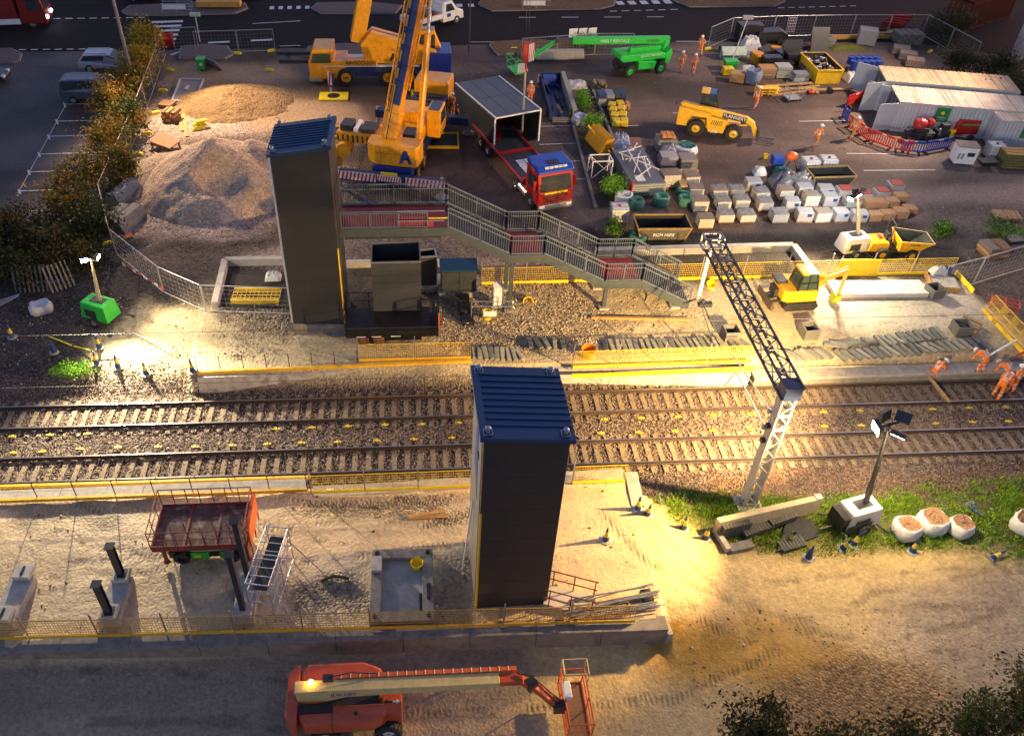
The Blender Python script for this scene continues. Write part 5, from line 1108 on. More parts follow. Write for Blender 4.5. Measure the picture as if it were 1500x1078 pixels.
for x in (-1.3, -5.6):
    for y in (-1.0, 1.0): wheel(t, x, y, .5, .35, steel, tread=False)
# white tipper van
a, b = G(607, 52, .93), G(672, 34, .93); d = b-a; rz = math.atan2(d.y, d.x)
t = T('tipper_van', 'white tipper van with a dropside bed driving on the road behind the cranes', 'van', tuple(a+Vector((-.2, 1.0, 0))), rz); h = 0
cab = MB().prof([(3.0, .4), (3.0, 2.2), (4.1, 2.25), (4.75, 1.45), (5.5, 1.15), (5.6, .4)], -.98, .98, 'y').build('cab', white, t, bevel=.08); mb = MB(); mb.add([(4.16, -.85, 2.17), (4.16, .85, 2.17), (4.77, .9, 1.5), (4.77, -.9, 1.5)], [(0, 3, 2, 1)]); mb.build('windscreen', gl, cab); MB().prof([(3.35, 1.35), (4.45, 1.35), (4.0, 2.0), (3.35, 2.0)], -1.0, -.985, 'y').build('side_window', gl, cab)
mb = MB(); mb.bx(-.6, -1.05, .85, 2.9, 1.05, .95); mb.bx(-.6, -1.05, .952, 2.9, -1.0, 1.35); mb.bx(-.6, 1.0, .952, 2.9, 1.05, 1.35); mb.bx(-.6, -1, .952, -.55, 1, 1.35); mb.bx(2.85, -1, .952, 2.9, 1, 2.0); mb.build('bed', white, t); mb = MB(); mb.box((1.5, .1, 1.2), (1.6, 1.3, .5), rz=.2); mb.box((.2, 0, 1.1), (.8, 1.2, .3)); mb.build('load', dsteel, t); MB().bx(-.5, -1.062, 1.3, 2.8, -1.052, 1.38).build('edge_strip', orange, t)
MB().bx(-.5, -.5, .5, 5.2, .5, .84).build('chassis', dsteel, t); MB().box((3.7, 0, 2.32), (.3, 1.2, .12)).build('light_bar', mat('amber_bar', (.7, .35, .05), .3), t); MB().box((3.7, -.99, 1.0), (.45, .02, .3)).build('door_badge', bplas, t)
for x in (.5, 4.7):
    for y in (-.9, .9): wheel(t, x, y, .38, .24, steel, tread=False)
for y in (-.7, .7): MB().box((5.55, y, .85), (.12, .35, .18)).build('headlight', whitep, t)
# ------------------------------------------------------------------ heaps of spoil and sand
def heap(name, label, px, rx, ry, hh, col, rz, seed, m, steep=1.2, cut=None):
    c = G(*px, .9); n = 90; u = np.linspace(-1.15, 1.15, n); U, V = np.meshgrid(u, u); nz = fbm(U*3+10, V*3+10, 1.1, seed, 5)-.5; r = np.sqrt(U*U+V*V)+nz*.35
    Z = hh*np.clip(1-r, 0, 1)**(1/steep)*1.0+nz*hh*.35*np.clip(1.1-r, 0, 1)+(fbm(U*16, V*16, 1., seed+3, 3)-.5)*.22*np.clip(1.1-r, 0, 1)
    if cut is not None: Z = cut(U, V, Z)
    Z = np.where(r > 1.04, -.25, Z); co, si = math.cos(rz), math.sin(rz); X = U*rx; Y = V*ry
    W = np.stack([c.x+X*co-Y*si, c.y+X*si+Y*co, .88+Z], -1).reshape(-1, 3); i = np.arange(n*n).reshape(n, n); q = np.stack([i[:-1, :-1], i[:-1, 1:], i[1:, 1:], i[1:, :-1]], -1).reshape(-1, 4)
    k = .7+.6*fbm(X, Y, 1.0, seed+9, 4); C4 = np.ones((n*n, 4)); C4[:, :3] = (np.array(col)[None]*k.reshape(-1, 1)); C4[:, 3] = .55
    tag(npmesh(name, W, q, m, C4, None, smooth=True), label, 'heap')
soilm = bpy.data.materials['soil']
heap('spoil_heap', 'large pale pinkish heap of crushed stone left of the far lift shaft', (322, 268), 5.4, 5.6, 3.2, (.52, .37, .25), R(12), 101, soilm, 1.15, lambda U, V, Z: np.maximum(np.maximum(Z, 2.5*np.clip(1-np.hypot((U-.45)/.55, (V-.15)/.7), 0, 1)**.8), 1.9*np.clip(1-np.hypot((U+.4)/.6, (V-.1)/.75), 0, 1)**.9)*(1-.5*np.exp(-(((U-.02)/.30)**2+((V+.42)/.24)**2)**2))+(fbm(U*9, V*9, 1., 7, 4)-.5)*.35*np.clip(1.1-np.hypot(U, V), 0, 1))
heap('spoil_heap', 'lower pale tail of spoil sloping down beside the left fence', (240, 255), 2.6, 4.2, .9, (.33, .25, .19), R(-10), 111, soilm)
heap('sand_heap', 'small orange brown sand heap by the grey board near the left fence', (345, 150), 4.6, 3.6, 1.25, (.26, .16, .075), R(5), 121, soilm, 1.3)
heap('rubble_mound', 'low dark mound of broken rubble below the concrete blocks at the fence', (192, 358), 1.4, 1.0, .5, (.12, .10, .08), 0, 131, soilm)

# ------------------------------------------------------------------ loose stone on the far platform
n = 7000; X = RNG.uniform(-13, 16, n); Y = RNG.uniform(7.2, 13.6, n)
pr = np.where((X > .8) & (X < 10), 1., np.where((X < -5.5) & (X > -9.5), .8, .12)); kp = (RNG.random(n) < pr) & ~((X > -6.6) & (X < 1.6) & (Y < 12.3))
X, Y = X[kp], Y[kp]; bs = np.array([(.44, .36, .23), (.36, .29, .19), (.5, .42, .29), (.28, .22, .15)]); cl = bs[RNG.integers(0, 4, len(X))]*RNG.uniform(.8, 1.2, (len(X), 1))
tag(stones('rubble', X, Y, ground_h(X, Y)+.03, RNG.uniform(.03, .12, len(X))**1.2, cl, stone_m), 'pale broken rubble on the far platform', 'rubble')
n = 4200; X = RNG.uniform(-21, -9, n); Y = RNG.uniform(15, 36, n); kp = RNG.random(n) < .5; X, Y = X[kp], Y[kp]
cl = np.array([(.33, .26, .2), (.24, .18, .14), (.4, .33, .26)])[RNG.integers(0, 3, len(X))]
n2 = 420; X2 = np.concatenate([RNG.uniform(-23, -12, n2), RNG.uniform(10, 24, n2)]); Y2 = np.concatenate([RNG.uniform(6.5, 13, n2), RNG.uniform(-13, -8, n2)]); c2 = np.array([(.34, .26, .15), (.27, .2, .12), (.5, .42, .3)])[RNG.integers(0, 3, len(X2))]
X = np.concatenate([X, X2]); Y = np.concatenate([Y, Y2]); cl = np.concatenate([cl, c2])
tag(stones('loose_gravel', X, Y, ground_h(X, Y)+.015, RNG.uniform(.02, .065, len(X)), cl, stone_m), 'loose gravel on the bare earth', 'gravel')

# scattered bits of site litter
n = 1500; X = np.concatenate([RNG.uniform(-18, 9, n//3), RNG.uniform(2, 46, n-n//3)]); Y = np.concatenate([RNG.uniform(-9, -2, n//3), RNG.uniform(15, 46, n-n//3)]); kp = ((Y > 16) & (fbm(X, Y, 4., 77, 3) > .5)) | ((Y < 0) & (RNG.random(n) < .35)); X, Y = X[kp], Y[kp]
lc_ = np.array([(.45, .42, .38), (.12, .09, .07), (.35, .2, .08), (.25, .22, .2), (.06, .06, .07), (.5, .36, .2)]); tag(stones('site_litter', X, Y, ground_h(X, Y)+.02, RNG.uniform(.02, .085, len(X)), lc_[RNG.integers(0, 6, len(X))], stone_m, flat=.3), 'scattered scraps and stones on the yard and platform', 'litter')
# ------------------------------------------------------------------ low concrete walls of the back pits
def wall_px(name, label, pts, h, th, m, z=.9, cat='wall'):
    t = T(name, label, cat, G(*pts[0], z)); b0 = G(*pts[0], z)
    for a, b in zip(pts, pts[1:]):
        p, q = G(*a, z)-b0, G(*b, z)-b0; MB().beam(p+Vector((0, 0, h/2-.1)), q+Vector((0, 0, h/2-.1)), th, h+.2).build('wall_panel', m, t, bevel=.015)
    return t
pale = mat('pale_concrete', (.46, .43, .37), .85, 0, .2, 2.5, bump=.2, dirt=.2, dcol=(.2, .17, .13))
wall_px('pit_wall', 'low pale concrete walls round the pit left of the far lift shaft', [(316, 452), (331, 388), (424, 386)], .45, .35, pale)
wall_px('pit_wall', 'pale concrete kerb wall behind the open-topped housing', [(508, 391), (545, 390), (690, 389)], .4, .3, pale)
wall_px('pit_wall', 'long pale concrete kerb wall with a returned right end behind the far fence', [(872, 374), (1160, 366), (1190, 408)], .45, .4, pale)
pitm = mat('pit_shade', (.03, .026, .022), .95, 0, .4, 3)
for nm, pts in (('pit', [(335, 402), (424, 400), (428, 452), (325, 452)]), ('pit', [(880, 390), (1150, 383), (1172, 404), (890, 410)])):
    w = [G(x, y, .92) for x, y in pts]; tag(MB().add([(p.x, p.y, .955) for p in w], [(3, 2, 1, 0)]).build(nm, pitm), kind='structure')  # flat dark sheets, the shade of sunken holes put into colour
a = G(376, 436, .95)
t = T('barrier_panel_stack', 'flat stack of yellow barrier panels lying in the left concrete pit', 'barrier panels', (a.x, a.y, .96), R(-2))
mb = MB()
for k in range(5): mb.beam((-1.3, -.5+.28*k, .12), (1.3, -.5+.28*k, .12), .05)
for k in range(12): mb.beam((-1.3+.236*k, -.5, .15), (-1.3+.236*k, .65, .15), .02)
mb.bx(-1.3, -.6, .0, 1.3, -.5, .25); mb.bx(-1.3, .6, 0, 1.3, .68, .2); mb.build('mesh_panel', yrail, t)
def sack(name, label, px, r, h, m, cat='bag', seed=1, z=None, fill=None, group=None, sq=1.):
    """soft bulk bag: rounded square that bulges, its top slumping in"""
    p = GG(*px); random.seed(seed); n = 20; pr = [(.80, 0), (.98, .10), (1.08, .4), (1.06, .7), (.96, .95), (.86, 1.03), (.70, .95), (.0, .80 if fill is None else .86)]; vs = []
    for k, (q, zz) in enumerate(pr):
        for i in range(n):
            a = 2*math.pi*i/n; s = 1/max(abs(math.cos(a)), abs(math.sin(a)))**.55; j = 1+random.uniform(-.06, .06); zj = random.uniform(-.05, .08) if k > 3 and k < 7 else 0
            vs.append((r*q*s*j*math.cos(a), r*q*s*j*math.sin(a)*sq, h*(zz+zj)))
    fs = [(k*n+i, k*n+(i+1) % n, (k+1)*n+(i+1) % n, (k+1)*n+i) for k in range(len(pr)-1) for i in range(n)]; fs.append(tuple(range(n-1, -1, -1))); mi = [0]*(5*n)+[1 if fill else 0]*(2*n)+[0]
    mb = MB(); mb.v = vs; mb.f = fs; mb.m = mi; o = mb.build(name, [m, fill or m], None, (p.x, p.y, p.z if z is None else z), random.uniform(0, 1.5), smooth=True)
    if fill: 
        f = MB(); [f.ball((random.uniform(-.6, .6)*r, random.uniform(-.6, .6)*r*sq, h*.88), random.uniform(.05, .11), 6, jit=.2) for _ in range(40)]; f.build('filling', fill, o)
    return tag(o, label, cat, group)
def bundle(name, label, px, w, d, h, m, cat, seed=3, z=None, rz=0., lump=.25):
    """crumpled sheeting or heaped soft stuff"""
    p = GG(*px); n = 16; rs_ = np.random.default_rng(seed); q = rs_.random((n+1, n+1))
    def fz(u, v): e = min(1, 4.5*min(u, 1-u, v, 1-v)); return h*(e**.6)*(1-lump+lump*2*q[int(u*n+.5), int(v*n+.5)])-.02
    o = MB().grid(-w/2, -d/2, w/2, d/2, n, n, fz).build(name, m, None, (p.x, p.y, p.z if z is None else z), rz, smooth=True); return tag(o, label, cat)
bundle('crumpled_sack', 'crumpled white sack lying on the left pit barriers', (401, 412), .9, .7, .35, tarp, 'bag', 5, 1.15)
# pale slab and timber formwork on the right of the platform
a, b = G(1222, 437, .9), G(1358, 433, .9); L_ = (b-a).length
tag(MB().bx(0, 0, 0, L_, 1.35, .28).build('concrete_slab', mat('fresh_concrete', (.62, .60, .56), .8, 0, .1, 2, bump=.15), None, (a.x, a.y, .9), R(-1), bevel=.02), 'long pale fresh concrete slab beside the mini excavator arm', 'concrete slab')
a = G(1363, 424, .9); t = T('formwork', 'timber edged concrete pad with a white sack and blue tub at the right corner', 'formwork', (a.x, a.y, .9), R(-12))
MB().bx(.07, .0, 0, 1.6, 1.3, .2).build('concrete_pad', pale, t); mb = MB(); mb.bx(0, -.1, 0, .065, 1.4, .3); mb.bx(.07, -.06, 0, 1.6, -.002, .28); mb.build('timber_edge', owood, t)
bundle('crumpled_sack', 'small white sack on the timber edged pad', (1372, 404), .9, .6, .4, tarp, 'bag', 9, 1.1)
def tub(label, px, r, h, m, tilt=0., z=None, cat='tub', inner=None):
    p = GG(*px); mb = MB(); mb.lathe([(r*.78, 0), (r, h), (r*1.08, h), (r*1.08, h*.96), (r*.92, h*.96), (r*.72, .04), (0, .04)], n=16)
    for s in (-1, 1): mb.path([(s*r*.9, -r*.35, h), (s*r*1.05, 0, h*1.15), (s*r*.9, r*.35, h)], .02)
    o = mb.build('flexi_tub', m, None, (p.x, p.y, p.z if z is None else z), 0); o.rotation_euler = (tilt, 0, 0); return tag(o, label, cat)
tub('orange round tub standing among the grey kerbs by the yellow barrier', (861, 522), .38, .5, mat('orange_plastic', (.75, .22, .01), .5))
tub('blue tub on the timber edged pad at the right corner', (1386, 404), .22, .3, bplas, 0, 1.12)
tub('yellow tub behind the small pedestrian barrier by the white cabinet', (713, 466), .3, .42, yplas)
tub('yellow tub lying on its side below the far fence', (772, 438), .28, .45, yplas, R(75))
tub('yellow tub beside the end of the footbridge stair', (1040, 420), .26, .3, yplas, R(20))
tub('yellow bucket standing inside the square concrete pit frame', (611, 832), .24, .3, yplas, 0, .98)
def pitbox(label, px, s=.8, rz=0.):
    p = GG(*px); t = T('cable_pit_box', label, 'pit box', p, rz, 'open grey pit boxes on the platform'); mb = MB(); h = .62
    for q in ((0, 0, s, .05), (0, s-.05, s, s), (0, .05, .05, s-.05), (s-.05, .05, s, s-.05)): mb.bx(q[0], q[1], 0, q[2], q[3], h)
    mb.bx(.05, .05, .02, s-.05, s-.05, .06); mb.build('box_wall', mat('pit_box_grey', (.13, .13, .12), .6, 0, .2, 4), t); r = MB()
    for z in (.2, .42): r.bx(-.015, -.015, z, s+.015, -.001, z+.03); r.bx(s+.001, 0, z, s+.015, s, z+.03)
    r.build('rib', mat('pit_rib', (.17, .17, .155), .6), t)
pitbox('open grey pit box left of the slanting gantry arm', (1061, 502), .8, R(2)); pitbox('open grey pit box right of the slanting gantry arm', (1177, 499), .82, R(4)); pitbox('open grey pit box near the leaning barriers at the right', (1399, 494), .85, R(-3)); pitbox('open grey pit box behind the pale concrete slab at the right end', (1364, 440), .8, R(12))
# planks, kerb slabs
def plank(label, p1, p2, w, h, m, z=.93, z2=None, name='plank'):
    a, b = G(*p1, z), G(*p2, z2 or z); tag(MB().beam((0, 0, 0), b-a, w, h).build(name, m, None, a), label, 'plank')
plank('long orange timber lying on the far platform below the stair', (866, 465), (1012, 468), .16, .1, owood, 1.0)
plank('long pale timber laid across the far track beside the kneeling worker', (1352, 541), (1391, 589), .14, .08, wood, .45, .1)
plank('crossed timber lying behind the near platform barrier, upper one', (598, 757), (652, 748), .14, .06, owood, 1.0); plank('timber lying behind the near platform barrier, lower one', (598, 759), (656, 756), .14, .06, owood, .96)
plank('thin yellow batten on the dark earth between the left cones', (72, 493), (105, 506), .06, .04, yplas, .95); plank('short yellow batten beside the left weeds', (108, 507), (132, 513), .06, .04, yplas, .93)
plank('white tape post lying by the green lighting tower', (195, 488), (240, 508), .05, .05, white, .95)
slabm = [mat('kerb_slab_a', (.20, .20, .17), .85, 0, .25, 5), mat('kerb_slab_b', (.27, .26, .21), .85, 0, .25, 5), mat('kerb_slab_c', (.16, .165, .15), .85, 0, .25, 5)]
SLM = [MB().bx(-.12, -.45, -.07, .12, .45, .07).build('kerb_slab', m, bevel=.015) for m in slabm]; used = set()
def slabrow(lab, px1, px2, n, ang, jit=.25, tilt=.35, s=1.):
    for i in range(n):
        k = (i+.5)/n; x = px1[0]+(px2[0]-px1[0])*k; y = px1[1]+(px2[1]-px1[1])*k; p = GG(x, y); m = random.randrange(3); o = SLM[m]
        if m in used: o = o.copy(); COL.objects.link(o)
        used.add(m); o.location = p+Vector((0, 0, .12)); o.rotation_euler = (random.uniform(-.1, .2), random.uniform(-tilt, tilt), ang+random.uniform(-jit, jit)); o.scale = (s, s, 1)
        tag(o, 'kerb slab %s, %s from left' % (lab, ORD[i]), 'kerb slab', 'loose grey kerb slabs '+lab)
slabrow('lying beside the near shaft roof', (690, 519), (765, 522), 9, .2); slabrow('in the upper short row left of the orange tub', (770, 505), (830, 507), 5, .15)
slabrow('in the dark row right of the orange tub', (882, 509), (1060, 506), 20, .1, .12); slabrow('near the gantry arm', (1068, 508), (1098, 507), 3, .4)
slabrow('in the pale row right of the gantry arm', (1155, 524), (1212, 520), 8, .5, .1); slabrow('in the stacked row on the platform', (1214, 509), (1276, 501), 7, 1.2, .3)
slabrow('in the back row by the open pit box', (1284, 503), (1380, 490), 12, .25, .15); slabrow('in the front row by the leaning barriers', (1225, 524), (1440, 505), 20, .45, .15)
# small railing with sign, pedestrian barrier
a = G(690, 472, .9); t = T('pedestrian_barrier', 'small galvanised pedestrian barrier with a white sign by the white cabinet', 'barrier', (a.x, a.y, .9), R(-2)); mb = MB()
for y in (0, .45): mb.path([(0, y, 0), (0, y, .95), (.1, y, 1.05), (2.2, y, 1.05), (2.3, y, .95), (2.3, y, 0)], .022); mb.beam((0, y, .3), (2.3, y, .3), .03); [mb.beam((.2*k, y, .3), (.2*k, y, 1.05), .012) for k in range(1, 12)]
mb.build('frame', steel, t); MB().box((1.0, -.05, .6), (.7, .02, .35)).build('sign', whitep, t)
# ------------------------------------------------------------------ near platform: foundations, posts, frame
def footing(label, p_top, p_bot, w, posts, z=.9):
    a, b = G(*p_bot, z), G(*p_top, z); d = b-a; L_ = d.length; rz = math.atan2(d.y, d.x); t = T('column_footing', label, 'footing', a, rz)
    MB().bx(0, -w/2, 0, L_, w/2, .42).build('base_block', conc, t, bevel=.02)
    for x, kind in posts:
        MB().bx(x-.3, -w/2+.1, .421, x+.3, w/2-.1, .62).build('plinth', pale, t, bevel=.015)
        if kind == 'post':
            mb = MB(); hp_ = 2.3
            for s in (-1, 1): mb.bx(x+s*.1-.012, -.12, .62, x+s*.1+.012, .12, hp_)
            mb.bx(x-.088, -.012, .62, x+.088, .012, hp_); mb.bx(x-.17, -.17, hp_, x+.17, .17, hp_+.03); mb.bx(x-.2, -.2, .62, x+.2, .2, .645); mb.build('steel_post', dsteel, t)
        elif kind == 'tall':
            mb = MB(); mb.bx(x-.1, -.1, .62, x+.1, .1, 3.9); mb.bx(x-.17, -.17, 3.9, x+.17, .17, 3.93); mb.build('steel_post', dsteel, t)
        else: MB().bx(x-.2, -.04, .621, x+.2, .04, .66).build('slot', blackp, t)
footing('concrete footing with two empty slotted plinths at the left end of the near platform', (40, 852), (6, 924), .85, ((.35, 'slot'), (2.2, 'slot')))
footing('concrete footing carrying two short dark steel posts on the near platform', (183, 853), (161, 921), .8, ((.35, 'post'), (2.0, 'post')))
footing('concrete footing carrying two tall dark steel posts beside the scaffold ladder', (367, 855), (358, 917), .8, ((.35, 'tall'), (1.8, 'tall')))
a = G(541, 917, .9); b = G(636, 914, .9); w = (b-a).length; dp = (G(541, 812, .9)-a).length; t = T('pit_surround', 'square grey concrete pit frame set in the near platform sand', 'pit frame', (a.x, a.y, .9), R(-1))
mb = MB(); q = .42; h = .3
for r in ((0, 0, w, q*.9), (0, dp-q, w, dp), (0, q*.9, q, dp-q), (w-q, q*.9, w, dp-q)): mb.bx(r[0], r[1], -.1, r[2], r[3], h)
mb.build('frame', dconc, t, bevel=.015); MB().bx(q, q*.9, -.1, w-q, dp-q, .06).build('pit_floor', conc, t); mb = MB(); mb.bx(.02, dp-1.1, h+.001, q-.02, dp-.42, h+.16); mb.build('step_block', pale, t); mb = MB()
for x in (.2, w-.2):
    for y in (.2, dp-.2): mb.lathe([(.09, h), (.09, h+.09), (.05, h+.16), (0, h+.17)], (x, y, 0), 8)
mb.bx(w-.25, .9, h, w-.12, 1.6, h+.06); mb.bx(w-q-.12, .5, .07, w-q-.02, 1.3, .12); mb.build('anchor', blackp, t)
# scaffold ladder tower
a = G(372, 905, .9); t = T('scaffold_tower', 'aluminium scaffold ladder tower standing beside the tall posts', 'scaffold tower', (a.x, a.y, .9), R(80)); mb = MB(); L_ = 2.6; wd = .85; H_ = 2.2
for x in (0, L_*.5, L_):
    for y in (0, -wd): mb.tube((x, y, 0), (x, y, H_), .026)
for z in (.3, 1.1, 1.7, H_):
    for y in (0, -wd): mb.tube((0, y, z), (L_, y, z), .024)
    for x in (0, L_*.5, L_): mb.tube((x, 0, z), (x, -wd, z), .024)
for k in range(8): mb.tube((L_*k/7, 0, H_), (L_*k/7, -wd, H_), .02)
mb.tube((0, -wd, 0), (L_*.5, -wd, H_), .02); mb.tube((L_*.5, -wd, 0), (L_, -wd, H_), .02); mb.build('frame', chrome if False else mat('aluminium', (.55, .57, .60), .35, .7, .1, 4), t); MB().bx(.1, -wd+.15, 1.72, L_-.1, -.15, 1.76).build('platform_board', blackp, t)
mb = MB(); mb.tube((.3, -wd, 1.9), (-.4, -wd-1.0, .02), .025); mb.tube((L_-.3, -wd, 1.9), (L_-.2, -wd-1.1, .02), .025); mb.build('stabiliser', steel, t)
# scaffold tubes and planks at the right end, red ramp
a = G(905, 905, .9); t = T('scaffold_bundle', 'heap of bundled scaffold tubes and boards at the right end of the near platform', 'scaffold tubes', (a.x, a.y+.55, .92), R(8)); mb = MB(); random.seed(4)
for k in range(26): y = random.uniform(-.4, .5); z = random.uniform(.05, .45); mb.tube((-1.7+random.uniform(-.4, .3), y, z*.6), (1.6+random.uniform(-.5, .2), y+random.uniform(-.15, .2), z), .026, 6)
mb.build('scaffold_tube', mat('worn_tube', (.30, .30, .29), .5, .5, .3, 3), t); mb = MB(); mb.box((1.3, .1, .12), (.4, .5, .2)); mb.build('clamp_crate', [dsteel], t)
mb = MB(); [mb.beam((-2.1+.45*k, -.45, .1), (-1.8+.45*k, .1, .12), .2, .05) for k in range(4)]; mb.build('board', wood, t)
a = G(806, 875, .9); t = T('access_ramp', 'pale access ramp with red handrails right of the near lift shaft', 'ramp', (a.x, a.y, .9), R(-18))
MB().prof([(-.2, 0), (1.7, 0), (1.7, .1), (-.2, .25)], -.5, .4, 'y').build('ramp_deck', pale, t); mb = MB()
for y in (-.5, .4):
    for z in (.45, .95): mb.tube((-.2, y, .2+z), (1.7, y, .1+z), .025)
    for x in (0, .8, 1.6): mb.tube((x, y, .1), (x, y, 1.1), .025)
mb.build('handrail', rs, t)
MB_ = MB(); MB_.path([(0, 0, .05), (.5, .12, .12), (1.1, -.05, .05)], .07); p = G(470, 852, .92)
tag(MB_.build('cable_duct', blackp, None, p, .1), 'short black flexible duct lying left of the square pit frame', 'duct')
# ------------------------------------------------------------------ right verge: concrete L, trough stacks, bags, cones
a, b = GG(1047, 786), GG(1196, 752); d = b-a; rz = math.atan2(d.y, d.x); L_ = d.length; t = T('concrete_trough', 'long L-shaped concrete wall unit lying on the grass, holding black troughs', 'concrete unit', (a.x, a.y, a.z), rz)
MB().bx(0, 0, 0, L_, .28, .95).build('wall_panel', mat('sandy_concrete', (.40, .34, .22), .85, 0, .2, 3, bump=.2, dirt=.2), t, bevel=.02); MB().bx(0, -.9, 0, .22, -.002, .3).build('end_leg', conc, t); MB().bx(.23, -1.0, 0, 1.3, -.6, .18).build('loose_block', dconc, t)
MB().bx(L_-.3, .0, .951, L_, .28, 1.02).build('end_cap', conc, t)
def troughs(label, px, n, rows, rz, z=0.):
    p = GG(*px); mb = MB()
    for r in range(rows):
        for k in range(n): mb.bx(k*.15, 0, r*.27, k*.15+.11, .55, r*.27+.25)
        mb.bx(.02, .02, r*.27+.02, n*.15-.06, .5, r*.27+.23, 1)
    tag(mb.build('trough_stack', [mat('trough_grey', (.075, .075, .07), .6, 0, .2, 6), blackp], None, (p.x, p.y, p.z+z), rz), label, 'trough stack')
troughs('tall stack of ribbed black troughs against the concrete wall unit', (1056, 792), 9, 3, rz); troughs('low pale-edged trough stack beside the tall trough stack', (1091, 792), 10, 1, rz+.1, .1); troughs('ribbed trough stack behind the round-holed black board', (1128, 780), 9, 1, rz+.1, .3); troughs('ribbed trough stack lying alone at the front of the grass', (1146, 812), 8, 1, rz+.02)
p = GG(1165, 788); tag(MB().prof([(-1.3, -.4), (.9, -.35), (1.25, .5), (.4, .9), (-.2, .55)], .14, .2, 'z').build('black_board', blackp, None, p, rz+.1), 'large black plastic board lying on the grass behind a cone', 'board')
for i, px in enumerate(((1121, 762), (1132, 759), (1141, 761))):
    p = GG(*px); tag(MB().lathe([(.11, 0), (.11, .25), (.115, .27), (.09, .28), (0, .28)], n=12).build('paint_tin', red if i < 2 else whitep, None, p+Vector((0, 0, .12))), '%s by the concrete wall unit' % ['left red tin', 'right red tin', 'small white tin'][i], 'tin')
fillm = mat('woodchip', (.30, .17, .09), .9, 0, .5, 14, bump=.6)
sack('bulk_bag', 'white bulk bag of woodchip, leftmost of three on the grass', (1323, 783), .5, .75, tarp, seed=1, fill=fillm); sack('bulk_bag', 'white bulk bag of woodchip, middle of three on the grass', (1360, 774), .54, .8, tarp, seed=2, fill=fillm); sack('bulk_bag', 'white bulk bag of woodchip, rightmost of three on the grass', (1402, 779), .46, .68, tarp, seed=3, fill=fillm); sack('bulk_bag', 'white bulk bag cut by the right frame edge on the grass', (1496, 775), .5, .7, tarp, seed=4, fill=fillm)
sack('bulk_bag', 'slumped white bulk bag on the dark earth at the left', (62, 457), .55, .55, tarp, seed=5, sq=.8)
def cone(label, px, kind='blue', tilt=(0, 0), group=None, sc=1.):
    p = GG(*px); t = T('traffic_cone', label, 'cone', p, random.uniform(0, 1.5), group); c1, c2 = {'blue': (mat('cone_blue', (.012, .04, .16), .5), mat('cone_yellow', (.62, .50, .05), .5)), 'orange': (mat('cone_red', (.75, .1, .02), .5), whitep), 'plain': (mat('cone_blue', (.012, .04, .16), .5),)*2}[kind]
    MB().lathe([(.27, 0), (.27, .03), (.18, .05), (.15, .06)], n=8).build('cone_base', mat('cone_base_grey', (.30, .30, .28), .7), t)
    mb = MB(); R_ = lambda z: .145-(z-.06)*.155
    for z0, z1, mi in ((.06, .3, 0), (.3, .58, 1), (.58, .82, 0)): mb.lathe([(R_(z0), z0), (R_(z1), z1)], n=14, mi=mi)
    mb.build('cone_body', [c1, c2], t); t.rotation_euler = (tilt[0], tilt[1], 0); t.scale = (sc,)*3; return t
cl_ = 'blue and yellow cones left of the far platform'
for i, (px, lab) in enumerate((((18, 494), 'farthest left on the dark earth'), ((80, 516), 'dark one beside the yellow batten'), ((146, 509), 'behind the weeds patch'), ((142, 533), 'at the corner of the weeds patch'), ((173, 538), 'right of the weeds patch'), ((214, 548), 'on the pale gravel between weeds and wall'), ((282, 544), 'at the left end of the yellow wall coping'))):
    cone('blue and yellow cone %s' % lab, px, 'plain' if i == 1 else 'blue', group=cl_)
for px, lab, k, tl in (((934, 746), 'blue and yellow cone by the short end wall of the near platform', 'blue', (0, 0)), ((948, 753), 'second blue and yellow cone at the edge of the grass by the end wall', 'blue', (.2, 0)), ((887, 791), 'blue and yellow cone alone on the sand right of the near lift shaft', 'blue', (0, 0)), ((1001, 774), 'blue and yellow cone in the grass left of the concrete wall unit', 'blue', (0, 0)), ((1033, 789), 'cone touching the left end of the concrete wall unit', 'blue', (0, 0)), ((1155, 793), 'cone standing on the black board', 'blue', (.1, .1)), ((1184, 817), 'plain dark blue cone at the grass edge', 'plain', (0, 0)), ((1234, 803), 'left one of two touching cones below the black and white lighting tower', 'blue', (.2, .1)), ((1249, 799), 'right one of two touching cones below the black and white lighting tower', 'blue', (-.1, .2)), ((1336, 808), 'blue and yellow cone in front of the leftmost woodchip bag', 'blue', (0, 0)), ((1449, 820), 'blue and yellow cone lying at the edge of the haul road at the right', 'blue', (-.3, 1.2)), ((1420, 740), 'blue cone lying in the grass near the tracks', 'plain', (1.3, .6))): cone(lab, px, k, tl)
cone('red and white cone beside the blue lined trough in the yard', (788, 127), 'orange', sc=1.25)
p = GG(170, 533); tag(MB().beam((0, 0, 0), (1.7, .15, .05), .12, .1).build('black_timber', dsteel, None, p+Vector((-1.5, .2, .05))), 'dark timber lying behind the weeds patch', 'timber')
# ------------------------------------------------------------------ storage yard
cmn = {}
ply = mat('plywood_top', (.20, .155, .11), .8, 0, .25, 6); creamb = mat('cream_block', (.50, .44, .33), .85, 0, .15, 7, bump=.2); greyb = mat('grey_block_top', (.20, .195, .185), .85, 0, .3, 5, bump=.4); wrap = mat('white_wrap', (.33, .32, .29), .35, 0, .12, 7, bump=.2, bscale=15); brickt = mat('red_brick_top', (.38, .06, .045), .7, 0, .25, 8); carton = mat('carton', (.36, .19, .08), .8, 0, .2, 6); joint = mat('block_joint', (.22, .19, .14), .9)
def pallet_base(mb, w, d, mi):
    for y in (-d/2+.05, 0, d/2-.05): mb.bx(-w/2, y-.05, .03, w/2, y+.05, .11, mi)
    for k in range(6): x = -w/2+.05+(w-.1)*k/5; mb.bx(x-.05, -d/2, .112, x+.05, d/2, .135, mi); 
PROTO = {}
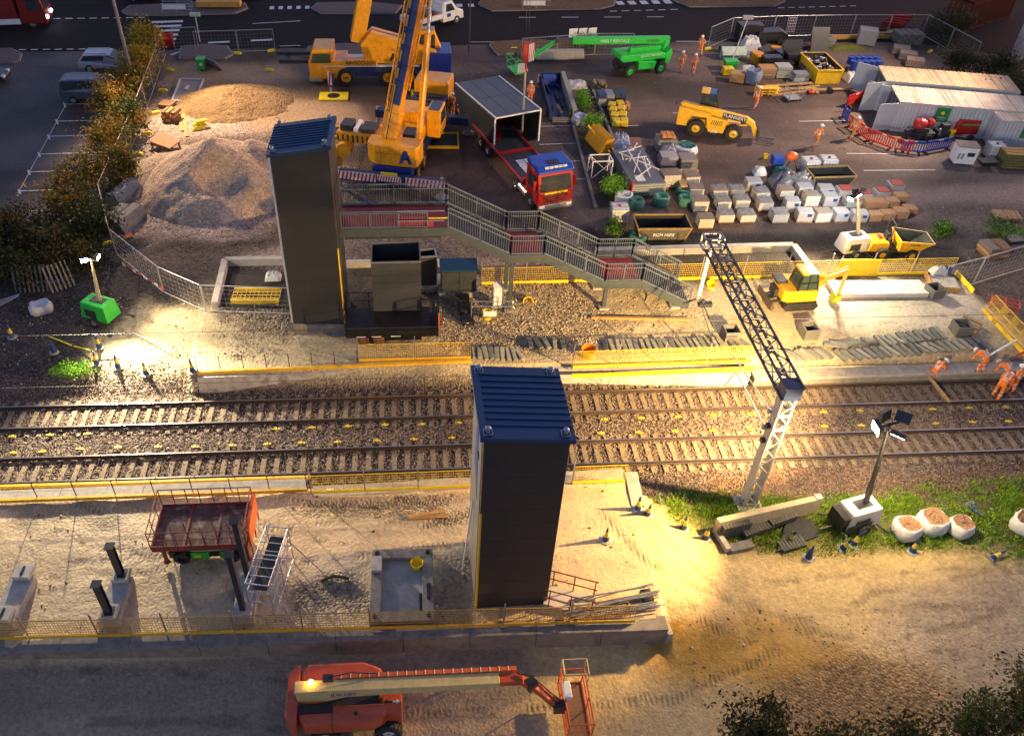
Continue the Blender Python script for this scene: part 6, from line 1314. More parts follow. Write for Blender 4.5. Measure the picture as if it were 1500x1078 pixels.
def pallet(kind, px, label, rz=0., sc=1., group='pallets of blocks in the yard grid'):
    p = G(*px, .9); p = Vector((p.x, p.y+.5, .9)); 
    if kind in PROTO: return dup(PROTO[kind], p, rz, label, scale=(sc*random.uniform(.92, 1.04), sc*random.uniform(.9, 1.04), sc*random.uniform(.8, 1.08)))
    t = T('block_pallet', label, 'pallet', p, rz, group); t.scale = (sc,)*3; w, d = 1.15, 1.0; mb = MB(); pallet_base(mb, w, d, 0); mb.build('pallet_board', dwood, t)
    h = {'cream': .86, 'grey': .66, 'white': .82, 'red': .6, 'carton': .62}[kind]; mb = MB(); z0 = .136
    if kind in ('cream', 'grey'):
        mb.bx(-w/2+.02, -d/2+.02, z0, w/2-.02, d/2-.02, z0+h-.03, 1); nx, nz = 4, max(3, round(h/.2))
        for k in range(nz):
            for i in range(nx): x0 = -w/2+i*w/nx+.006; x1 = x0+w/nx-.012; mb.bx(x0, -d/2-.006, z0+k*h/nz+.006, x1, -d/2+.1, z0+(k+1)*h/nz-.012); mb.bx(x0, d/2-.1, z0+k*h/nz+.006, x1, d/2+.006, z0+(k+1)*h/nz-.012)
            for i in range(3): y0 = -d/2+.11+i*(d-.22)/3; mb.bx(w/2-.1, y0, z0+k*h/nz+.006, w/2+.004, y0+(d-.22)/3-.012, z0+(k+1)*h/nz-.012); mb.bx(-w/2-.004, y0, z0+k*h/nz+.006, -w/2+.1, y0+(d-.22)/3-.012, z0+(k+1)*h/nz-.012)
        mb.build('block_stack', [creamb, joint], t)
        if kind == 'cream': MB().bx(-w/2-.02, -d/2-.02, z0+h, w/2+.02, d/2+.02, z0+h+.03).build('top_board', ply, t)
        else:
            tb = MB(); [tb.bx(-w/2+i*w/3+.01, -d/2+j*d/3+.01, z0+h, -w/2+(i+1)*w/3-.01, -d/2+(j+1)*d/3-.01, z0+h+random.uniform(.05, .1)) for i in range(3) for j in range(3)]; tb.build('top_block', greyb, t)
    elif kind == 'white':
        mb.bx(-w/2, -d/2, z0, w/2, d/2, z0+h); mb.build('wrapped_stack', wrap, t, bevel=.04); mb = MB(); mb.bx(.1, -d/2-.012, z0+h*.55, .42, -d/2-.002, z0+h*.85); mb.build('label_sheet', navy, t)
    elif kind == 'red':
        mb.bx(-w/2, -d/2, z0, w/2, d/2, z0+h-.08, 1)
        for i in range(7):
            for j in range(4): mb.bx(-w/2+.2+i*(w-.25)/7, -d/2+.05+j*(d-.1)/4, z0+h-.078, -w/2+.2+(i+1)*(w-.25)/7-.02, -d/2+.05+(j+1)*(d-.1)/4-.02, z0+h)
        mb.build('brick_stack', [brickt, wrap], t)
    else:
        mb.bx(-w/2, -d/2, z0, w/2, d/2, z0+h); mb.build('carton', carton, t, bevel=.01); MB().bx(-w/2+.01, -.04, z0+h+.001, w/2-.01, .04, z0+h+.004).build('tape', wood, t)
    PROTO[kind] = t; return t
rows = {'back': [('cream', 1013, 277), ('grey', 1054, 294), ('grey', 1080, 292), ('grey', 1115, 298), ('cream', 1151, 296), ('white', 1178, 292), ('white', 1210, 292), ('red', 1238, 292), ('red', 1267, 296), ('red', 1293, 294), ('red', 1314, 283)],
 'middle': [('cream', 1020, 293), ('cream', 1026, 313), ('grey', 1060, 309), ('grey', 1087, 308), ('grey', 1121, 312), ('white', 1160, 314), ('cream', 1188, 306), ('white', 1216, 306), ('red', 1250, 307), ('carton', 1277, 309), ('carton', 1293, 308), ('carton', 1308, 307), ('carton', 1321, 300)],
 'front': [('cream', 1034, 337), ('grey', 1064, 329), ('grey', 1095, 328), ('grey', 1142, 329), ('white', 1179, 329), ('cream', 1205, 329), ('white', 1232, 328), ('white', 1260, 329), ('carton', 1283, 328), ('carton', 1302, 326), ('carton', 1321, 324), ('carton', 1335, 318)]}
dsc = {'cream': 'cream blocks under a brown board', 'grey': 'cream and grey blocks', 'white': 'white wrapped blocks', 'red': 'red bricks in white wrap', 'carton': 'brown cartons'}
for rn, it in rows.items():
    for i, (k, x, y) in enumerate(it): pallet(k, (x, y), '%s, %s from left, %s row of the yard grid' % (dsc[k], ORD[i], rn), R(random.uniform(-6, 3)), .74 if k == 'carton' else .84)
pallet('cream', (982, 278), 'pallet of cream blocks under a brown board beside the orange timber frame', R(3)); pallet('white', (1104, 283), 'white wrapped pallet with a sheet behind the yard grid', R(-3), .9)
bundle('tarpaulin', 'grey crumpled tarpaulin over goods behind the yard grid', (1160, 272), 3.0, 1.6, .9, mat('grey_tarp', (.13, .135, .145), .35, 0, .3, 3, bump=.6, bscale=6), 'tarpaulin', 21)
# tanks in cages
def ibc(label, px, rz=0., m=None):
    p = G(*px, .9); t = T('ibc_tank', label, 'liquid tank', (p.x, p.y+.5, .9), rz, 'white caged liquid tanks'); mb = MB(); pallet_base(mb, 1.1, 1.0, 0); mb.build('pallet_board', wood if m else dsteel, t); MB().bx(-.53, -.48, .14, .53, .48, 1.1).build('bottle', mat('tank_plastic', (.62, .62, .58), .4, 0, .1, 3), t, bevel=.08); mb = MB()
    for z in (.2, .42, .64, .86, 1.08):
        for y in (-.5, .5): mb.beam((-.56, y, z), (.56, y, z), .022)
        for x in (-.56, .56): mb.beam((x, -.5, z), (x, .5, z), .022)
    for k in range(6):
        x = -.56+1.12*k/5; [mb.beam((x, y, .13), (x, y, 1.1), .022) for y in (-.5, .5)]; y = -.5+1.0*k/5; [mb.beam((q, y, .13), (q, y, 1.1), .022) for q in (-.56, .56)]
    for y in (-.2, .2): mb.beam((-.56, y, 1.11), (.56, y, 1.11), .03)
    mb.build('cage', steel, t); MB().lathe([(.1, 1.1), (.1, 1.15), (0, 1.16)], n=12).build('cap', blackp if not m else red, t)
ibc('white caged tank, left one of two behind the yard grid', (1186, 259), R(4)); ibc('white caged tank with dark label, right one of two behind the yard grid', (1212, 257), R(-2)); ibc('white caged tank with a red cap left of the open rusty skip', (907, 330), R(-3), 1); ibc('white caged tank beside the white cabinet at the right edge', (1457, 236), R(-8))
# skips
def skip(label, px, w, d, h, m, rz=0., txt=None, fill=None, taper_=.35, hold='yard'):
    p = G(*px, .9); t = T('waste_skip', label, 'skip', (p.x, p.y, .9), rz); o = [(-w/2+taper_, .1, 0), (w/2-taper_, .1, 0), (w/2-taper_, d-.1, 0), (-w/2+taper_, d-.1, 0), (-w/2, 0, h), (w/2, 0, h), (w/2, d, h), (-w/2, d, h)]
    mb = MB(); mb.add(o, [(3, 2, 1, 0), (0, 1, 5, 4), (1, 2, 6, 5), (2, 3, 7, 6), (3, 0, 4, 7)]); mb.add([(x*.96, .04+y*.96, z+.05) for x, y, z in o], [(0, 1, 2, 3), (4, 5, 1, 0), (5, 6, 2, 1), (6, 7, 3, 2), (7, 4, 0, 3)], 1)
    b = mb.build('body', [m, mat('skip_inside', (.022, .02, .018), .9, 0, .4, 3)], t); mb = MB(); [mb.beam(o[a], o[c], .1, .09) for a, c in ((4, 5), (5, 6), (6, 7), (7, 4))]; [mb.beam(o[k], o[k+4], .08) for k in range(4)]; mb.build('rim', mat('skip_rim', (.30, .19, .05), .7, .1, .4, 4, dirt=.3) if hold == 'yard' else m, t)
    if txt: text(txt, .3, b, (0, .03, h*.55), (R(95), 0, 0), whitep)
    if fill:
        mb = MB(); random.seed(8)
        for k in range(60): mb.box((random.uniform(-w*.38, w*.38), random.uniform(.3, d-.3), h*.75+random.uniform(-.1, .15)), (random.uniform(.1, .45), random.uniform(.05, .25), random.uniform(.05, .2)), random.uniform(0, 3), k % 4, random.uniform(-.5, .5))
        mb.build('waste', [whitep, dsteel, wood, greyb], t)
skip('open rusty yellow-rimmed skip standing behind the long kerb wall', (970, 357), 3.3, 1.7, 1.05, mat('worn_skip', (.10, .085, .06), .7, .1, .4, 3, dirt=.4), R(-1), 'RCM HIRE')
skip('dark low skip behind the two caged tanks', (1218, 277), 3.0, 1.5, .9, mat('black_skip', (.03, .03, .028), .6, .1, .3, 3), R(2))
skip('yellow fronted waste skip full of rubbish beside the white containers', (1211, 124), 2.2, 4.0, 1.2, yel, R(0), None, True, .12, 'y')
MB_ = MB(); p = G(1205, 90, .9)
tag(MB_.box((0, 0, 1.3), (1.6, .08, 2.2), rx=R(-25)).build('skip_cover', blackp, None, (p.x-.1, p.y+1.4, .95)), 'black lid leaning at the back of the yellow fronted skip', 'lid')
# containers
contm = mat('container_white', (.50, .52, .52), .5, .1, .15, 2, dirt=.2, dcol=(.22, .16, .1)); rustroof = mat('rusty_white_roof', (.56, .46, .36), .6, 0, .25, 1.2, dirt=.85, dcol=(.13, .05, .02), stretch=(2.4, .05, 1))
def container(label, a, b, dep, h, m, roofm_, doors='open', sign=False, rz=None, name='shipping_container'):
    d = b-a; L_ = d.length; rz = math.atan2(d.y, d.x); t = T(name, label, 'container', (a.x, a.y, .9), rz); n = max(8, round(L_/.28)); mb = MB()
    def corr(y0, s):
        pts = []
        for k in range(n): x = L_*k/n; w = L_/n; pts += [(x, y0), (x+w*.35, y0), (x+w*.5, y0+s*.04), (x+w*.85, y0+s*.04)]
        pts.append((L_, y0)); vs = [(x, y, .12) for x, y in pts]+[(x, y, h-.1) for x, y in pts]; k = len(pts); mb.add(vs, [(i, i+1, i+1+k, i+k) for i in range(k-1)])
    corr(0.02, 1); corr(dep-.02, -1); mb.bx(L_-.05, .06, .12, L_, dep-.06, h-.1)
    if doors == 'shut': mb.bx(.02, .06, .12, .07, dep-.06, h-.1)
    w_ = mb.build('wall', m, t); mb = MB(); mb.bx(.05, .06, .1, L_-.05, dep-.06, .14); mb.build('floor_board', dwood, t)
    mb = MB()
    for x in (0, L_-.12):
        for y in (-.01, dep-.11): mb.bx(x, y, 0, x+.12, y+.12, h)
    for y in (-.005, dep-.115): mb.bx(.12, y, 0, L_-.12, y+.12, .12); mb.bx(.12, y, h-.1, L_-.12, y+.12, h)
    for x in (.002, L_-.1): mb.bx(x, .11, h-.1, x+.1, dep-.115, h)
    mb.build('frame', m, t); mb = MB(); pts = []
    for k in range(n): x = L_*k/n; w = L_/n; pts += [(x, h), (x+w*.4, h), (x+w*.5, h+.025), (x+w*.9, h+.025)]
    pts.append((L_, h)); k = len(pts); vs = [(x, 0, z+.004) for x, z in pts]+[(x, dep, z+.004) for x, z in pts]; mb.add(vs, [(i, i+1, i+1+k, i+k) for i in range(k-1)]); mb.build('roof', roofm_, t)
    if doors == 'open':
        for y, s, an in ((0, -1, R(200)), (dep, 1, R(150))):
            q = MB(); q.bx(0, -.03, .12, dep/2-.02, .03, h-.1); o = q.build('door', m, t, (-.02, y, 0), an); MB().beam((.35, -.05, .2), (.35, -.05, h-.2), .035).build('lock_bar', steel, o)
    else:
        mb = MB()
        for y in (.4, .9, dep-.9, dep-.4): mb.beam((-.02, y, .2), (-.02, y, h-.2), .035)
        mb.build('lock_bar', steel, t)
    if sign:
        x = L_*sign; s = MB().bx(x, -.035, h*.45, x+1.0, -.012, h*.92).build('sign_panel', mat('sign_green', (.01, .22, .05), .5), t); MB().lathe([(.13, -.045), (.13, -.036)], (x+.5, 0, h*.75), 14, 'y').build('sign_disc', yplas, s); text('SUNBELT', .16, s, (x+.5, -.037, h*.60), (R(90), 0, 0), whitep); text('RENTALS', .14, s, (x+.5, -.037, h*.52), (R(90), 0, 0), mat('sign_pale', (.35, .6, .35), .5))
    return t
a = G(1303, 192, .9); b = G(1519, 211, .9); u_ = (b-a).normalized(); n_ = Vector((-u_.y, u_.x, 0)); container('white container with an open door and a green sign, behind the red barriers', a, a+u_*10.2, 3.2, 2.3, contm, rustroof, 'open', .27)
a2 = a+n_*3.65-u_*.3; container('white container with open doors behind the other open container', a2, a2+u_*9.9, 3.2, 2.45, contm, mat('rusty_roof_orange', (.52, .36, .21), .6, 0, .25, 1.2, dirt=.85, dcol=(.13, .05, .018), stretch=(2.4, .05, 1)), 'open')
a = G(1448, 218, .9); b = G(1540, 224, .9); container('short white container with shut doors at the right edge', a, a+(b-a).normalized()*5, 2.3, 2.2, contm, rustroof, 'shut', .35)
crd = mat('container_red', (.16, .025, .012), .5, .1, .25, 2, dirt=.35)
for i, (px, z, lab) in enumerate((((1420, 52), .9, 'lower dark red container standing in the top right corner'), ((1420, 52), 3.45, 'upper dark red container stacked in the top right corner'))):
    a = G(*px, .9)+Vector((0, 1.0, 0)); t = container(lab, a, a+Vector((7, 4.2, 0)), 2.4, 2.5, crd, crd, 'shut'); t.location.z = z
p = G(1470, 95, .9); tag(MB().prof([(0, 0), (9, 5), (9, 5.6), (-.2, .6)], 0, 4.2, 'z').build('boundary_wall', mat('render_wall', (.34, .31, .28), .85, 0, .25, 1.5, dirt=.4), None, (p.x+1.2, p.y+.5, .9)), 'pale rendered wall at the top right frame corner', 'wall')
FMP = G(1487, 165, .9); FMT = T('floodlight_mast', 'tall dark floodlight mast rising out of frame at the right behind the containers', 'floodlight mast', FMP); MB().tube((0, 0, 0), (0, 0, 17), .17, 12, .1).build('column', dsteel, FMT)
# red and blue barriers
def bar(px1, px2, m, lab, solid=False):
    a, b = G(*px1, .9), G(*px2, .9); d = b-a; L_ = d.length; t = T('pedestrian_barrier', lab, 'barrier', a, math.atan2(d.y, d.x), 'red and blue plastic barriers before the containers'); mb = MB()
    mb.bx(.02, -.03, .88, L_-.02, .03, 1.0); mb.bx(.02, -.03, .15, L_-.02, .03, .27); n = max(3, round(L_/.2))
    for k in range(n+1): x = .05+(L_-.1)*k/n; mb.bx(x-.035, -.025, .27, x+.035, .025, .88)
    if solid: mb.bx(.05, -.015, .27, L_-.05, .015, .88)
    mb.build('panel', m, t); f = MB(); [f.bx(x-.04, -.3, .0, x+.04, .3, .14) for x in (.2, L_-.2)]; f.build('foot', blackp, t); MB().bx(L_*.4, -.034, .9, L_*.6, -.031, .98).build('reflector', whitep, t)
bar((1232, 172), (1240, 182), bplas, 'blue barrier at the upper left end of the barrier line'); bar((1240, 186), (1253, 196), rplas, 'red barrier next to the blue one by the orange worker'); bar((1255, 198), (1272, 210), rplas, 'red barrier behind the worker beside the container door'); bar((1274, 209), (1306, 221), rplas, 'long red barrier in the middle of the barrier line'); bar((1308, 221), (1334, 226), rplas, 'red barrier overlapping the blue ones'); bar((1318, 223), (1350, 227), bplas, 'blue barrier standing close behind the overlapping red one'); bar((1352, 226), (1390, 219), bplas, 'blue barrier at the right end of the barrier line'); bar((1238, 158), (1262, 150), rplas, 'solid red barrier across the container doors', True)
# machines in front of the containers
def machine(label, px, parts, name='site_machine', cat='machine', rz=0.):
    p = G(*px, .9); t = T(name, label, cat, p, rz)
    for nm, m, f in parts: mb = MB(); f(mb); mb.build(nm, m, t, bevel=.02)
    return t
def wheels_(mb, xs, y, r, w=.16):
    for x in xs:
        for s in (-1, 1): mb.lathe([(r*.5, -w/2), (r, -w/2), (r, w/2), (r*.5, w/2)], (x, s*y, r), 12, 'y')
machine('red topped concrete mixer trailer with black wheels before the container', (1343, 205), [('wheel', black, lambda mb: wheels_(mb, (-.5, .5), .5, .3)), ('frame', dsteel, lambda mb: (mb.bx(-1, -.4, .35, 1, .4, .7), mb.box((0, 0, .9), (.9, .7, .3)))), ('drum', red, lambda mb: (mb.lathe([(.3, -.4), (.45, -.1), (.42, .2), (.25, .45)], (-.2, 0, 1.25), 14, 'x'), mb.lathe([(.25, -.2), (.35, 0), (.2, .3)], (.6, .1, 1.3), 12, 'x')))], 'mixer_trailer', 'mixer')
machine('grey engine unit with a dark cowl before the container', (1375, 204), [('wheel', black, lambda mb: wheels_(mb, (-.3, .3), .4, .22)), ('engine', dsteel, lambda mb: (mb.bx(-.5, -.35, .3, .5, .35, .8), mb.box((.1, 0, 1.0), (.6, .5, .45)))), ('pipe', steel, lambda mb: mb.tube((-.3, -.3, .4), (-.45, -.35, 1.0), .08))], 'engine_unit', 'machine')
machine('red portable generator with a green stripe against the container', (1413, 203), [('body', red, lambda mb: mb.prof([(-.9, .3), (.9, .3), (.9, 1.1), (.75, 1.4), (-.75, 1.4), (-.9, 1.1)], 0, 1.0, 'y')), ('stripe', green, lambda mb: mb.bx(-.6, -.012, 1.0, .8, -.002, 1.12)), ('wheel', black, lambda mb: wheels_(mb, (0,), .55, .28))], 'generator', 'generator')
tub('yellow barrel between the engine unit and the red generator', (1389, 204), .28, .7, yplas)
machine('white upright cabinet unit with dark vents in front of the short container', (1410, 243), [('body', white, lambda mb: mb.bx(-.7, 0, .12, .7, 1.1, 1.35)), ('lid', mat('brown_lid', (.22, .17, .13), .7), lambda mb: mb.bx(-.74, -.03, 1.352, .74, 1.13, 1.42)), ('vent', blackp, lambda mb: (mb.bx(.0, -.012, .7, .5, -.002, 1.0), [mb.bx(-.6+.25*k, -.012, .8-.15*j, -.45+.25*k, -.002, .9-.15*j) for k in range(2) for j in range(3)]))], 'cabinet_unit', 'cabinet', R(-12))
machine('black plastic wheelbarrow tub beside the caged tank at the right edge', (1447, 250), [('tray', blackp, lambda mb: mb.taper((-.45, .1, .45, .7), (-.65, 0, .65, .85), .25, .6)), ('leg', dsteel, lambda mb: [mb.beam((x, .4, .25), (x, .4, 0), .06) for x in (-.3, .3)])], 'wheelbarrow', 'barrow')
machine('stack of green and brown timber bundles at the right edge', (1490, 250), [('timber', mat('green_timber', (.14, .13, .04), .8, 0, .4, 5), lambda mb: [mb.bx(-1.1, .0, .1+.2*k, 1.3, 1.4, .27+.2*k) for k in range(5)]), ('top_board', owood, lambda mb: [mb.bx(-1.1, .05+.45*k, 1.1, 1.3, .4+.45*k, 1.16) for k in range(3)])], 'timber_bundle', 'timber stack', R(-8))
machine('orange cement mixer with a blue engine beside the two caged tanks', (1155, 247), [('drum', orange, lambda mb: mb.lathe([(.14, -.3), (.34, -.1), (.34, .1), (.2, .42), (.17, .42), (.05, .3)], (-.1, 0, .95), 14, 'x')), ('stand', dsteel, lambda mb: (mb.beam((-.5, -.4, 0), (.1, 0, .9), .07), mb.beam((.5, -.4, 0), (.1, 0, .9), .07), mb.beam((.1, .5, 0), (.1, 0, .9), .07))), ('engine', bplas, lambda mb: mb.bx(-1.3, -.2, .3, -.5, .5, .9)), ('wheel', black, lambda mb: wheels_(mb, (-.8,), .45, .25))], 'cement_mixer', 'mixer')
tub('small yellow bucket on the ground left of the cement mixer', (1121, 232), .17, .3, yplas)
for k, (px, w, d, h, m, lab) in enumerate(((( 1112, 255), .9, .7, .5, tarp, 'crumpled white sack behind the yard grid at its left'), ((1145, 257), 1.2, .8, .55, mat('teal_sheet', (.03, .16, .13), .6, 0, .3, 4), 'teal sheet heaped in front of the cement mixer'), ((842, 128), 2.2, 1.2, .5, tarp, 'white plastic sheet heaped by the blue lined trough'), ((908, 216), 1.5, 1.3, .9, mat('pale_blue_sacks', (.42, .45, .55), .7, 0, .25, 5, bump=.6, bscale=8), 'pile of pale blue sacks in the middle strip'), ((916, 228), 1.3, .7, .6, mat('pale_blue_sacks', (.42, .45, .55)), 'smaller pale blue sack pile touching the steel tray'), ((978, 232), 1.2, 1.1, .8, mat('mauve_sack', (.42, .38, .42), .7, 0, .25, 5, bump=.6), 'mauve white sacks before the orange timber frame'), ((1098, 72), 1.8, 1.2, 1.0, tarp, 'white sacks heaped before the black tank in the far yard'), ((1178, 95), .8, 1.8, .9, mat('sky_blue_sheet', (.30, .42, .62), .6, 0, .2, 4, bump=.5), 'pale blue sheet draped beside the yellow fronted skip'), ((1094, 108), 1.6, .9, .6, tarp, 'white sheet on goods beside the wooden crate'), ((1245, 118), 1.0, 1.4, .6, tarp, 'white sacks by the black hose coil near the containers'), ((1240, 72), 3.2, 1.0, .35, mat('moss', (.12, .13, .015), .9, 0, .5, 8, bump=.8), 'mossy heap of weeds at the back of the far yard'))): bundle('crumpled_sheet' if 'sheet' in lab else ('weed_heap' if 'weed' in lab else 'sack_pile'), lab, px, w, d, h, m, 'sheet' if 'sheet' in lab else ('weeds' if 'weed' in lab else 'sacks'), 30+k)
gb = mat('green_bag', (.04, .17, .12), .7, 0, .25, 6, bump=.5, bscale=10, dirt=.2)
for i, (px, r, h, lab) in enumerate((((967, 300), .5, .7, 'green bulk bag behind the middle of the rusty skip'), ((1000, 287), .45, .6, 'green bulk bag right behind the rusty skip'), ((1001, 300), .4, .6, 'green bulk bag at the right corner of the rusty skip'), ((931, 304), .45, .6, 'dark green bulk bag between caged tank and rusty skip'), ((934, 353), .5, .5, 'dark green bulk bag below the rusty skip by the kerb wall'))): sack('bulk_bag', lab, px, r, h, gb, seed=40+i)
sack('bulk_bag', 'pale blue bulk bag tilted in the planting strip', (848, 182), .55, .7, mat('pale_blue_bag', (.45, .50, .60), .7, 0, .2, 6, bump=.5), seed=50); sack('bulk_bag', 'white bulk bag with a green sheet on top in the middle yard', (1002, 226), .75, .7, tarp, seed=51, fill=mat('teal_sheet', (.03, .16, .13))); sack('bulk_bag', 'white crumpled bag behind the caged tank beside the shrub', (913, 296), .55, .6, tarp, seed=52); sack('mesh_bag', 'blue grey net bag of goods beside the wooden crate in the far yard', (1101, 122), .6, 1.1, mat('net_blue', (.16, .19, .28), .7, 0, .3, 10, bump=.6, bscale=25), seed=53)
# generic boxes and stacks: label, px, size, material, extra
def stack(label, px, w, d, n, hh, mlist, name, cat, rz=0., gap=.02, jit=.03, split=1):
    p = G(*px, .9); mb = MB(); random.seed(hash(label) % 1000 if False else len(label)*7+int(px[0]))
    for k in range(n):
        for s in range(split): x0 = -w/2+s*w/split; mb.box((x0+w/split/2+random.uniform(-jit, jit), d/2+random.uniform(-jit, jit), .06+hh*(k+.5)), (w/split-gap, d, hh-gap), random.uniform(-jit, jit), (k+s) % len(mlist))
    return tag(mb.build(name, mlist, None, (p.x, p.y, .9), rz, bevel=.01), label, cat)
yb = mat('yellow_sack', (.72, .50, .02), .6, 0, .25, 5, bump=.5, bscale=8); greyst = mat('grey_sheet', (.24, .25, .27), .5, .2, .2, 4)
stack('coil of pale timber offcuts at the top of the planting strip', (879, 134), 1.0, .9, 3, .2, [wood, joint], 'timber_offcuts', 'timber', split=4, jit=.1); stack('stack of grey white packs in the planting strip', (887, 157), 1.3, 1.2, 3, .3, [greyst, wrap, navy], 'pack_stack', 'packs', split=2); stack('dark blue crates right of the grey white packs', (908, 153), .9, 1.2, 2, .35, [navy, dsteel], 'crate_stack', 'crates', split=2); stack('small stack of timber rounds beside the yellow sacks', (917, 162), .6, .6, 3, .16, [wood, owood], 'timber_rounds', 'timber', split=3, jit=.06)
for i in range(8):
    x, y = [(897, 170), (909, 168), (899, 178), (911, 177), (901, 187), (913, 187), (895, 163), (907, 161)][i]; p = G(x, y, .9); mb = MB(); mb.box((0, .3, .42), (.6, .75, .24), random.uniform(-.2, .2)); mb.box((.02, .3, .18), (.62, .78, .24), random.uniform(-.1, .1)); tag(mb.build('yellow_sack', yb, None, (p.x, p.y, .9), R(-12), bevel=.06), 'yellow sack in the double row by the planting strip, %s from the back' % ORD[[6, 7, 0, 1, 2, 3, 4, 5].index(i)], 'sack', 'yellow sacks by the planting strip')
p = G(884, 228, .9); t = T('barrier_panel_stack', 'stack of orange yellow panels leaning in the planting strip', 'panels', (p.x, p.y, .9), R(15)); mb = MB(); [mb.box((.1*k, 1.4, .6), (.05, 2.6, 1.2), ry=R(28)) for k in range(6)]; mb.build('panel', mat('orange_yellow', (.72, .36, .01), .5, 0, .2, 4), t); mb = MB(); [mb.beam((.55+.1*k, .1, .1), (-.1+.1*k, 2.7, 1.1), .1) for k in (0, 4)]; mb.build('brace', yel, t)
stack('brown rusty sheet pack right of the pale blue sacks', (932, 228), 1.4, 2.0, 2, .2, [mat('brown_sheet', (.26, .12, .07), .7, 0, .25, 4)], 'sheet_pack', 'sheets'); stack('pallet of grey white slabs topped with orange bricks in the middle yard', (976, 224), 1.4, 1.2, 4, .22, [wrap, greyst, wrap, joint], 'slab_pallet', 'pallet'); p = G(976, 208, 1.9); stack('orange bricks on top of the grey white slab pallet', (976, 222), .9, .8, 1, .2, [mat('orange_brick', (.6, .22, .05), .7)], 'brick_layer', 'bricks', split=5); bpy.context.scene.collection.objects['brick_layer'].location.z = 1.85
stack('pallet of red white packs before the orange timber frame', (979, 246), 1.2, 1.0, 3, .25, [wrap, mat('pink_pack', (.5, .3, .3), .6)], 'pack_pallet', 'pallet'); stack('brown grey slab stack behind the orange timber frame', (1008, 250), 1.2, 1.2, 3, .24, [mat('brown_grey', (.22, .19, .17), .8, 0, .2, 4), joint], 'slab_stack', 'slabs')
p = G(995, 275, .9); tag(MB().bx(-1.4, .9, .6, 1.4, 1.15, .8).bx(-.25, -1.0, .5, .25, .9, .7).bx(-1.3, .95, 0, -1.1, 1.1, .6).bx(1.1, .95, 0, 1.3, 1.1, .6).build('timber_trestle', wood, None, p, R(-2)), 'T-shaped orange timber frame among the pallets', 'timber frame')
# long steel tray with lattice scrap, lattice frames, trough
a, b = G(948, 288, .9), G(916, 236, .9); d = b-a; rz = math.atan2(d.y, d.x)-math.pi/2; t = T('steel_tray', 'long grey steel box unit carrying a tangle of white lattice', 'steel unit', (a.x, a.y, .9), rz); L_ = d.length
MB().bx(-1.15, 0, .1, 1.15, L_, .95).build('body', mat('unit_grey', (.13, .14, .145), .5, .2, .2, 3), t, bevel=.03); mb = MB(); [mb.bx(-1.18, -.06, .12+.17*k, 1.18, -.002, .22+.17*k) for k in range(5)]; mb.build('slat_front', wrap, t); mb = MB(); random.seed(3)
for k in range(16): mb.beam((random.uniform(-.9, .9), random.uniform(.6, L_), 1.0), (random.uniform(-.9, .9), random.uniform(.6, L_), 1.1+random.random()*.4), .05)
mb.build('lattice_scrap', white, t); MB().bx(-1.2, -.1, .2, -1.12, .3, 1.1).build('red_post', rplas, t); MB().bx(-.7, .4, .952, -.1, 1.2, .958).build('paper', whitep, t)
p = G(880, 262, .9); mb = MB(); q = [(-.7, 0, 0), (.7, 0, 0), (.7, 1.0, 0), (-.7, 1.0, 0)]; tp = [(x, y, 1.3) for x, y, _ in q]
for k in range(4): mb.beam(q[k], q[(k+1) % 4], .06); mb.beam(tp[k], tp[(k+1) % 4], .06); mb.beam(q[k], tp[k], .07); mb.beam(q[k], tp[(k+1) % 4], .045)
tag(mb.build('lattice_cage', white, None, p, R(4)), 'white open lattice frame standing at the foot of the planting strip', 'lattice frame')
a, b = G(822, 178, .9), G(806, 122, .9); d = b-a; rz = math.atan2(d.y, d.x)-math.pi/2; L_ = d.length; t = T('long_trough', 'long blue lined steel trough with one thick pale side right of the grey module', 'trough', (a.x, a.y, .9), rz); mb = MB(); mb.bx(-.9, 0, 0, .8, L_, .1); mb.bx(-.95, 0, 0, -.88, L_, .9); mb.bx(-.9, L_-.06, .1, .8, L_, .9); mb.build('tray', navy, t); MB().bx(.8, -.1, 0, 1.15, L_, 1.0).bx(-.7, -.15, 0, .798, -.002, .35).build('pale_side', mat('buff', (.36, .33, .26), .7, 0, .2, 4), t); mb = MB(); [mb.box((random.uniform(-.5, .5), random.uniform(.6, L_-.8), .25), (.15, random.uniform(1, 2), .12), random.uniform(-.2, .2)) for _ in range(7)]; mb.build('steel_offcut', dsteel, t); MB().box((-.2, L_-.6, .5), (1.1, .8, .7)).build('blue_crate', bplas, t); MB().box((0, 1.6, .36), (.2, 1.5, .05), .15).build('plank', wood, t)
plank('rusty brown timber lying left of the blue lined trough', (797, 170), (800, 145), .25, .15, dwood, .98)
# planting strip kerbs
stripm = mat('bark', (.055, .038, .026), .95, 0, .5, 5, bump=.8, bscale=15); w_ = [G(x, y, .93) for x, y in ((838, 185), (850, 120), (872, 118), (905, 190), (925, 300), (872, 305))]; tag(MB().add([(p.x, p.y, .955) for p in w_], [tuple(range(5, -1, -1))]).build('planting_bed', stripm), kind='structure')
for lab, pts in (('dark kerb along the left side of the planting strip', [(838, 180), (872, 306)]), ('dark kerb along the right side of the planting strip', [(866, 128), (905, 222)])):
    a, b = G(*pts[0], .9), G(*pts[1], .9); tag(MB().beam((0, 0, .08), (b-a)+Vector((0, 0, .08)), .2, .2).build('kerb', kerbm, None, a), kind='structure')
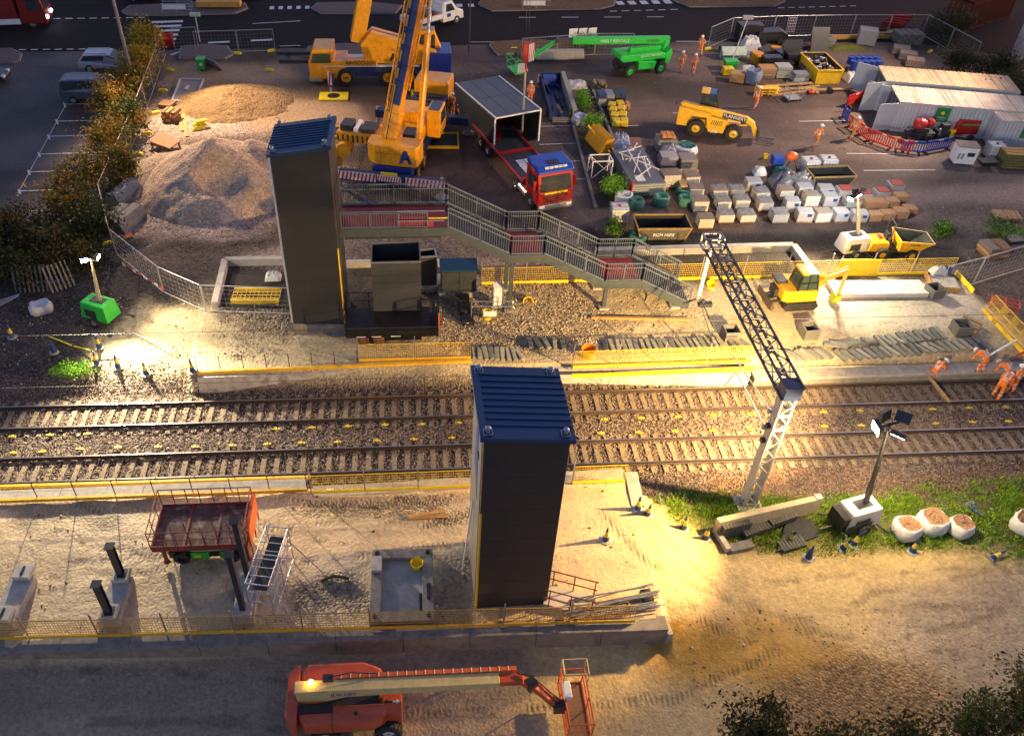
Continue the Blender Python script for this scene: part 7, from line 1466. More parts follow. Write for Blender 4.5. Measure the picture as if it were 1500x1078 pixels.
# far yard bits
stack('open wooden crate at the corner of the far yard', (1078, 123), 1.2, 1.0, 1, .75, [wood], 'wooden_crate', 'crate', R(-20)); stack('yellow plastic crates behind the wooden crate', (1066, 112), .9, .7, 2, .3, [yplas, yel], 'plastic_crate', 'crates', split=2); stack('stack of orange bricks on a pallet in the far yard', (1123, 117), 1.4, 1.1, 4, .22, [joint, mat('brick_orange', (.42, .2, .07), .8, 0, .3, 14)], 'brick_pallet', 'bricks'); stack('white green slab stack in the far yard', (1147, 116), 1.3, 1.1, 4, .24, [mat('pale_green_slab', (.33, .36, .26), .7), wrap], 'slab_stack', 'slabs')
stack('white wire basket with grey goods in the far yard', (1173, 122), 1.3, .9, 2, .35, [mat('basket_grey', (.4, .38, .35), .7), greyst], 'basket', 'basket'); p = G(1073, 88, .9); tag(MB().box((0, 0, .75), (2.2, .9, .12), rx=R(35)).box((0, .5, .45), (2.0, .5, .9)).build('pale_board_stack', mat('pale_green_board', (.42, .48, .38), .7, 0, .2, 4), None, p), 'pale green boards leaning in the far yard', 'boards')
machine('black water tank with fittings at the back of the far yard', (1097, 64), [('tank', blackp, lambda mb: mb.bx(-1.1, 0, .2, 1.1, 1.3, 1.6)), ('pipe', dsteel, lambda mb: (mb.tube((-.6, -.05, .4), (-.6, -.05, 1.7), .06), mb.tube((.6, -.05, 1.7), (-.6, -.05, 1.7), .06)))], 'water_tank', 'tank'); machine('long black machine with low hood at the back of the far yard', (1128, 66), [('hood', blackp, lambda mb: mb.prof([(-1.4, .3), (1.5, .3), (1.5, .9), (.9, 1.2), (-1.3, 1.1)], 0, 1.2, 'y')), ('grille', dsteel, lambda mb: [mb.bx(-1.2+.2*k, -.012, .4, -1.1+.2*k, -.002, .9) for k in range(11)]), ('wheel', black, lambda mb: wheels_(mb, (-.8, .8), .2, .3))], 'machine', 'machine'); machine('black compactor machine with handles in the far yard', (1130, 102), [('engine', blackp, lambda mb: mb.bx(-.8, 0, .25, .8, .9, 1.0)), ('handle', dsteel, lambda mb: (mb.beam((-.6, -.2, 1.0), (.6, -.2, 1.5), .05), mb.beam((.6, -.2, .3), (.6, -.2, 1.5), .05)))], 'compactor', 'machine'); machine('black open bin in the middle of the far yard', (1163, 98), [('bin', blackp, lambda mb: mb.taper((-.6, 0, .6, 1.0), (-.85, -.15, .85, 1.2), .1, 1.1)), ('lid', blackp, lambda mb: mb.box((0, 1.3, 1.4), (1.7, .06, .9), rx=R(-20)))], 'open_bin', 'bin')
def drum(label, px, r, h, m, z=.9, group=None):
    p = G(*px, .9); tag(MB().lathe([(r, 0), (r*1.02, h*.33), (r, h*.34), (r, h*.66), (r*1.02, h*.67), (r, h), (r*.92, h), (r*.92, h-.03), (0, h-.03)], n=16).build('drum', m, None, (p.x, p.y, z)), label, 'drum', group)
drum('orange drum beside the pale green boards in the far yard', (1107, 92), .5, .9, mat('drum_orange', (.7, .27, .01), .5)); drum('orange drum behind the black compactor machine', (1134, 84), .48, .9, mat('drum_orange', (.7, .27, .01), .5))
for i in range(10): drum('blue drum behind the containers, %s from the left in the %s row' % (ORD[i % 5], 'back' if i < 5 else 'front'), (1244+9*(i % 5)+(3 if i > 4 else 0), 98+(6 if i > 4 else 0)), .32, .9, bplas, group='blue drums behind the containers')
p = G(1258, 123, .9); mb = MB(); [mb.lathe([(.45, -.06), (.56, -.06), (.56, .06), (.45, .06), (.45, -.06)], (0, 0, .1+.12*k), 18) for k in range(4)]; tag(mb.build('hose_coil', hydr, None, p), 'black hose coil beside the open white container', 'hose coil')
machine('wire shopping style trolley lying at the back of the far yard', (1156, 52), [('basket', mat('pale_wire', (.55, .52, .48), .5, .3, .2, 5), lambda mb: ([mb.beam((-.4+.16*k, 0, .3), (-.4+.16*k, .2, 1.7), .04) for k in range(6)], [mb.beam((-.4, .02*k, .3+.25*k), (.4, .02*k, .3+.25*k), .04) for k in range(6)]))], 'wire_trolley', 'trolley')
p = G(1164, 150, .9); t = T('platform_trolley', 'empty grey cage trolley standing before the timber pile', 'trolley', (p.x, p.y, .9), R(10)); mb = MB()
for x in (-.6, .6):
    for y in (0, .9): mb.beam((x, y, .15), (x, y, 1.5 if y else 1.1), .05)
for z in (.3, .8, 1.3): mb.beam((-.6, .9, z), (.6, .9, z), .04)
for z in (.3, .7, 1.1): mb.beam((-.6, 0, z), (-.6, .9, z), .04); mb.beam((.6, 0, z), (.6, .9, z), .04)
mb.build('cage', steel, t); MB().bx(-.6, 0, .2, .6, .9, .26).build('deck', wrap, t); mb = MB(); wheels_(mb, (-.5, .5), .4, .1, .06); mb.build('wheel', black, t, (0, .45, 0))
for i, (a, b, m) in enumerate((((1112, 137), (1200, 126), wood), ((1118, 130), (1196, 130), owood), ((1125, 126), (1190, 122), wood), ((1130, 140), (1195, 132), wood), ((1120, 124), (1150, 130), dwood), ((1190, 132), (1248, 130), wood))): plank('%s board of the loose timber pile along the far yard edge' % ['front', 'second', 'rear', 'long pale', 'short brown', 'right-hand'][i], a, b, .3, .08, m, .95+.06*(i % 3))
machine('yellow wire rack of fittings beside the walking worker', (1125, 141), [('rack', yel, lambda mb: ([mb.bx(-.9, 0, .12+.22*k, .9, .7, .17+.22*k) for k in range(3)], [mb.beam((x, y, 0), (x, y, .7), .05) for x in (-.9, 0, .9) for y in (0, .7)]))], 'wire_rack', 'rack'); machine('black tyre mat and red chain heap at the edge of the far yard', (1205, 138), [('mat_roll', blackp, lambda mb: (mb.bx(-1.2, 0, .02, .6, .5, .14), mb.lathe([(.2, -.3), (.2, .3)], (.7, .25, .2), 12, 'y')))], 'mat_roll', 'mat')
for i, (a, b, y) in enumerate((((1218, 55), (1312, 52), .3), ((1300, 48), (1312, 47), .3))): plank('long orange beam at the back of the far yard' if i == 0 else 'short orange beam end beside the long orange one', a, b, .4, .3, mat('orange_beam', (.6, .3, .05), .6), 1.2)
stack('big grey box crate behind the mossy heap', (1268, 68), 1.6, 1.4, 1, 1.3, [mat('grey_box', (.34, .32, .30), .7)], 'box_crate', 'crate', R(-20)); stack('stack of grey brown sleepers at the back right of the yard', (1332, 68), 2.4, 1.6, 4, .25, [mat('old_sleeper', (.16, .14, .12), .85, 0, .3, 5), joint], 'timber_stack', 'timber stack', split=7, jit=.04)
for i, px in enumerate(((1318, 82), (1328, 90), (1338, 100))): stack('pallet of brown boards in the slanting row beside the containers, %s from the back' % ORD[i], px, 1.5, 1.1, 2, .3, [mat('brown_boards', (.30, .22, .15), .8, 0, .2, 5)], 'board_pallet', 'pallet', R(-25), split=2)
machine('heap of red plastic barriers thrown at the back fence of the yard', (1318, 45), [('panel', rplas, lambda mb: [mb.box((-.9+.35*k, .3*k, .5+.12*k), (2.0, .08, .9), rz=-.5+.08*k, rx=R(40)) for k in range(5)])], 'barrier_heap', 'barriers')
machine('green wheeled light mast unit, unlit, in the far yard', (1068, 103), [('base', green, lambda mb: (mb.taper((-.4, -.3, .4, .3), (-.6, -.45, .6, .45), .2, .9),)), ('mast', steel, lambda mb: (mb.tube((.1, 0, .9), (.75, .4, 4.2), .05), mb.box((.75, .4, 4.3), (.9, .3, .3)))), ('leg', dsteel, lambda mb: [mb.beam((0, 0, .2), (x, y, 0), .06) for x, y in ((-.8, -.6), (.8, -.6), (0, .8))])], 'light_mast', 'light mast')
jk = [('pile of black crates between the two orange drums', (1121, 88), 1.1, 1.0, 2, .35, [blackp, dsteel], 'crate_stack', 'crates', 0, 2), ('dark toolbox stack left of the black open bin', (1148, 92), 1.2, .9, 3, .28, [dsteel, blackp, navy], 'toolbox_stack', 'toolboxes', .2, 1), ('rusty brown beam bundle behind the black open bin', (1170, 76), 2.4, .8, 2, .22, [rust, dwood], 'beam_bundle', 'beams', .1, 4), ('white boards laid in front of the black tank', (1087, 84), 1.2, .7, 2, .12, [whitep, greyst], 'board_stack', 'boards', -.3, 1), ('brown wet pallets left of the yellow fronted skip', (1186, 108), 1.1, 1.0, 3, .18, [dwood, joint], 'pallet_stack', 'pallets', .1, 3), ('grey slabs on a pallet beside the mossy weed heap', (1212, 70), 1.4, 1.0, 3, .2, [greyst, joint], 'slab_stack', 'slabs', 0, 2), ('black machine parts beside the blue drums', (1236, 112), 1.0, .9, 2, .4, [blackp, rust], 'machine_parts', 'parts', .4, 2), ('orange brown timber stack under the orange beam', (1290, 58), 2.6, .8, 2, .2, [owood, wood], 'timber_stack', 'timber stack', 0, 4), ('dark green crates by the far fence corner of the yard', (1062, 80), 1.2, .8, 2, .3, [mat('bottle_green', (.02, .09, .05), .5), blackp], 'crate_stack', 'crates', -.4, 2), ('white and grey oddments on the timber pile', (1212, 121), 1.2, .6, 2, .15, [whitep, greyst, wood], 'oddments', 'oddments', .3, 4), ('low black hopper behind the pale green slab stack', (1150, 104), 1.3, .8, 1, .6, [blackp], 'hopper', 'hopper', 0, 1), ('red oddments beside the tyre mat roll', (1192, 139), .8, .4, 1, .15, [rplas, orange, wood], 'oddments', 'oddments', 0, 3)]
for lab, px, w, d, n, hh, ml, nm, ct, rz, sp in jk: stack(lab, px, w, d, n, hh, ml, nm, ct, rz, jit=.07, split=sp)
mb = MB(); random.seed(12); [mb.tube((random.uniform(-1.4, -1.0), random.uniform(-.4, .4), random.uniform(.05, .5)), (random.uniform(1.0, 1.5), random.uniform(-.4, .4), random.uniform(.05, .5)), .05, 6) for _ in range(16)]; tag(mb.build('pipe_heap', hydr, None, G(1270, 100, .9), .3), 'tangle of black pipes in front of the blue drums', 'pipes')
# right side timber and pallets by the dirt
stack('brown timber pallet stack in the dirt at the right', (1462, 380), 1.5, 1.2, 3, .22, [dwood, wood, mat('wet_board', (.2, .15, .12), .7)], 'pallet_stack', 'pallets', R(8), jit=.08, split=2); stack('slatted pallet lying on weeds at the right edge', (1478, 325), 1.6, 1.1, 1, .2, [wood], 'loose_pallet', 'pallet', R(-10), split=7); stack('grey red crate on the dirt at the right edge', (1487, 365), 1.0, .8, 2, .25, [mat('mauve_crate', (.28, .2, .2), .7), dsteel], 'crate', 'crate', R(8))
# red tubular stand at the right end
p = G(1448, 452, .9); mb = MB(); [mb.beam((x, y, 0), (x+.2, y, .5), .05) for x in (0, 1.2) for y in (0, .8)]; [mb.beam((.0, y, .45), (1.4, y, .45), .05) for y in (0, .4, .8)]; [mb.beam((x, 0, .45), (x, .8, .45), .05) for x in (0, .7, 1.4)]; tag(mb.build('tube_stand', rplas, None, p, R(-30)), 'red tubular stand on the dirt behind the leaning barriers', 'stand')
plank('white tube post leaning over the right end of the platform', (1447, 522), (1490, 497), .08, .08, white, 1.2, 2.0, 'tube')
stack('pile of pale timbers beside the leaning yellow barriers', (1432, 486), 1.2, 1.0, 2, .14, [wood, mat('pale_timber', (.4, .33, .2), .8)], 'timber_pile', 'timber', R(40), split=4, jit=.1)
tag(MB().path([(0, 0, .1), (.5, .2, .25), (1.1, -.1, .2), (1.6, -.4, .08)], .06).build('red_hose', rplas, None, G(1486, 525, .9)), 'red hose lying at the right frame edge by the workers', 'hose')

# ------------------------------------------------------------------ temporary mesh fences
fm = mat('fence_galvanised', (.46, .47, .47), .4, .6, .15, 6)
def heras(where, pts, z=.9, h=1.95, nper=None, foot=True):
    k = 0; seg = []
    for a, b in zip(pts, pts[1:]):
        a, b = G(*a, z), G(*b, z); n = max(1, round((b-a).length/3.4)); seg += [(a.lerp(b, i/n), a.lerp(b, (i+1)/n)) for i in range(n)]
    for i, (a, b) in enumerate(seg):
        d = b-a; L_ = d.length; t = T('mesh_fence', 'mesh fence panel %s, %s along' % (where, ORD[i]), 'fence', a, math.atan2(d.y, d.x), 'mesh fence panels '+where); mb = MB(); zb = .12
        mb.path([(.04, 0, zb), (.04, 0, h), (L_-.04, 0, h), (L_-.04, 0, zb), (.04, 0, zb)], .024, 6); mb.build('frame', fm, t); mb = MB()
        for q in range(1, round(L_/.3)): mb.beam((q*.3, 0, zb), (q*.3, 0, h), .005)
        for zz in np.arange(zb+.25, h, .3): mb.beam((.04, 0, zz), (L_-.04, 0, zz), .005)
        mb.build('wire_mesh', fm, t)
    return seg
FS = heras('along the left hedge', [(243, 82), (205, 190), (155, 310), (170, 372)]); heras('below the spoil heap', [(172, 375), (240, 430), (302, 458), (430, 462)], h=1.8); heras('round the top left traffic island', [(256, 75), (292, 73)]); heras('at the road beside the cranes', [(288, 80), (350, 78), (404, 76)]); heras('by the road behind the green boom lift', [(763, 90), (815, 86), (870, 82), (925, 82)]); heras('along the road behind the far yard', [(1036, 72), (1068, 58), (1130, 55), (1245, 53), (1350, 53), (1425, 95)]); heras('at the right behind the site dumper', [(1370, 432), (1424, 418), (1510, 392)])
p = G(296, 460, .9)
sg = MB(); [sg.bx(.5*k, -.03, 0, .5*k+.28, -.01, .16, k % 2) for k in range(8)]
a, b = G(180, 388, 1.7), G(240, 425, 1.7); d = b-a; tag(sg.build('hazard_strip', [whitep, rplas], None, a, math.atan2(d.y, d.x)), 'red and white hazard strip tied to the mesh fence below the spoil heap', 'hazard strip')
footm = yplas; fb = MB(); fb.bx(-.35, -.12, 0, .35, .12, .13); fb.bx(-.28, -.09, .131, .28, .09, .2); F0 = fb.build('fence_block', footm, bevel=.02); first = True
for i, (x, y, w) in enumerate(((250, 104, 'beside the leaning grey boards'), (239, 134, 'level with the white framed sheet'), (228, 167, 'level with the wooden frames'), (216, 197, 'beside the wooden trestle'), (205, 227, 'below the wooden trestle'), (190, 270, 'above the concrete blocks'), (171, 308, 'between the concrete blocks'), (159, 358, 'at the bottom concrete block'), (292, 87, 'behind the green bin'), (348, 80, 'at the road, left one'), (397, 76, 'at the road, middle one'), (395, 104, 'at the road, right one'), (753, 73, 'under the fence left of the green lift'), (1037, 73, 'at the near corner of the far yard'), (1362, 77, 'alone on the tarmac behind the containers'))):
    o = F0 if first else F0.copy(); 
    if not first: COL.objects.link(o)
    first = False; o.location = G(x, y, .9); o.rotation_euler = (0, 0, random.uniform(-.6, .9)); tag(o, 'yellow fence foot block %s' % w, 'fence foot', 'yellow fence foot blocks')
p = G(291, 190, .9); mb = MB(); [mb.box((.2*(k % 2), .12*k, .08+.14*k), (.9, .28, .14), .5) for k in range(4)]; tag(mb.build('fence_foot_stack', yplas, None, p), 'small heap of yellow fence feet on the spoil edge', 'fence feet')
# left margin items
p = G(236, 222, .9); t = T('timber_trestle', 'brown plywood topped trestle standing beside the left fence', 'trestle', (p.x, p.y, .9), R(-35)); MB().box((0, .5, .62), (2.2, 1.2, .06), rx=R(8)).build('top_board', mat('plywood_brown', (.30, .14, .05), .7, 0, .3, 4), t); mb = MB(); [mb.beam((x, y, 0), (x, y, .58), .1) for x in (-.9, 0, .9) for y in (.05, .95)]; mb.beam((-1, .05, .3), (1, .05, .3), .1); mb.build('leg_frame', dwood, t)
for i, (px, n) in enumerate((((240, 160), 1), ((247, 180), 3))): stack('brown wooden box frames, %s heap beside the left fence' % ['upper', 'lower'][i], px, 1.1, 1.0, n, .25, [dwood, owood], 'timber_box', 'frames', R(-15), jit=.12, split=3 if i else 1)
plank('long orange plank, left one of two below the framed sheet', (260, 157), (267, 192), .22, .06, owood, .95); plank('long orange plank, right one of two below the framed sheet', (268, 163), (274, 200), .25, .06, owood, .95); plank('short orange offcut below the brown trestle', (226, 222), (238, 233), .2, .06, owood, .95)
w_ = [G(x, y, .97) for x, y in ((252, 148), (285, 149), (298, 117), (264, 116))]; mb = MB(); [mb.beam(w_[k]-w_[0], w_[(k+1) % 4]-w_[0], .12) for k in range(4)]; mb.beam((w_[0]+w_[3])/2-w_[0]+Vector((.7, 0, 0)), (w_[0]+w_[3])/2-w_[0]+Vector((.8, .8, 0)), .25, .1); fo = mb.build('framed_sheet', mat('pale_frame', (.50, .50, .50), .6), None, w_[0]); tag(fo, 'pale framed sheet lying flat beside the sand heap', 'framed sheet'); MB().add([(p-w_[0])+Vector((0, 0, -.03)) for p in w_], [(0, 1, 2, 3)]).build('sheet', mat('board_grey', (.24, .20, .17), .7, 0, .2, 3), fo)
p = G(296, 103, .9); machine('small bright green wheeled bin near the top left fence', (297, 103), [('body', green, lambda mb: mb.taper((-.28, -.3, .28, .3), (-.33, -.36, .33, .36), .1, .95)), ('lid', green, lambda mb: mb.bx(-.36, -.4, .952, .36, .4, 1.02)), ('wheel', black, lambda mb: wheels_(mb, (0,), .28, .1, .06)), ('badge', whitep, lambda mb: mb.lathe([(.13, -.345), (.13, -.335), (0, -.335)], (0, 0, .6), 10, 'y'))], 'wheeled_bin', 'bin'); p = G(308, 100, .9); tag(MB().box((0, 0, .45), (2.4, .1, 1.3), rx=R(35), rz=R(-40)).build('grey_board', greyst, None, p), 'large grey board leaning beside the green bin', 'board')
machine('red barrier bundle thrown on the hedge at the crossing', (243, 72), [('panel', rplas, lambda mb: [mb.box((0, .2*k, .5+.15*k), (1.5, .1, .9), rz=.3+.1*k, rx=R(30)) for k in range(3)])], 'barrier_heap', 'barriers'); p = G(293, 62, .9); tag(MB().tube((0, 0, 0), (0, 0, 2.3), .05).box((0, 0, 2.4), (.9, .2, .3)).build('light_mast', mat('pale_green_mast', (.45, .6, .45), .5), None, p), 'thin mast with pale green lamp heads by the top left fence', 'light mast')
for i, (x, y) in enumerate(((178, 298), (166, 338), (184, 338))):
    p = G(x, y, .9); o = MB().prof([(-.55, 0), (.55, 0), (.55, .3), (.3, .8), (-.3, .8), (-.55, .3)], -1.2, 1.2, 'y').build('concrete_block', dconc if i else conc, None, p+Vector((0, .8, 0)), R(-22), bevel=.03); tag(o, '%s grey concrete barrier block beside the left fence' % ['upper', 'lower left', 'lower right'][i], 'concrete block', 'concrete blocks by the left fence')
p = G(182, 358, .9); tag(MB().prof([(0, 0), (.5, .1), (.4, .5), (.1, .4)], 0, .5, 'y').build('orange_marker', orange, None, p), 'orange plastic marker on the dark rubble mound', 'marker')
# leaning palisade
for i, (px, n, rz) in enumerate((((25, 430), 9, R(4)), ((78, 430), 6, R(35)))):
    p = G(*px, .9); mb = MB(); [mb.box((.24*k, .25, .75), (.09, .03, 1.5), rx=R(-25)) for k in range(n)]; mb.beam((0, .3, .5), (.24*n, .3, .5), .06); tag(mb.build('palisade_fence', mat('dull_palisade', (.15, .15, .155), .5, .3, .2, 4), None, p, rz), '%s grey palisade panel leaning on the dark bushes' % ['left', 'right'][i], 'palisade')
mb = MB(); [mb.path([(0, .12*k, .3+.1*k), (1.2, .5+.1*k, .7)], .03) for k in range(3)]; tag(mb.build('tube_rack', steel, None, G(-5, 458, .9)), 'grey tube frame lying at the left frame edge', 'tube frame')
# street lamp in the hedge
p = G(199, 136, .9); SLT = t = T('street_lamp', 'tall grey street lamp column rising from the hedge out of frame', 'street lamp', p); MB().tube((0, 0, 0), (0, 0, 11), .16, 12, .1).build('column', mat('lamp_grey', (.22, .22, .235), .5, .3, .15, 2), t); MB().tube((0, 0, 11), (1.2, 0, 11.4), .06).build('arm', steel, t); MB().box((1.5, 0, 11.4), (.8, .3, .14)).build('lantern', steel, t)
p = G(687, 75, .9); tag(MB().tube((0, 0, 0), (0, 0, 9), .08, 10, .06).build('lamp_post', dsteel, None, p), 'thin dark lamp post at the road right of the crane', 'post')
for i, (px, lab) in enumerate((((260, 22), 'white sheeted works at the top traffic island'), ((785, 16), 'white barrier frame on the leafy island at the top'))):
    machine(lab, px, [('frame', steel, lambda mb: ([mb.beam((-1.4, y, z), (1.4, y, z), .05) for y in (0, .8) for z in (.5, 1.0)], [mb.beam((x, y, 0), (x, y, 1.0), .05) for x in (-1.4, 0, 1.4) for y in (0, .8)])), ('panel', whitep, lambda mb: mb.bx(-1.3, -.05, .5, .9, -.02, .95))], 'works_barrier', 'works frame')
tag(MB().box((0, 0, .5), (4.2, 1.2, .5)).build('orange_planks', mat('orange_beam', (.6, .3, .05), .6), None, G(322, 12, 1.0)), 'orange timber bed on the top left traffic island', 'planks')
# boards on the fence behind the green lift
machine('white board stack with a teal panel by the fence behind the green lift', (838, 66), [('board', whitep, lambda mb: [mb.box((.9*k, .1*k, .9), (.85, .05, 1.1), rz=.25) for k in range(3)]), ('teal_panel', mat('teal_panel', (.15, .5, .4), .5), lambda mb: mb.box((1.9, .15, .7), (.6, .08, .6), rz=.25))], 'board_stack', 'boards'); machine('pale low concrete barrier block behind the green basket', (820, 88), [('block', conc, lambda mb: mb.prof([(-2.2, 0), (2.2, 0), (2.1, .8), (-2.1, .8)], 0, .5, 'y'))], 'concrete_block', 'concrete block')
# ------------------------------------------------------------------ people: one skinned body each, in hi-vis
skin_ = mat('skin', (.42, .25, .17), .6); hiv = mat('hivis_orange', (.85, .20, .015), .65, 0, .15, 9, bump=.4, bscale=18); dtr = mat('dark_trousers', (.03, .035, .05), .8); boot = mat('work_boot', (.035, .028, .022), .7); glove = mat('work_glove', (.10, .10, .09), .8); refl = mat('reflective_tape', (.62, .62, .58), .35); helm = mat('white_helmet', (.78, .78, .76), .3, coat=.4)
POSES = {
 # joints: pelvis, waist, chest, neck, head; per side shoulder, elbow, wrist, hip, knee, ankle, toe (x forward, y left)
 'stand': dict(c=[(0, 0, .95), (0, 0, 1.12), (.01, 0, 1.33), (.0, 0, 1.5), (.03, 0, 1.64)], L=[(.0, .2, 1.42), (-.02, .26, 1.15), (.08, .27, .92), (0, .1, .9), (.02, .11, .5), (-.02, .12, .09), (.14, .14, .04)], R=[(.0, -.2, 1.42), (-.02, -.26, 1.15), (.1, -.24, .95), (0, -.1, .9), (.03, -.12, .5), (.0, -.13, .09), (.16, -.15, .04)]),
 'talk': dict(c=[(0, 0, .95), (0, 0, 1.12), (.02, 0, 1.33), (.02, 0, 1.5), (.07, 0, 1.63)], L=[(.0, .2, 1.42), (-.03, .28, 1.16), (.2, .18, 1.12), (0, .1, .9), (.04, .14, .5), (.02, .18, .09), (.17, .22, .04)], R=[(.0, -.2, 1.42), (-.05, -.25, 1.15), (.12, -.2, .98), (0, -.1, .9), (.0, -.12, .5), (-.06, -.13, .09), (.1, -.14, .04)]),
 'walk': dict(c=[(0, 0, .93), (.01, 0, 1.1), (.04, 0, 1.32), (.05, 0, 1.48), (.09, 0, 1.62)], L=[(.04, .2, 1.41), (-.1, .25, 1.15), (-.12, .24, .9), (0, .1, .88), (.22, .1, .52), (.34, .1, .1), (.48, .11, .09)], R=[(.04, -.2, 1.41), (.1, -.25, 1.14), (.3, -.2, 1.0), (0, -.1, .88), (-.06, -.11, .48), (-.38, -.11, .2), (-.30, -.11, .06)]),
 'bend': dict(c=[(-.12, 0, .88), (.02, 0, 1.04), (.25, 0, 1.1), (.42, 0, 1.08), (.54, 0, 1.02)], L=[(.32, .2, 1.08), (.36, .22, .8), (.46, .18, .55), (-.12, .1, .84), (.04, .13, .48), (-.06, .14, .09), (.1, .16, .04)], R=[(.32, -.2, 1.08), (.38, -.22, .8), (.5, -.12, .58), (-.12, -.1, .84), (-.04, -.13, .46), (-.2, -.14, .09), (-.04, -.15, .04)]),
 'kneel': dict(c=[(-.1, 0, .42), (.02, 0, .58), (.2, 0, .72), (.33, 0, .82), (.44, 0, .86)], L=[(.24, .2, .74), (.42, .24, .52), (.55, .16, .3), (-.1, .1, .4), (.28, .14, .42), (.2, .14, .09), (.34, .14, .04)], R=[(.24, -.2, .74), (.4, -.22, .5), (.5, -.12, .28), (-.1, -.1, .4), (.18, -.16, .1), (-.22, -.14, .09), (-.38, -.14, .05)])}
PB = {}
def body_mesh(pose, trousers):
    key = (pose, trousers)
    if key in PB: return PB[key]
    P = POSES[pose]; V = []; E = []; rad = []; tagm = []
    def add(p, r, par=None, tg=0):
        V.append(p); rad.append(r); tagm.append(tg); i = len(V)-1
        if par is not None: E.append((par, i))
        return i
    c = P['c']; pe = add(c[0], (.155, .125)); wa = add(c[1], (.145, .115), pe); ch = add(c[2], (.165, .125), wa); nk = add(c[3], (.062, .062), ch, 1); h1 = add(tuple(Vector(c[4])+Vector((.0, 0, -.03))), (.085, .092), nk, 1); add(tuple(Vector(c[4])+Vector((.0, 0, .09))), (.075, .085), h1, 1)
    for s in 'LR':
        j = P[s]; sh = add(j[0], (.075, .075), ch); el = add(j[1], (.058, .058), sh); wr = add(j[2], (.040, .040), el); d = (Vector(j[2])-Vector(j[1])).normalized(); add(tuple(Vector(j[2])+d*.07), (.042, .028), wr, 3)
        hp = add(j[3], (.105, .105), pe, 2); kn = add(j[4], (.078, .078), hp, 2); an = add(j[5], (.058, .058), kn, 2); add(j[6], (.05, .042), an, 4)
    me = bpy.data.meshes.new('person'); me.from_pydata(V, E, []); ob = bpy.data.objects.new('tmp_body', me); COL.objects.link(ob); ob.modifiers.new('skin', 'SKIN')
    for i, sv in enumerate(me.skin_vertices[0].data): sv.radius = rad[i]; sv.use_root = (i == 0)
    sd = ob.modifiers.new('sub', 'SUBSURF'); sd.levels = sd.render_levels = 1
    r = bpy.data.meshes.new_from_object(ob.evaluated_get(bpy.context.evaluated_depsgraph_get())); bpy.data.objects.remove(ob)
    seg = [(a, b) for a, b in E]; mats = []
    for f in r.polygons:
        q = f.center; best = (9, 0)
        for a, b in seg:
            A, B = Vector(V[a]), Vector(V[b]); t = max(0, min(1, (q-A).dot(B-A)/(B-A).length_squared)); dd = (q-(A.lerp(B, t))).length-.5*rad[b][0]
            if dd < best[0]: best = (dd, tagm[b] if t > .25 or tagm[b] == tagm[a] else tagm[a])
        mats.append(best[1])
    # hands with fingers, face features: welded into the same mesh data
    mb = MB(); mb.v = [tuple(v.co) for v in r.vertices]; mb.f = [tuple(p.vertices) for p in r.polygons]; mb.m = mats
    for s in 'LR':
        j = P[s]; w = Vector(j[2]); d = (w-Vector(j[1])).normalized(); sd_ = Vector((0, 1 if s == 'L' else -1, 0)); fw_ = d.cross(sd_).normalized(); k0 = w+d*.085
        for k in range(4): b = k0+fw_*(.03-.02*k); e = b+d*(.05, .06, .055, .042)[k]*.7+sd_*-.008; mb.tube(b, e, .009, 6, .008, 3); mb.tube(e, e+d*.022-sd_*.012, .008, 6, .006, 3)
        b = w+d*.035+fw_*.035; mb.tube(b, b+fw_*.03+d*.03, .011, 6, .009, 3)
    h = Vector(c[4]); f = (Vector(c[4])-Vector(c[3])); tilt = math.atan2(f.x, f.z) if pose in ('bend', 'kneel') else 0; fx = Vector((math.cos(tilt*.7), 0, -math.sin(tilt*.7))); up_ = Vector((math.sin(tilt*.7), 0, math.cos(tilt*.7)))
    nb = h+fx*.088-up_*.02; mb.add([nb+Vector((0, -.014, 0))-up_*.02, nb+Vector((0, .014, 0))-up_*.02, nb+up_*.03, nb+fx*.03-up_*.018], [(0, 1, 3), (1, 2, 3), (2, 0, 3)], 1)
    for s in (-1, 1): mb.ball(h+fx*.082+Vector((0, s*.032, 0))+up_*.012, .011, 6, 4); mb.ball(h+Vector((0, s*.088, 0))-up_*.015, (.014, .012, .03), 6, 1)
    mb.beam(h+fx*.088+Vector((0, -.022, 0))-up_*.062, h+fx*.088+Vector((0, .022, 0))-up_*.062, .012, .01, 4)
    m2 = bpy.data.meshes.new('person_'+pose); m2.from_pydata(mb.v, [], mb.f)
    for m in (hiv, skin_, hiv if trousers == 'orange' else dtr, glove, boot): m2.materials.append(m)
    m2.polygons.foreach_set('material_index', mb.m); m2.shade_smooth()
    hb = MB(); Rm = Matrix.Rotation(tilt*.7, 3, 'Y'); pr = [(.125, .03), (.128, .05), (.118, .1), (.09, .14), (.04, .162), (0, .165)]; hb.lathe(pr, n=16); hb.lathe([(.10, .035), (.155, .03), (.155, .04), (.10, .05)], (.03, 0, 0), n=16); hb.beam((-.08, 0, .155), (.09, 0, .15), .02, .015)
    hb.v = [tuple(h+Rm@Vector(v)) for v in hb.v]; hm = bpy.data.meshes.new('helmet'); hm.from_pydata(hb.v, [], hb.f); hm.materials.append(helm)
    tb = MB()
    def band(a, b, t, r_, h_=.05):
        a, b = Vector(a), Vector(b); p = a.lerp(b, t); d = (b-a).normalized(); tb.tube(p-d*h_/2, p+d*h_/2, r_, 12, cap=False)
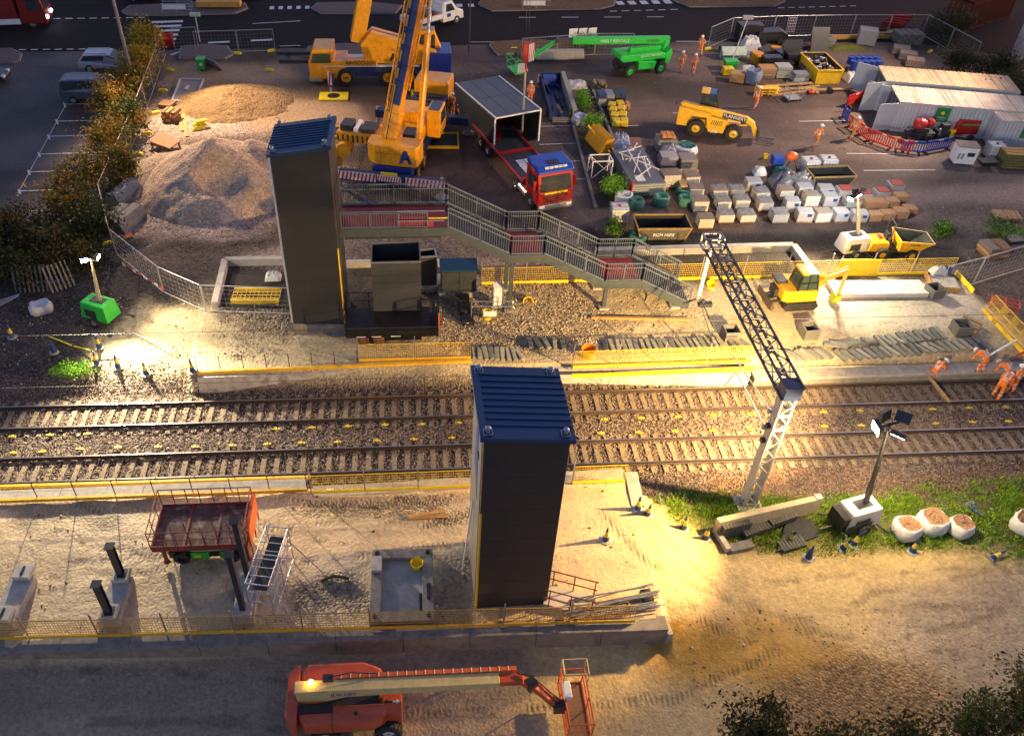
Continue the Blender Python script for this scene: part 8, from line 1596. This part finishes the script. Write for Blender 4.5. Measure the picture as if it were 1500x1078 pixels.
    for s in 'LR':
        j = P[s]; band(j[3], j[4], .82, .093); band(j[4], j[5], .45, .078); band(j[1], j[2], .15, .062)
        A = Vector(c[2])+Vector((.0, (.11 if s == 'L' else -.11), .1)); Bb = Vector(c[1])+Vector((.0, (.10 if s == 'L' else -.10), 0)); n_ = (Vector(c[2])-Vector(c[1])).cross(Vector((0, 1, 0))).normalized()
        for q in (-1, 1): tb.beam(A+n_*q*.125, Bb+n_*q*.118, .05, .012, up=n_)
    a, b = Vector(c[0]), Vector(c[2]); d = (b-a).normalized(); pts = []; p = a.lerp(b, .55); sidev = Vector((0, 1, 0)); fwv = d.cross(sidev).normalized()
    for k in range(2):
        vs = []; 
        for z in (-.025, .025):
            for i in range(16): t = 2*math.pi*i/16; vs.append(tuple(p+d*(z-.09*k)+sidev*math.cos(t)*.168+fwv*math.sin(t)*.14))
        tb.add(vs, [(i, (i+1) % 16, (i+1) % 16+16, i+16) for i in range(16)])
    tm = bpy.data.meshes.new('reflective_band'); tm.from_pydata(tb.v, [], tb.f); tm.materials.append(refl)
    PB[key] = (m2, hm, tm); return PB[key]
def person(label, px, face, pose, trousers='orange', z=None, sc=1.03):
    """face: photo point the person looks towards, on the ground"""
    m, hm, tm = body_mesh(pose, trousers); p = GG(*px) if z is None else G(*px, z); q = G(*face, p.z); o = bpy.data.objects.new('person', m); COL.objects.link(o); o.location = p; o.rotation_euler = (0, 0, math.atan2(q.y-p.y, q.x-p.x)); o.scale = (sc,)*3
    for nm, me in (('helmet', hm), ('reflective_band', tm)): c = bpy.data.objects.new(nm, me); COL.objects.link(c); c.parent = o
    return tag(o, label, 'person', 'workers in orange and white helmets')
person('worker in orange standing apart at the left of the group by the module', (662, 170), (700, 150), 'stand'); person('worker in orange facing left in the middle of the group by the module', (681, 156), (665, 165), 'talk'); person('worker in orange close against the grey module wall', (692, 157), (680, 175), 'stand'); person('worker in orange vest and dark trousers stepping near the grey module', (674, 186), (655, 180), 'walk', 'dark'); person('worker in orange half hidden behind the grey module roof', (776, 152), (760, 170), 'stand')
person('worker in orange walking, left one of two right of the green boom lift', (996, 105), (985, 118), 'walk'); person('worker in orange walking, right one of two right of the green boom lift', (1014, 109), (1010, 125), 'walk'); person('worker in orange by the fence corner of the far yard', (1024, 82), (1010, 95), 'talk'); person('worker in orange walking past the yellow wire rack', (1105, 160), (1140, 140), 'walk'); person('worker in orange crossing the open yard alone', (1193, 217), (1225, 205), 'walk'); person('worker in orange at the red barriers by the containers', (1246, 205), (1270, 195), 'walk')
person('worker in orange kneeling on the edge of the far track with a timber', (1366, 551), (1400, 540), 'kneel', z=.1); person('worker in orange bending over at the platform edge behind the track', (1432, 545), (1410, 530), 'bend', z=.4); person('worker in orange bending behind the two standing workers on the track', (1465, 562), (1440, 545), 'bend', z=.05); person('worker in orange stooping on the track, left one of the pair at the right', (1458, 582), (1482, 560), 'bend', z=-.05, sc=1.15); person('worker in orange standing on the track, right one of the pair at the right', (1478, 575), (1460, 560), 'talk', z=-.05)
# ------------------------------------------------------------------ trees, shrubs, grass: many leaf-sized faces
leafm = attr_mat('leaf', .6, trans=.3); barkm = mat('bark_brown', (.07, .05, .035), .9, 0, .3, 8, bump=.5)
def leafcloud(cen, rad, n, size, cols, seed, clump=26, flat=.8):
    r = np.random.default_rng(seed); c = r.normal(size=(clump, 3)); c /= np.linalg.norm(c, axis=1)[:, None]; c = c*(r.random((clump, 1))**.45)*np.array(rad)+np.array(cen)
    k = r.integers(0, clump, n); cs = r.uniform(.22, .42, clump); P = c[k]+r.normal(size=(n, 3))*cs[k][:, None]*np.array(rad)*.75
    a = r.normal(size=(n, 3)); a /= np.linalg.norm(a, axis=1)[:, None]; b = np.cross(a, r.normal(size=(n, 3))); b /= np.linalg.norm(b, axis=1)[:, None]; s = (size*r.uniform(.6, 1.4, n))[:, None]
    V = np.stack([P-a*s, P+b*s*.45, P+a*s, P-b*s*.45], 1).reshape(-1, 3); F = np.arange(4*n).reshape(n, 4); cc = np.array(cols); cv = cc[r.integers(0, len(cc), clump)][k]*r.uniform(.7, 1.3, (n, 1)); mixm = r.random(n) < .25; cv[mixm] = cc[r.integers(0, len(cc), mixm.sum())]
    return V, F, np.repeat(cv, 4, 0)
GRN = [(.05, .085, .018), (.08, .11, .02), (.035, .06, .015)]; AUT = [(.34, .20, .02), (.19, .14, .015), (.12, .12, .02), (.26, .12, .015), (.08, .095, .02)]; YLW = [(.42, .33, .02), (.30, .27, .02), (.17, .18, .02), (.38, .20, .02)]; DRK = [(.03, .045, .015), (.045, .055, .015), (.02, .032, .012), (.07, .06, .015)]; BRT = [(.13, .32, .02), (.19, .40, .03), (.08, .20, .02)]
def tree(name, label, px, h, rad, cols, n, size, seed, cat='tree', z=None, trunk=True, group=None):
    p = GG(*px) if z is None else G(*px, z); t = T(name, label, cat, p, 0, group); random.seed(seed); cz = h-rad[2]*.85
    if trunk:
        mb = MB(); top = Vector((random.uniform(-.15, .15), random.uniform(-.15, .15), cz)); mb.tube((0, 0, -.1), top, .05+h*.015, 8, .035)
        for k in range(6): a = random.uniform(0, 6.28); s = Vector((0, 0, 0)).lerp(top, random.uniform(.35, .95)); e = s+Vector((math.cos(a)*rad[0]*.75, math.sin(a)*rad[1]*.75, random.uniform(.3, .9)*rad[2])); mb.tube(s, e, .035, 6, .012)
        mb.build('trunk', barkm, t)
    V, F, Cc = leafcloud((0, 0, cz), rad, n, size, cols, seed); V[:, 2] = np.maximum(V[:, 2], .02); npmesh('crown' if trunk else 'foliage', V, F, leafm, Cc, parent=t); return t
hd = [((222, 98), 3.4, (1.3, 1.2, 1.7), YLW, 'yellow leaved', 'tallest hedge tree by the zebra crossing'), ((207, 118), 2.6, (1.4, 1.2, 1.2), YLW, 'yellow green', 'hedge tree beside the silver car'), ((196, 150), 2.8, (1.4, 1.3, 1.3), GRN+AUT, 'green orange', 'hedge tree at the street lamp foot'), ((172, 176), 2.8, (1.6, 1.4, 1.4), AUT, 'orange', 'hedge tree in front of the dark van'), ((196, 200), 2.6, (1.3, 1.4, 1.3), AUT+GRN, 'orange green', 'hedge tree behind the fence by the trestle'), ((165, 232), 2.8, (1.6, 1.5, 1.4), AUT, 'deep orange', 'hedge tree at the empty bays'), ((178, 262), 2.2, (1.3, 1.4, 1.1), GRN+AUT, 'olive', 'hedge tree against the fence above the concrete blocks'), ((140, 290), 2.8, (1.8, 1.6, 1.5), AUT+DRK, 'brown green', 'hedge tree at the middle of the car park side'), ((105, 325), 2.8, (1.8, 1.7, 1.5), DRK+AUT, 'dark bronze', 'hedge tree at the lowest parking bays'), ((140, 350), 2.4, (1.5, 1.5, 1.3), DRK+GRN, 'dark', 'hedge tree at the fence corner'), ((60, 365), 2.6, (2.0, 1.8, 1.4), DRK, 'dark green', 'bushy tree at the lower car park corner'), ((10, 380), 2.6, (2.0, 1.8, 1.4), DRK, 'black green', 'bushy tree at the left frame edge'), ((110, 392), 2.2, (1.7, 1.5, 1.2), DRK, 'dusky', 'bush behind the green lighting tower'), ((40, 412), 2.0, (1.8, 1.4, 1.1), DRK, 'shadowy', 'bush over the leaning palisade'), ((-40, 410), 2.4, (2.0, 1.6, 1.2), DRK, 'dark', 'bush cut by the left frame edge')]
for i, (px, h, rad, cols, cw, lab) in enumerate(hd): tree('hedge_tree', '%s %s' % (cw, lab), px, h, rad, cols, 3200, .105, 200+i, group='hedge trees beside the car park')
for i, (px, h, rad, lab) in enumerate((((1385, 60), 2.6, (2.0, 1.8, 1.3), 'dark shrub left of the stacked red containers'), ((1400, 108), 2.2, (2.0, 1.6, 1.1), 'dark shrub behind the rusty container roofs'), ((1452, 122), 2.6, (2.0, 1.7, 1.3), 'dark shrub below the red containers'), ((1490, 150), 2.4, (2.0, 1.7, 1.2), 'dark shrub by the post at the right edge'), ((1440, 160), 2.0, (1.8, 1.4, 1.0), 'dark olive shrub behind the container ends'))): tree('shrub', lab, px, h, rad, DRK+[(.09, .08, .015)], 2600, .11, 240+i, 'shrub')
for i, (px, h, r, lab) in enumerate((((852, 160), 1.5, .75, 'bright green shrub at the top of the planting strip'), ((867, 196), 1.5, .75, 'bright green shrub beside the pale blue bag'), ((838, 176), .7, .4, 'small green shrub at the end of the blue lined trough'), ((897, 288), 1.4, .75, 'bright green shrub above the red capped tank'), ((900, 345), .9, .6, 'low green shrub between the skip and the stair'), ((1378, 345), .8, .7, 'low weeds right of the site dumper'), ((1465, 345), .7, 1.2, 'dark weeds under the slatted pallet'))): tree('shrub', lab, px, h, (r, r, h*.5), BRT if 'bright' in lab else GRN+BRT, 1500, .07, 260+i, 'shrub', trunk=False)
tree('weeds', 'patch of leafy green weeds between the left cones and the track', (108, 548), .6, (1.1, .6, .35), BRT, 1800, .055, 280, 'weeds', trunk=False); tree('weeds', 'green weeds on the leafy ground behind the green basket fence', (862, 70), 1.2, (1.5, .8, .6), GRN+BRT, 1500, .08, 281, 'weeds', trunk=False)
# trees nearest the viewer, their tops in the lower right
for i, (px, z, h, rad, lab) in enumerate((((1112, 1072), 2.0, 3.4, (1.3, .9, .9), 'leafy tree top, leftmost along the bottom right edge'), ((1235, 1102), 2.0, 3.2, (1.5, .9, .9), 'leafy tree top in the middle of the bottom right edge'), ((1345, 1088), 2.0, 3.4, (1.5, 1.0, .9), 'dark leafy tree top left of the corner tree'), ((1452, 1055), 2.2, 4.0, (1.3, 1.0, 1.1), 'darkest leafy tree top in the bottom right corner'), ((1518, 1022), 2.4, 4.2, (1.3, 1.2, 1.5), 'leafy tree top cut by the right frame edge at the bottom'))):
    c = G(*px, z); p = Vector((c.x, c.y, -.13)); t = T('tree', lab, 'tree', p); random.seed(i); mb = MB(); mb.tube((0, 0, -.1), (.1, .1, z+.3), .09, 8, .04); [mb.tube((.05, .05, z*.7), (math.cos(k)*rad[0]*.7, math.sin(k)*rad[1]*.7, z+random.uniform(.2, .9)), .03, 6, .01) for k in range(6)]; mb.build('trunk', barkm, t)
    V, F, Cc = leafcloud((0, 0, z+.1), rad, 2600, .085, DRK+[(.10, .10, .015), (.06, .07, .015)], 300+i); npmesh('crown', V, F, leafm, Cc, parent=t)
# grass and weeds along the verge
vz = [G(x, y, -.2) for x, y in ((938, 738), (1010, 716), (1090, 722), (1200, 728), (1330, 712), (1500, 700), (1640, 695), (1640, 800), (1500, 822), (1420, 808), (1330, 806), (1180, 815), (1050, 800), (990, 778), (950, 760))]; vp = [(p.x, p.y) for p in vz]; n = 90000
X = RNG.uniform(8, 36, n); Y = RNG.uniform(-8, 0, n); dn = fbm(X, Y, .8, 401, 4); kp = inpoly(X+RNG.normal(0, .25, n), Y+RNG.normal(0, .18, n), vp) & (dn+RNG.uniform(-.1, .1, n) > .46); X, Y, dn = X[kp], Y[kp], dn[kp]; n = len(X); Z = ground_h(X, Y)-.02
hh = RNG.uniform(.05, .16, n)*(1+2.2*np.clip(dn-.5, 0, 1)*2); a = RNG.uniform(0, 6.28, n); w = RNG.uniform(.012, .035, n); lx = np.cos(a); ly = np.sin(a); l2 = RNG.normal(0, .09, (n, 2))
V = np.stack([np.stack([X-lx*w, Y-ly*w, Z], -1), np.stack([X+lx*w, Y+ly*w, Z], -1), np.stack([X+l2[:, 0], Y+l2[:, 1], Z+hh], -1)], 1).reshape(-1, 3); gc = np.array([(.17, .36, .015), (.24, .44, .02), (.11, .24, .015), (.32, .38, .03), (.18, .15, .03)]); cv = gc[np.minimum((RNG.random(n)**1.3*5).astype(int), 4)]*RNG.uniform(.75, 1.25, (n, 1))
tag(npmesh('grass', V, np.arange(3*n).reshape(n, 3), leafm, np.repeat(cv, 3, 0), 'stuff'), 'bright green grass and weeds on the verge', 'grass')
n = 16000; X = RNG.uniform(8, 36, n); Y = RNG.uniform(-8, -.5, n); dn = fbm(X, Y, .7, 431, 4); kp = inpoly(X, Y, vp) & (dn > .52); X, Y = X[kp], Y[kp]; n = len(X); P = np.stack([X, Y, ground_h(X, Y)+RNG.uniform(.05, .5, n)*np.clip((dn[kp]-.45)*5, .3, 1)], -1); q = RNG.normal(size=(n, 3)); q /= np.linalg.norm(q, axis=1)[:, None]; b = np.cross(q, RNG.normal(size=(n, 3))); b /= np.linalg.norm(b, axis=1)[:, None]; s = RNG.uniform(.03, .08, (n, 1)); V = np.stack([P-q*s, P+b*s*.5, P+q*s, P-b*s*.5], 1).reshape(-1, 3)
tag(npmesh('weed_leaves', V, np.arange(4*n).reshape(n, 4), leafm, np.repeat(np.array(BRT)[RNG.integers(0, 3, n)]*RNG.uniform(.7, 1.2, (n, 1)), 4, 0), 'stuff'), 'broad weed leaves standing in the verge grass', 'weeds')
n = 5000; X = RNG.uniform(-26, -14, n); Y = RNG.uniform(12, 40, n); d_ = np.abs(X-(-20.2+(Y-13)*.02)); PX, PY = PJa(X, Y, np.full(n, .9)); kp = (PX < 0+235-(PY-80)*.30) & (PX > 130-(PY-80)*.2) ; X, Y = X[kp], Y[kp]; n = len(X); P = np.stack([X, Y, .92+RNG.uniform(0, .06, n)], -1); q = RNG.normal(size=(n, 3)); q[:, 2] *= .2; q /= np.linalg.norm(q, axis=1)[:, None]; b = np.cross(q, np.array([[0, 0, 1.]])); s = RNG.uniform(.04, .09, (n, 1)); V = np.stack([P-q*s, P+b*s*.5, P+q*s, P-b*s*.5], 1).reshape(-1, 3)
tag(npmesh('fallen_leaves', V, np.arange(4*n).reshape(n, 4), leafm, np.repeat(np.array(AUT)[RNG.integers(0, 5, n)], 4, 0), 'stuff'), 'fallen autumn leaves under the hedge', 'leaves')
# ------------------------------------------------------------------ lighting towers
def spot(name, loc, target, energy, col, size=2.5, blend=.7, rad=.15, parent=None):
    l = bpy.data.lights.new(name, 'SPOT'); l.energy = energy; l.color = col; l.spot_size = size; l.spot_blend = blend; l.shadow_soft_size = rad
    o = bpy.data.objects.new(name, l); COL.objects.link(o); o.location = loc; o.rotation_euler = (Vector(target)-Vector(loc)).to_track_quat('-Z', 'Y').to_euler(); return o
def tower(label, base, headpx, bodym, heads, mastm, size=(1.7, 1.1, .95), rz=0., wheels=True, ls=1.):
    """trailer, mast leaning up to the surveyed head point, lamp heads; heads: (offset, target, energy, colour)"""
    z0 = base.z; t = T('lighting_tower', label, 'lighting tower', base, rz)
    Minv = (Matrix.Translation(base)@Matrix.Rotation(rz, 4, 'Z')).inverted()
    L_, W_, H_ = size
    bo = MB().taper((-L_/2, -W_/2, L_/2, W_/2), (-L_/2+.1, -W_/2+.08, L_/2-.1, W_/2-.08), .4, .4+H_).build('generator_body', bodym, t, bevel=.05)
    mb = MB(); mb.bx(-L_*.3, -W_/2-.002, .6, L_*.1, -W_/2+.03, .62+H_*.4); mb.bx(-L_*.2, -.2, .4+H_, L_*.25, .25, .44+H_); mb.build('vent', dsteel, bo)
    if ls > 1: MB().bx(-L_/2-.3, -W_/2+.1, .4, -L_/2+.02, W_/2-.1, 1.2).bx(-L_/2-.05, -W_/2-.03, .35, L_/2-.5, -W_/2+.02, .75).build('engine_side', blackp, t, bevel=.03)
    if wheels:
        for y in (-W_/2-.05, W_/2+.05): wheel(t, 0, y, .3, .18, steel, tread=False)
    MB().beam((-L_/2, 0, .38), (-L_/2-1.0, 0, .35), .09).build('tow_bar', dsteel, t)
    for sx in (-1, 1):
        for sy in (-1, 1): mb = MB(); mb.beam((sx*L_*.4, sy*W_*.4, .4), (sx*(L_*.4+.5), sy*(W_*.4+.5), .06), .06); mb.lathe([(.12, 0), (.12, .03), (.03, .06)], (sx*(L_*.4+.5), sy*(W_*.4+.5), 0), 8); mb.build('outrigger', dsteel, t)
    m0 = Vector((L_*.1, 0, .4+H_)); hd = Minv@headpx; mb = MB()
    for k in range(4): mb.beam(m0.lerp(hd, k*.25), m0.lerp(hd, (k+1)*.25+.02), .16-.03*k)
    mb.path([m0+Vector((.1, 0, 0)), m0.lerp(hd, .5)+Vector((.12, 0, .1)), hd], .02); mb.build('mast', mastm, t)
    MB().beam(hd+Vector((-.45, 0, 0)), hd+Vector((.45, 0, 0)), .07).build('crossbar', dsteel, t)
    for off, tgt, e, col, cs in heads:
        p = base+Vector(off); wp = headpx+Vector(off); d = (Vector(tgt)-wp).normalized(); lp = Minv@wp; ld = (Minv.to_3x3()@d).normalized()
        h_ = MB().beam(lp-ld*.16, lp+ld*.02, .34*ls, .26*ls).build('lamp_head', dsteel, t)
        MB().beam(lp+ld*.022, lp+ld*.03, .30*ls, .22*ls).build('lamp_glass', mat('lit_lamp_%d' % round(col[2]*100), (1, 1, 1), .2, emit=col, estr=150.), h_)
        spot('tower_lamp', wp+d*.12, tgt, e, col, cs)
    return t
tg = mat('hire_green', (.02, .50, .05)); cream = mat('cream_mast', (.52, .46, .26), .5)
CW = (1., .83, .54); WW = (1., .64, .25); NW = (.95, .95, 1.)
def XZat_(px, py, Y):
    d_ = (px-CX_)*_r2-(py-CY_)*_u2+F_*_fw; k = (Y-CYY)/d_.y; return CAMP+d_*k
K_ = 1.0
b1 = GG(152, 470); h1 = XZat_(133, 380, b1.y+.2)
tower('green lighting tower with two lit lamp heads on the dark earth at the left', b1, h1, tg,
      [((-.35, 0, -.05), G(240, 810, .9), 11500, CW, 1.75), ((.4, 0, .12), G(480, 500, .9), 1400, CW, 2.0)], cream, rz=R(-25))
b2 = GG(1243, 372); h2 = XZat_(1256, 285, b2.y)
tower('white lighting tower with four lit lamps beside the yellow dumper', b2, h2, white,
      [((-.35, -.1, -.25), G(1100, 480, .9), 1500, CW, 2.4), ((.0, -.15, 0), G(1400, 470, .9), 1300, CW, 2.4), ((-.1, .25, .1), G(1000, 200, .9), 700, NW, 2.2), ((.4, .2, .2), G(1330, 200, .9), 700, NW, 2.2)], cream, rz=R(10))
b3 = GG(1248, 768); h3 = XZat_(1303, 622, b3.y+.1)
tower('black and white lighting tower with a glaring lamp head on the grass by the tracks', b3, h3, mat('grey_white', (.55, .55, .52), .5, dirt=.2),
      [((-.6, -.15, -.02), G(480, 785, .9), 9000, WW, 1.4), ((-.1, .45, .12), G(850, 430, .9), 14000, WW, 2.0), ((.65, .3, .1), G(1290, 600, -.2), 1400, (1, .74, .42), 2.8), ((.15, -.5, -.1), G(1200, 850, 0), 380, (1, .74, .40), 2.7)], dsteel, rz=R(15), wheels=True, ls=1.7)  # one real head; other three added to spread light, all enlarged for glare
# lamps at the heads of the two tall columns that rise out of the frame
def head(t, p, tgt, e, col, size):
    d = (Vector(tgt)-p).normalized(); q = p-t.location; h_ = MB().beam(q-d*.3, q+d*.02, .6, .45).build('lamp_head', dsteel, t)
    MB().beam(q+d*.022, q+d*.03, .54, .4).build('lamp_glass', mat('lit_lamp_%d' % round(col[2]*100), (1, 1, 1), .2, emit=col, estr=150.), h_); spot('mast_lamp', p+d*.15, tgt, e, col, size, .6, .3)
for dx, tg_, e in ((-.5, (1150, 130), 9500), (.0, (1250, 270), 5000), (-.3, (820, 190), 15000)): head(FMT, FMP+Vector((dx, 0, 16.9)), G(*tg_, .9), e, (1, .74, .54), 1.5)
head(SLT, SLT.location+Vector((1.7, 0, 11.2)), G(350, 240, .9), 10000, (1, .72, .44), 1.7)
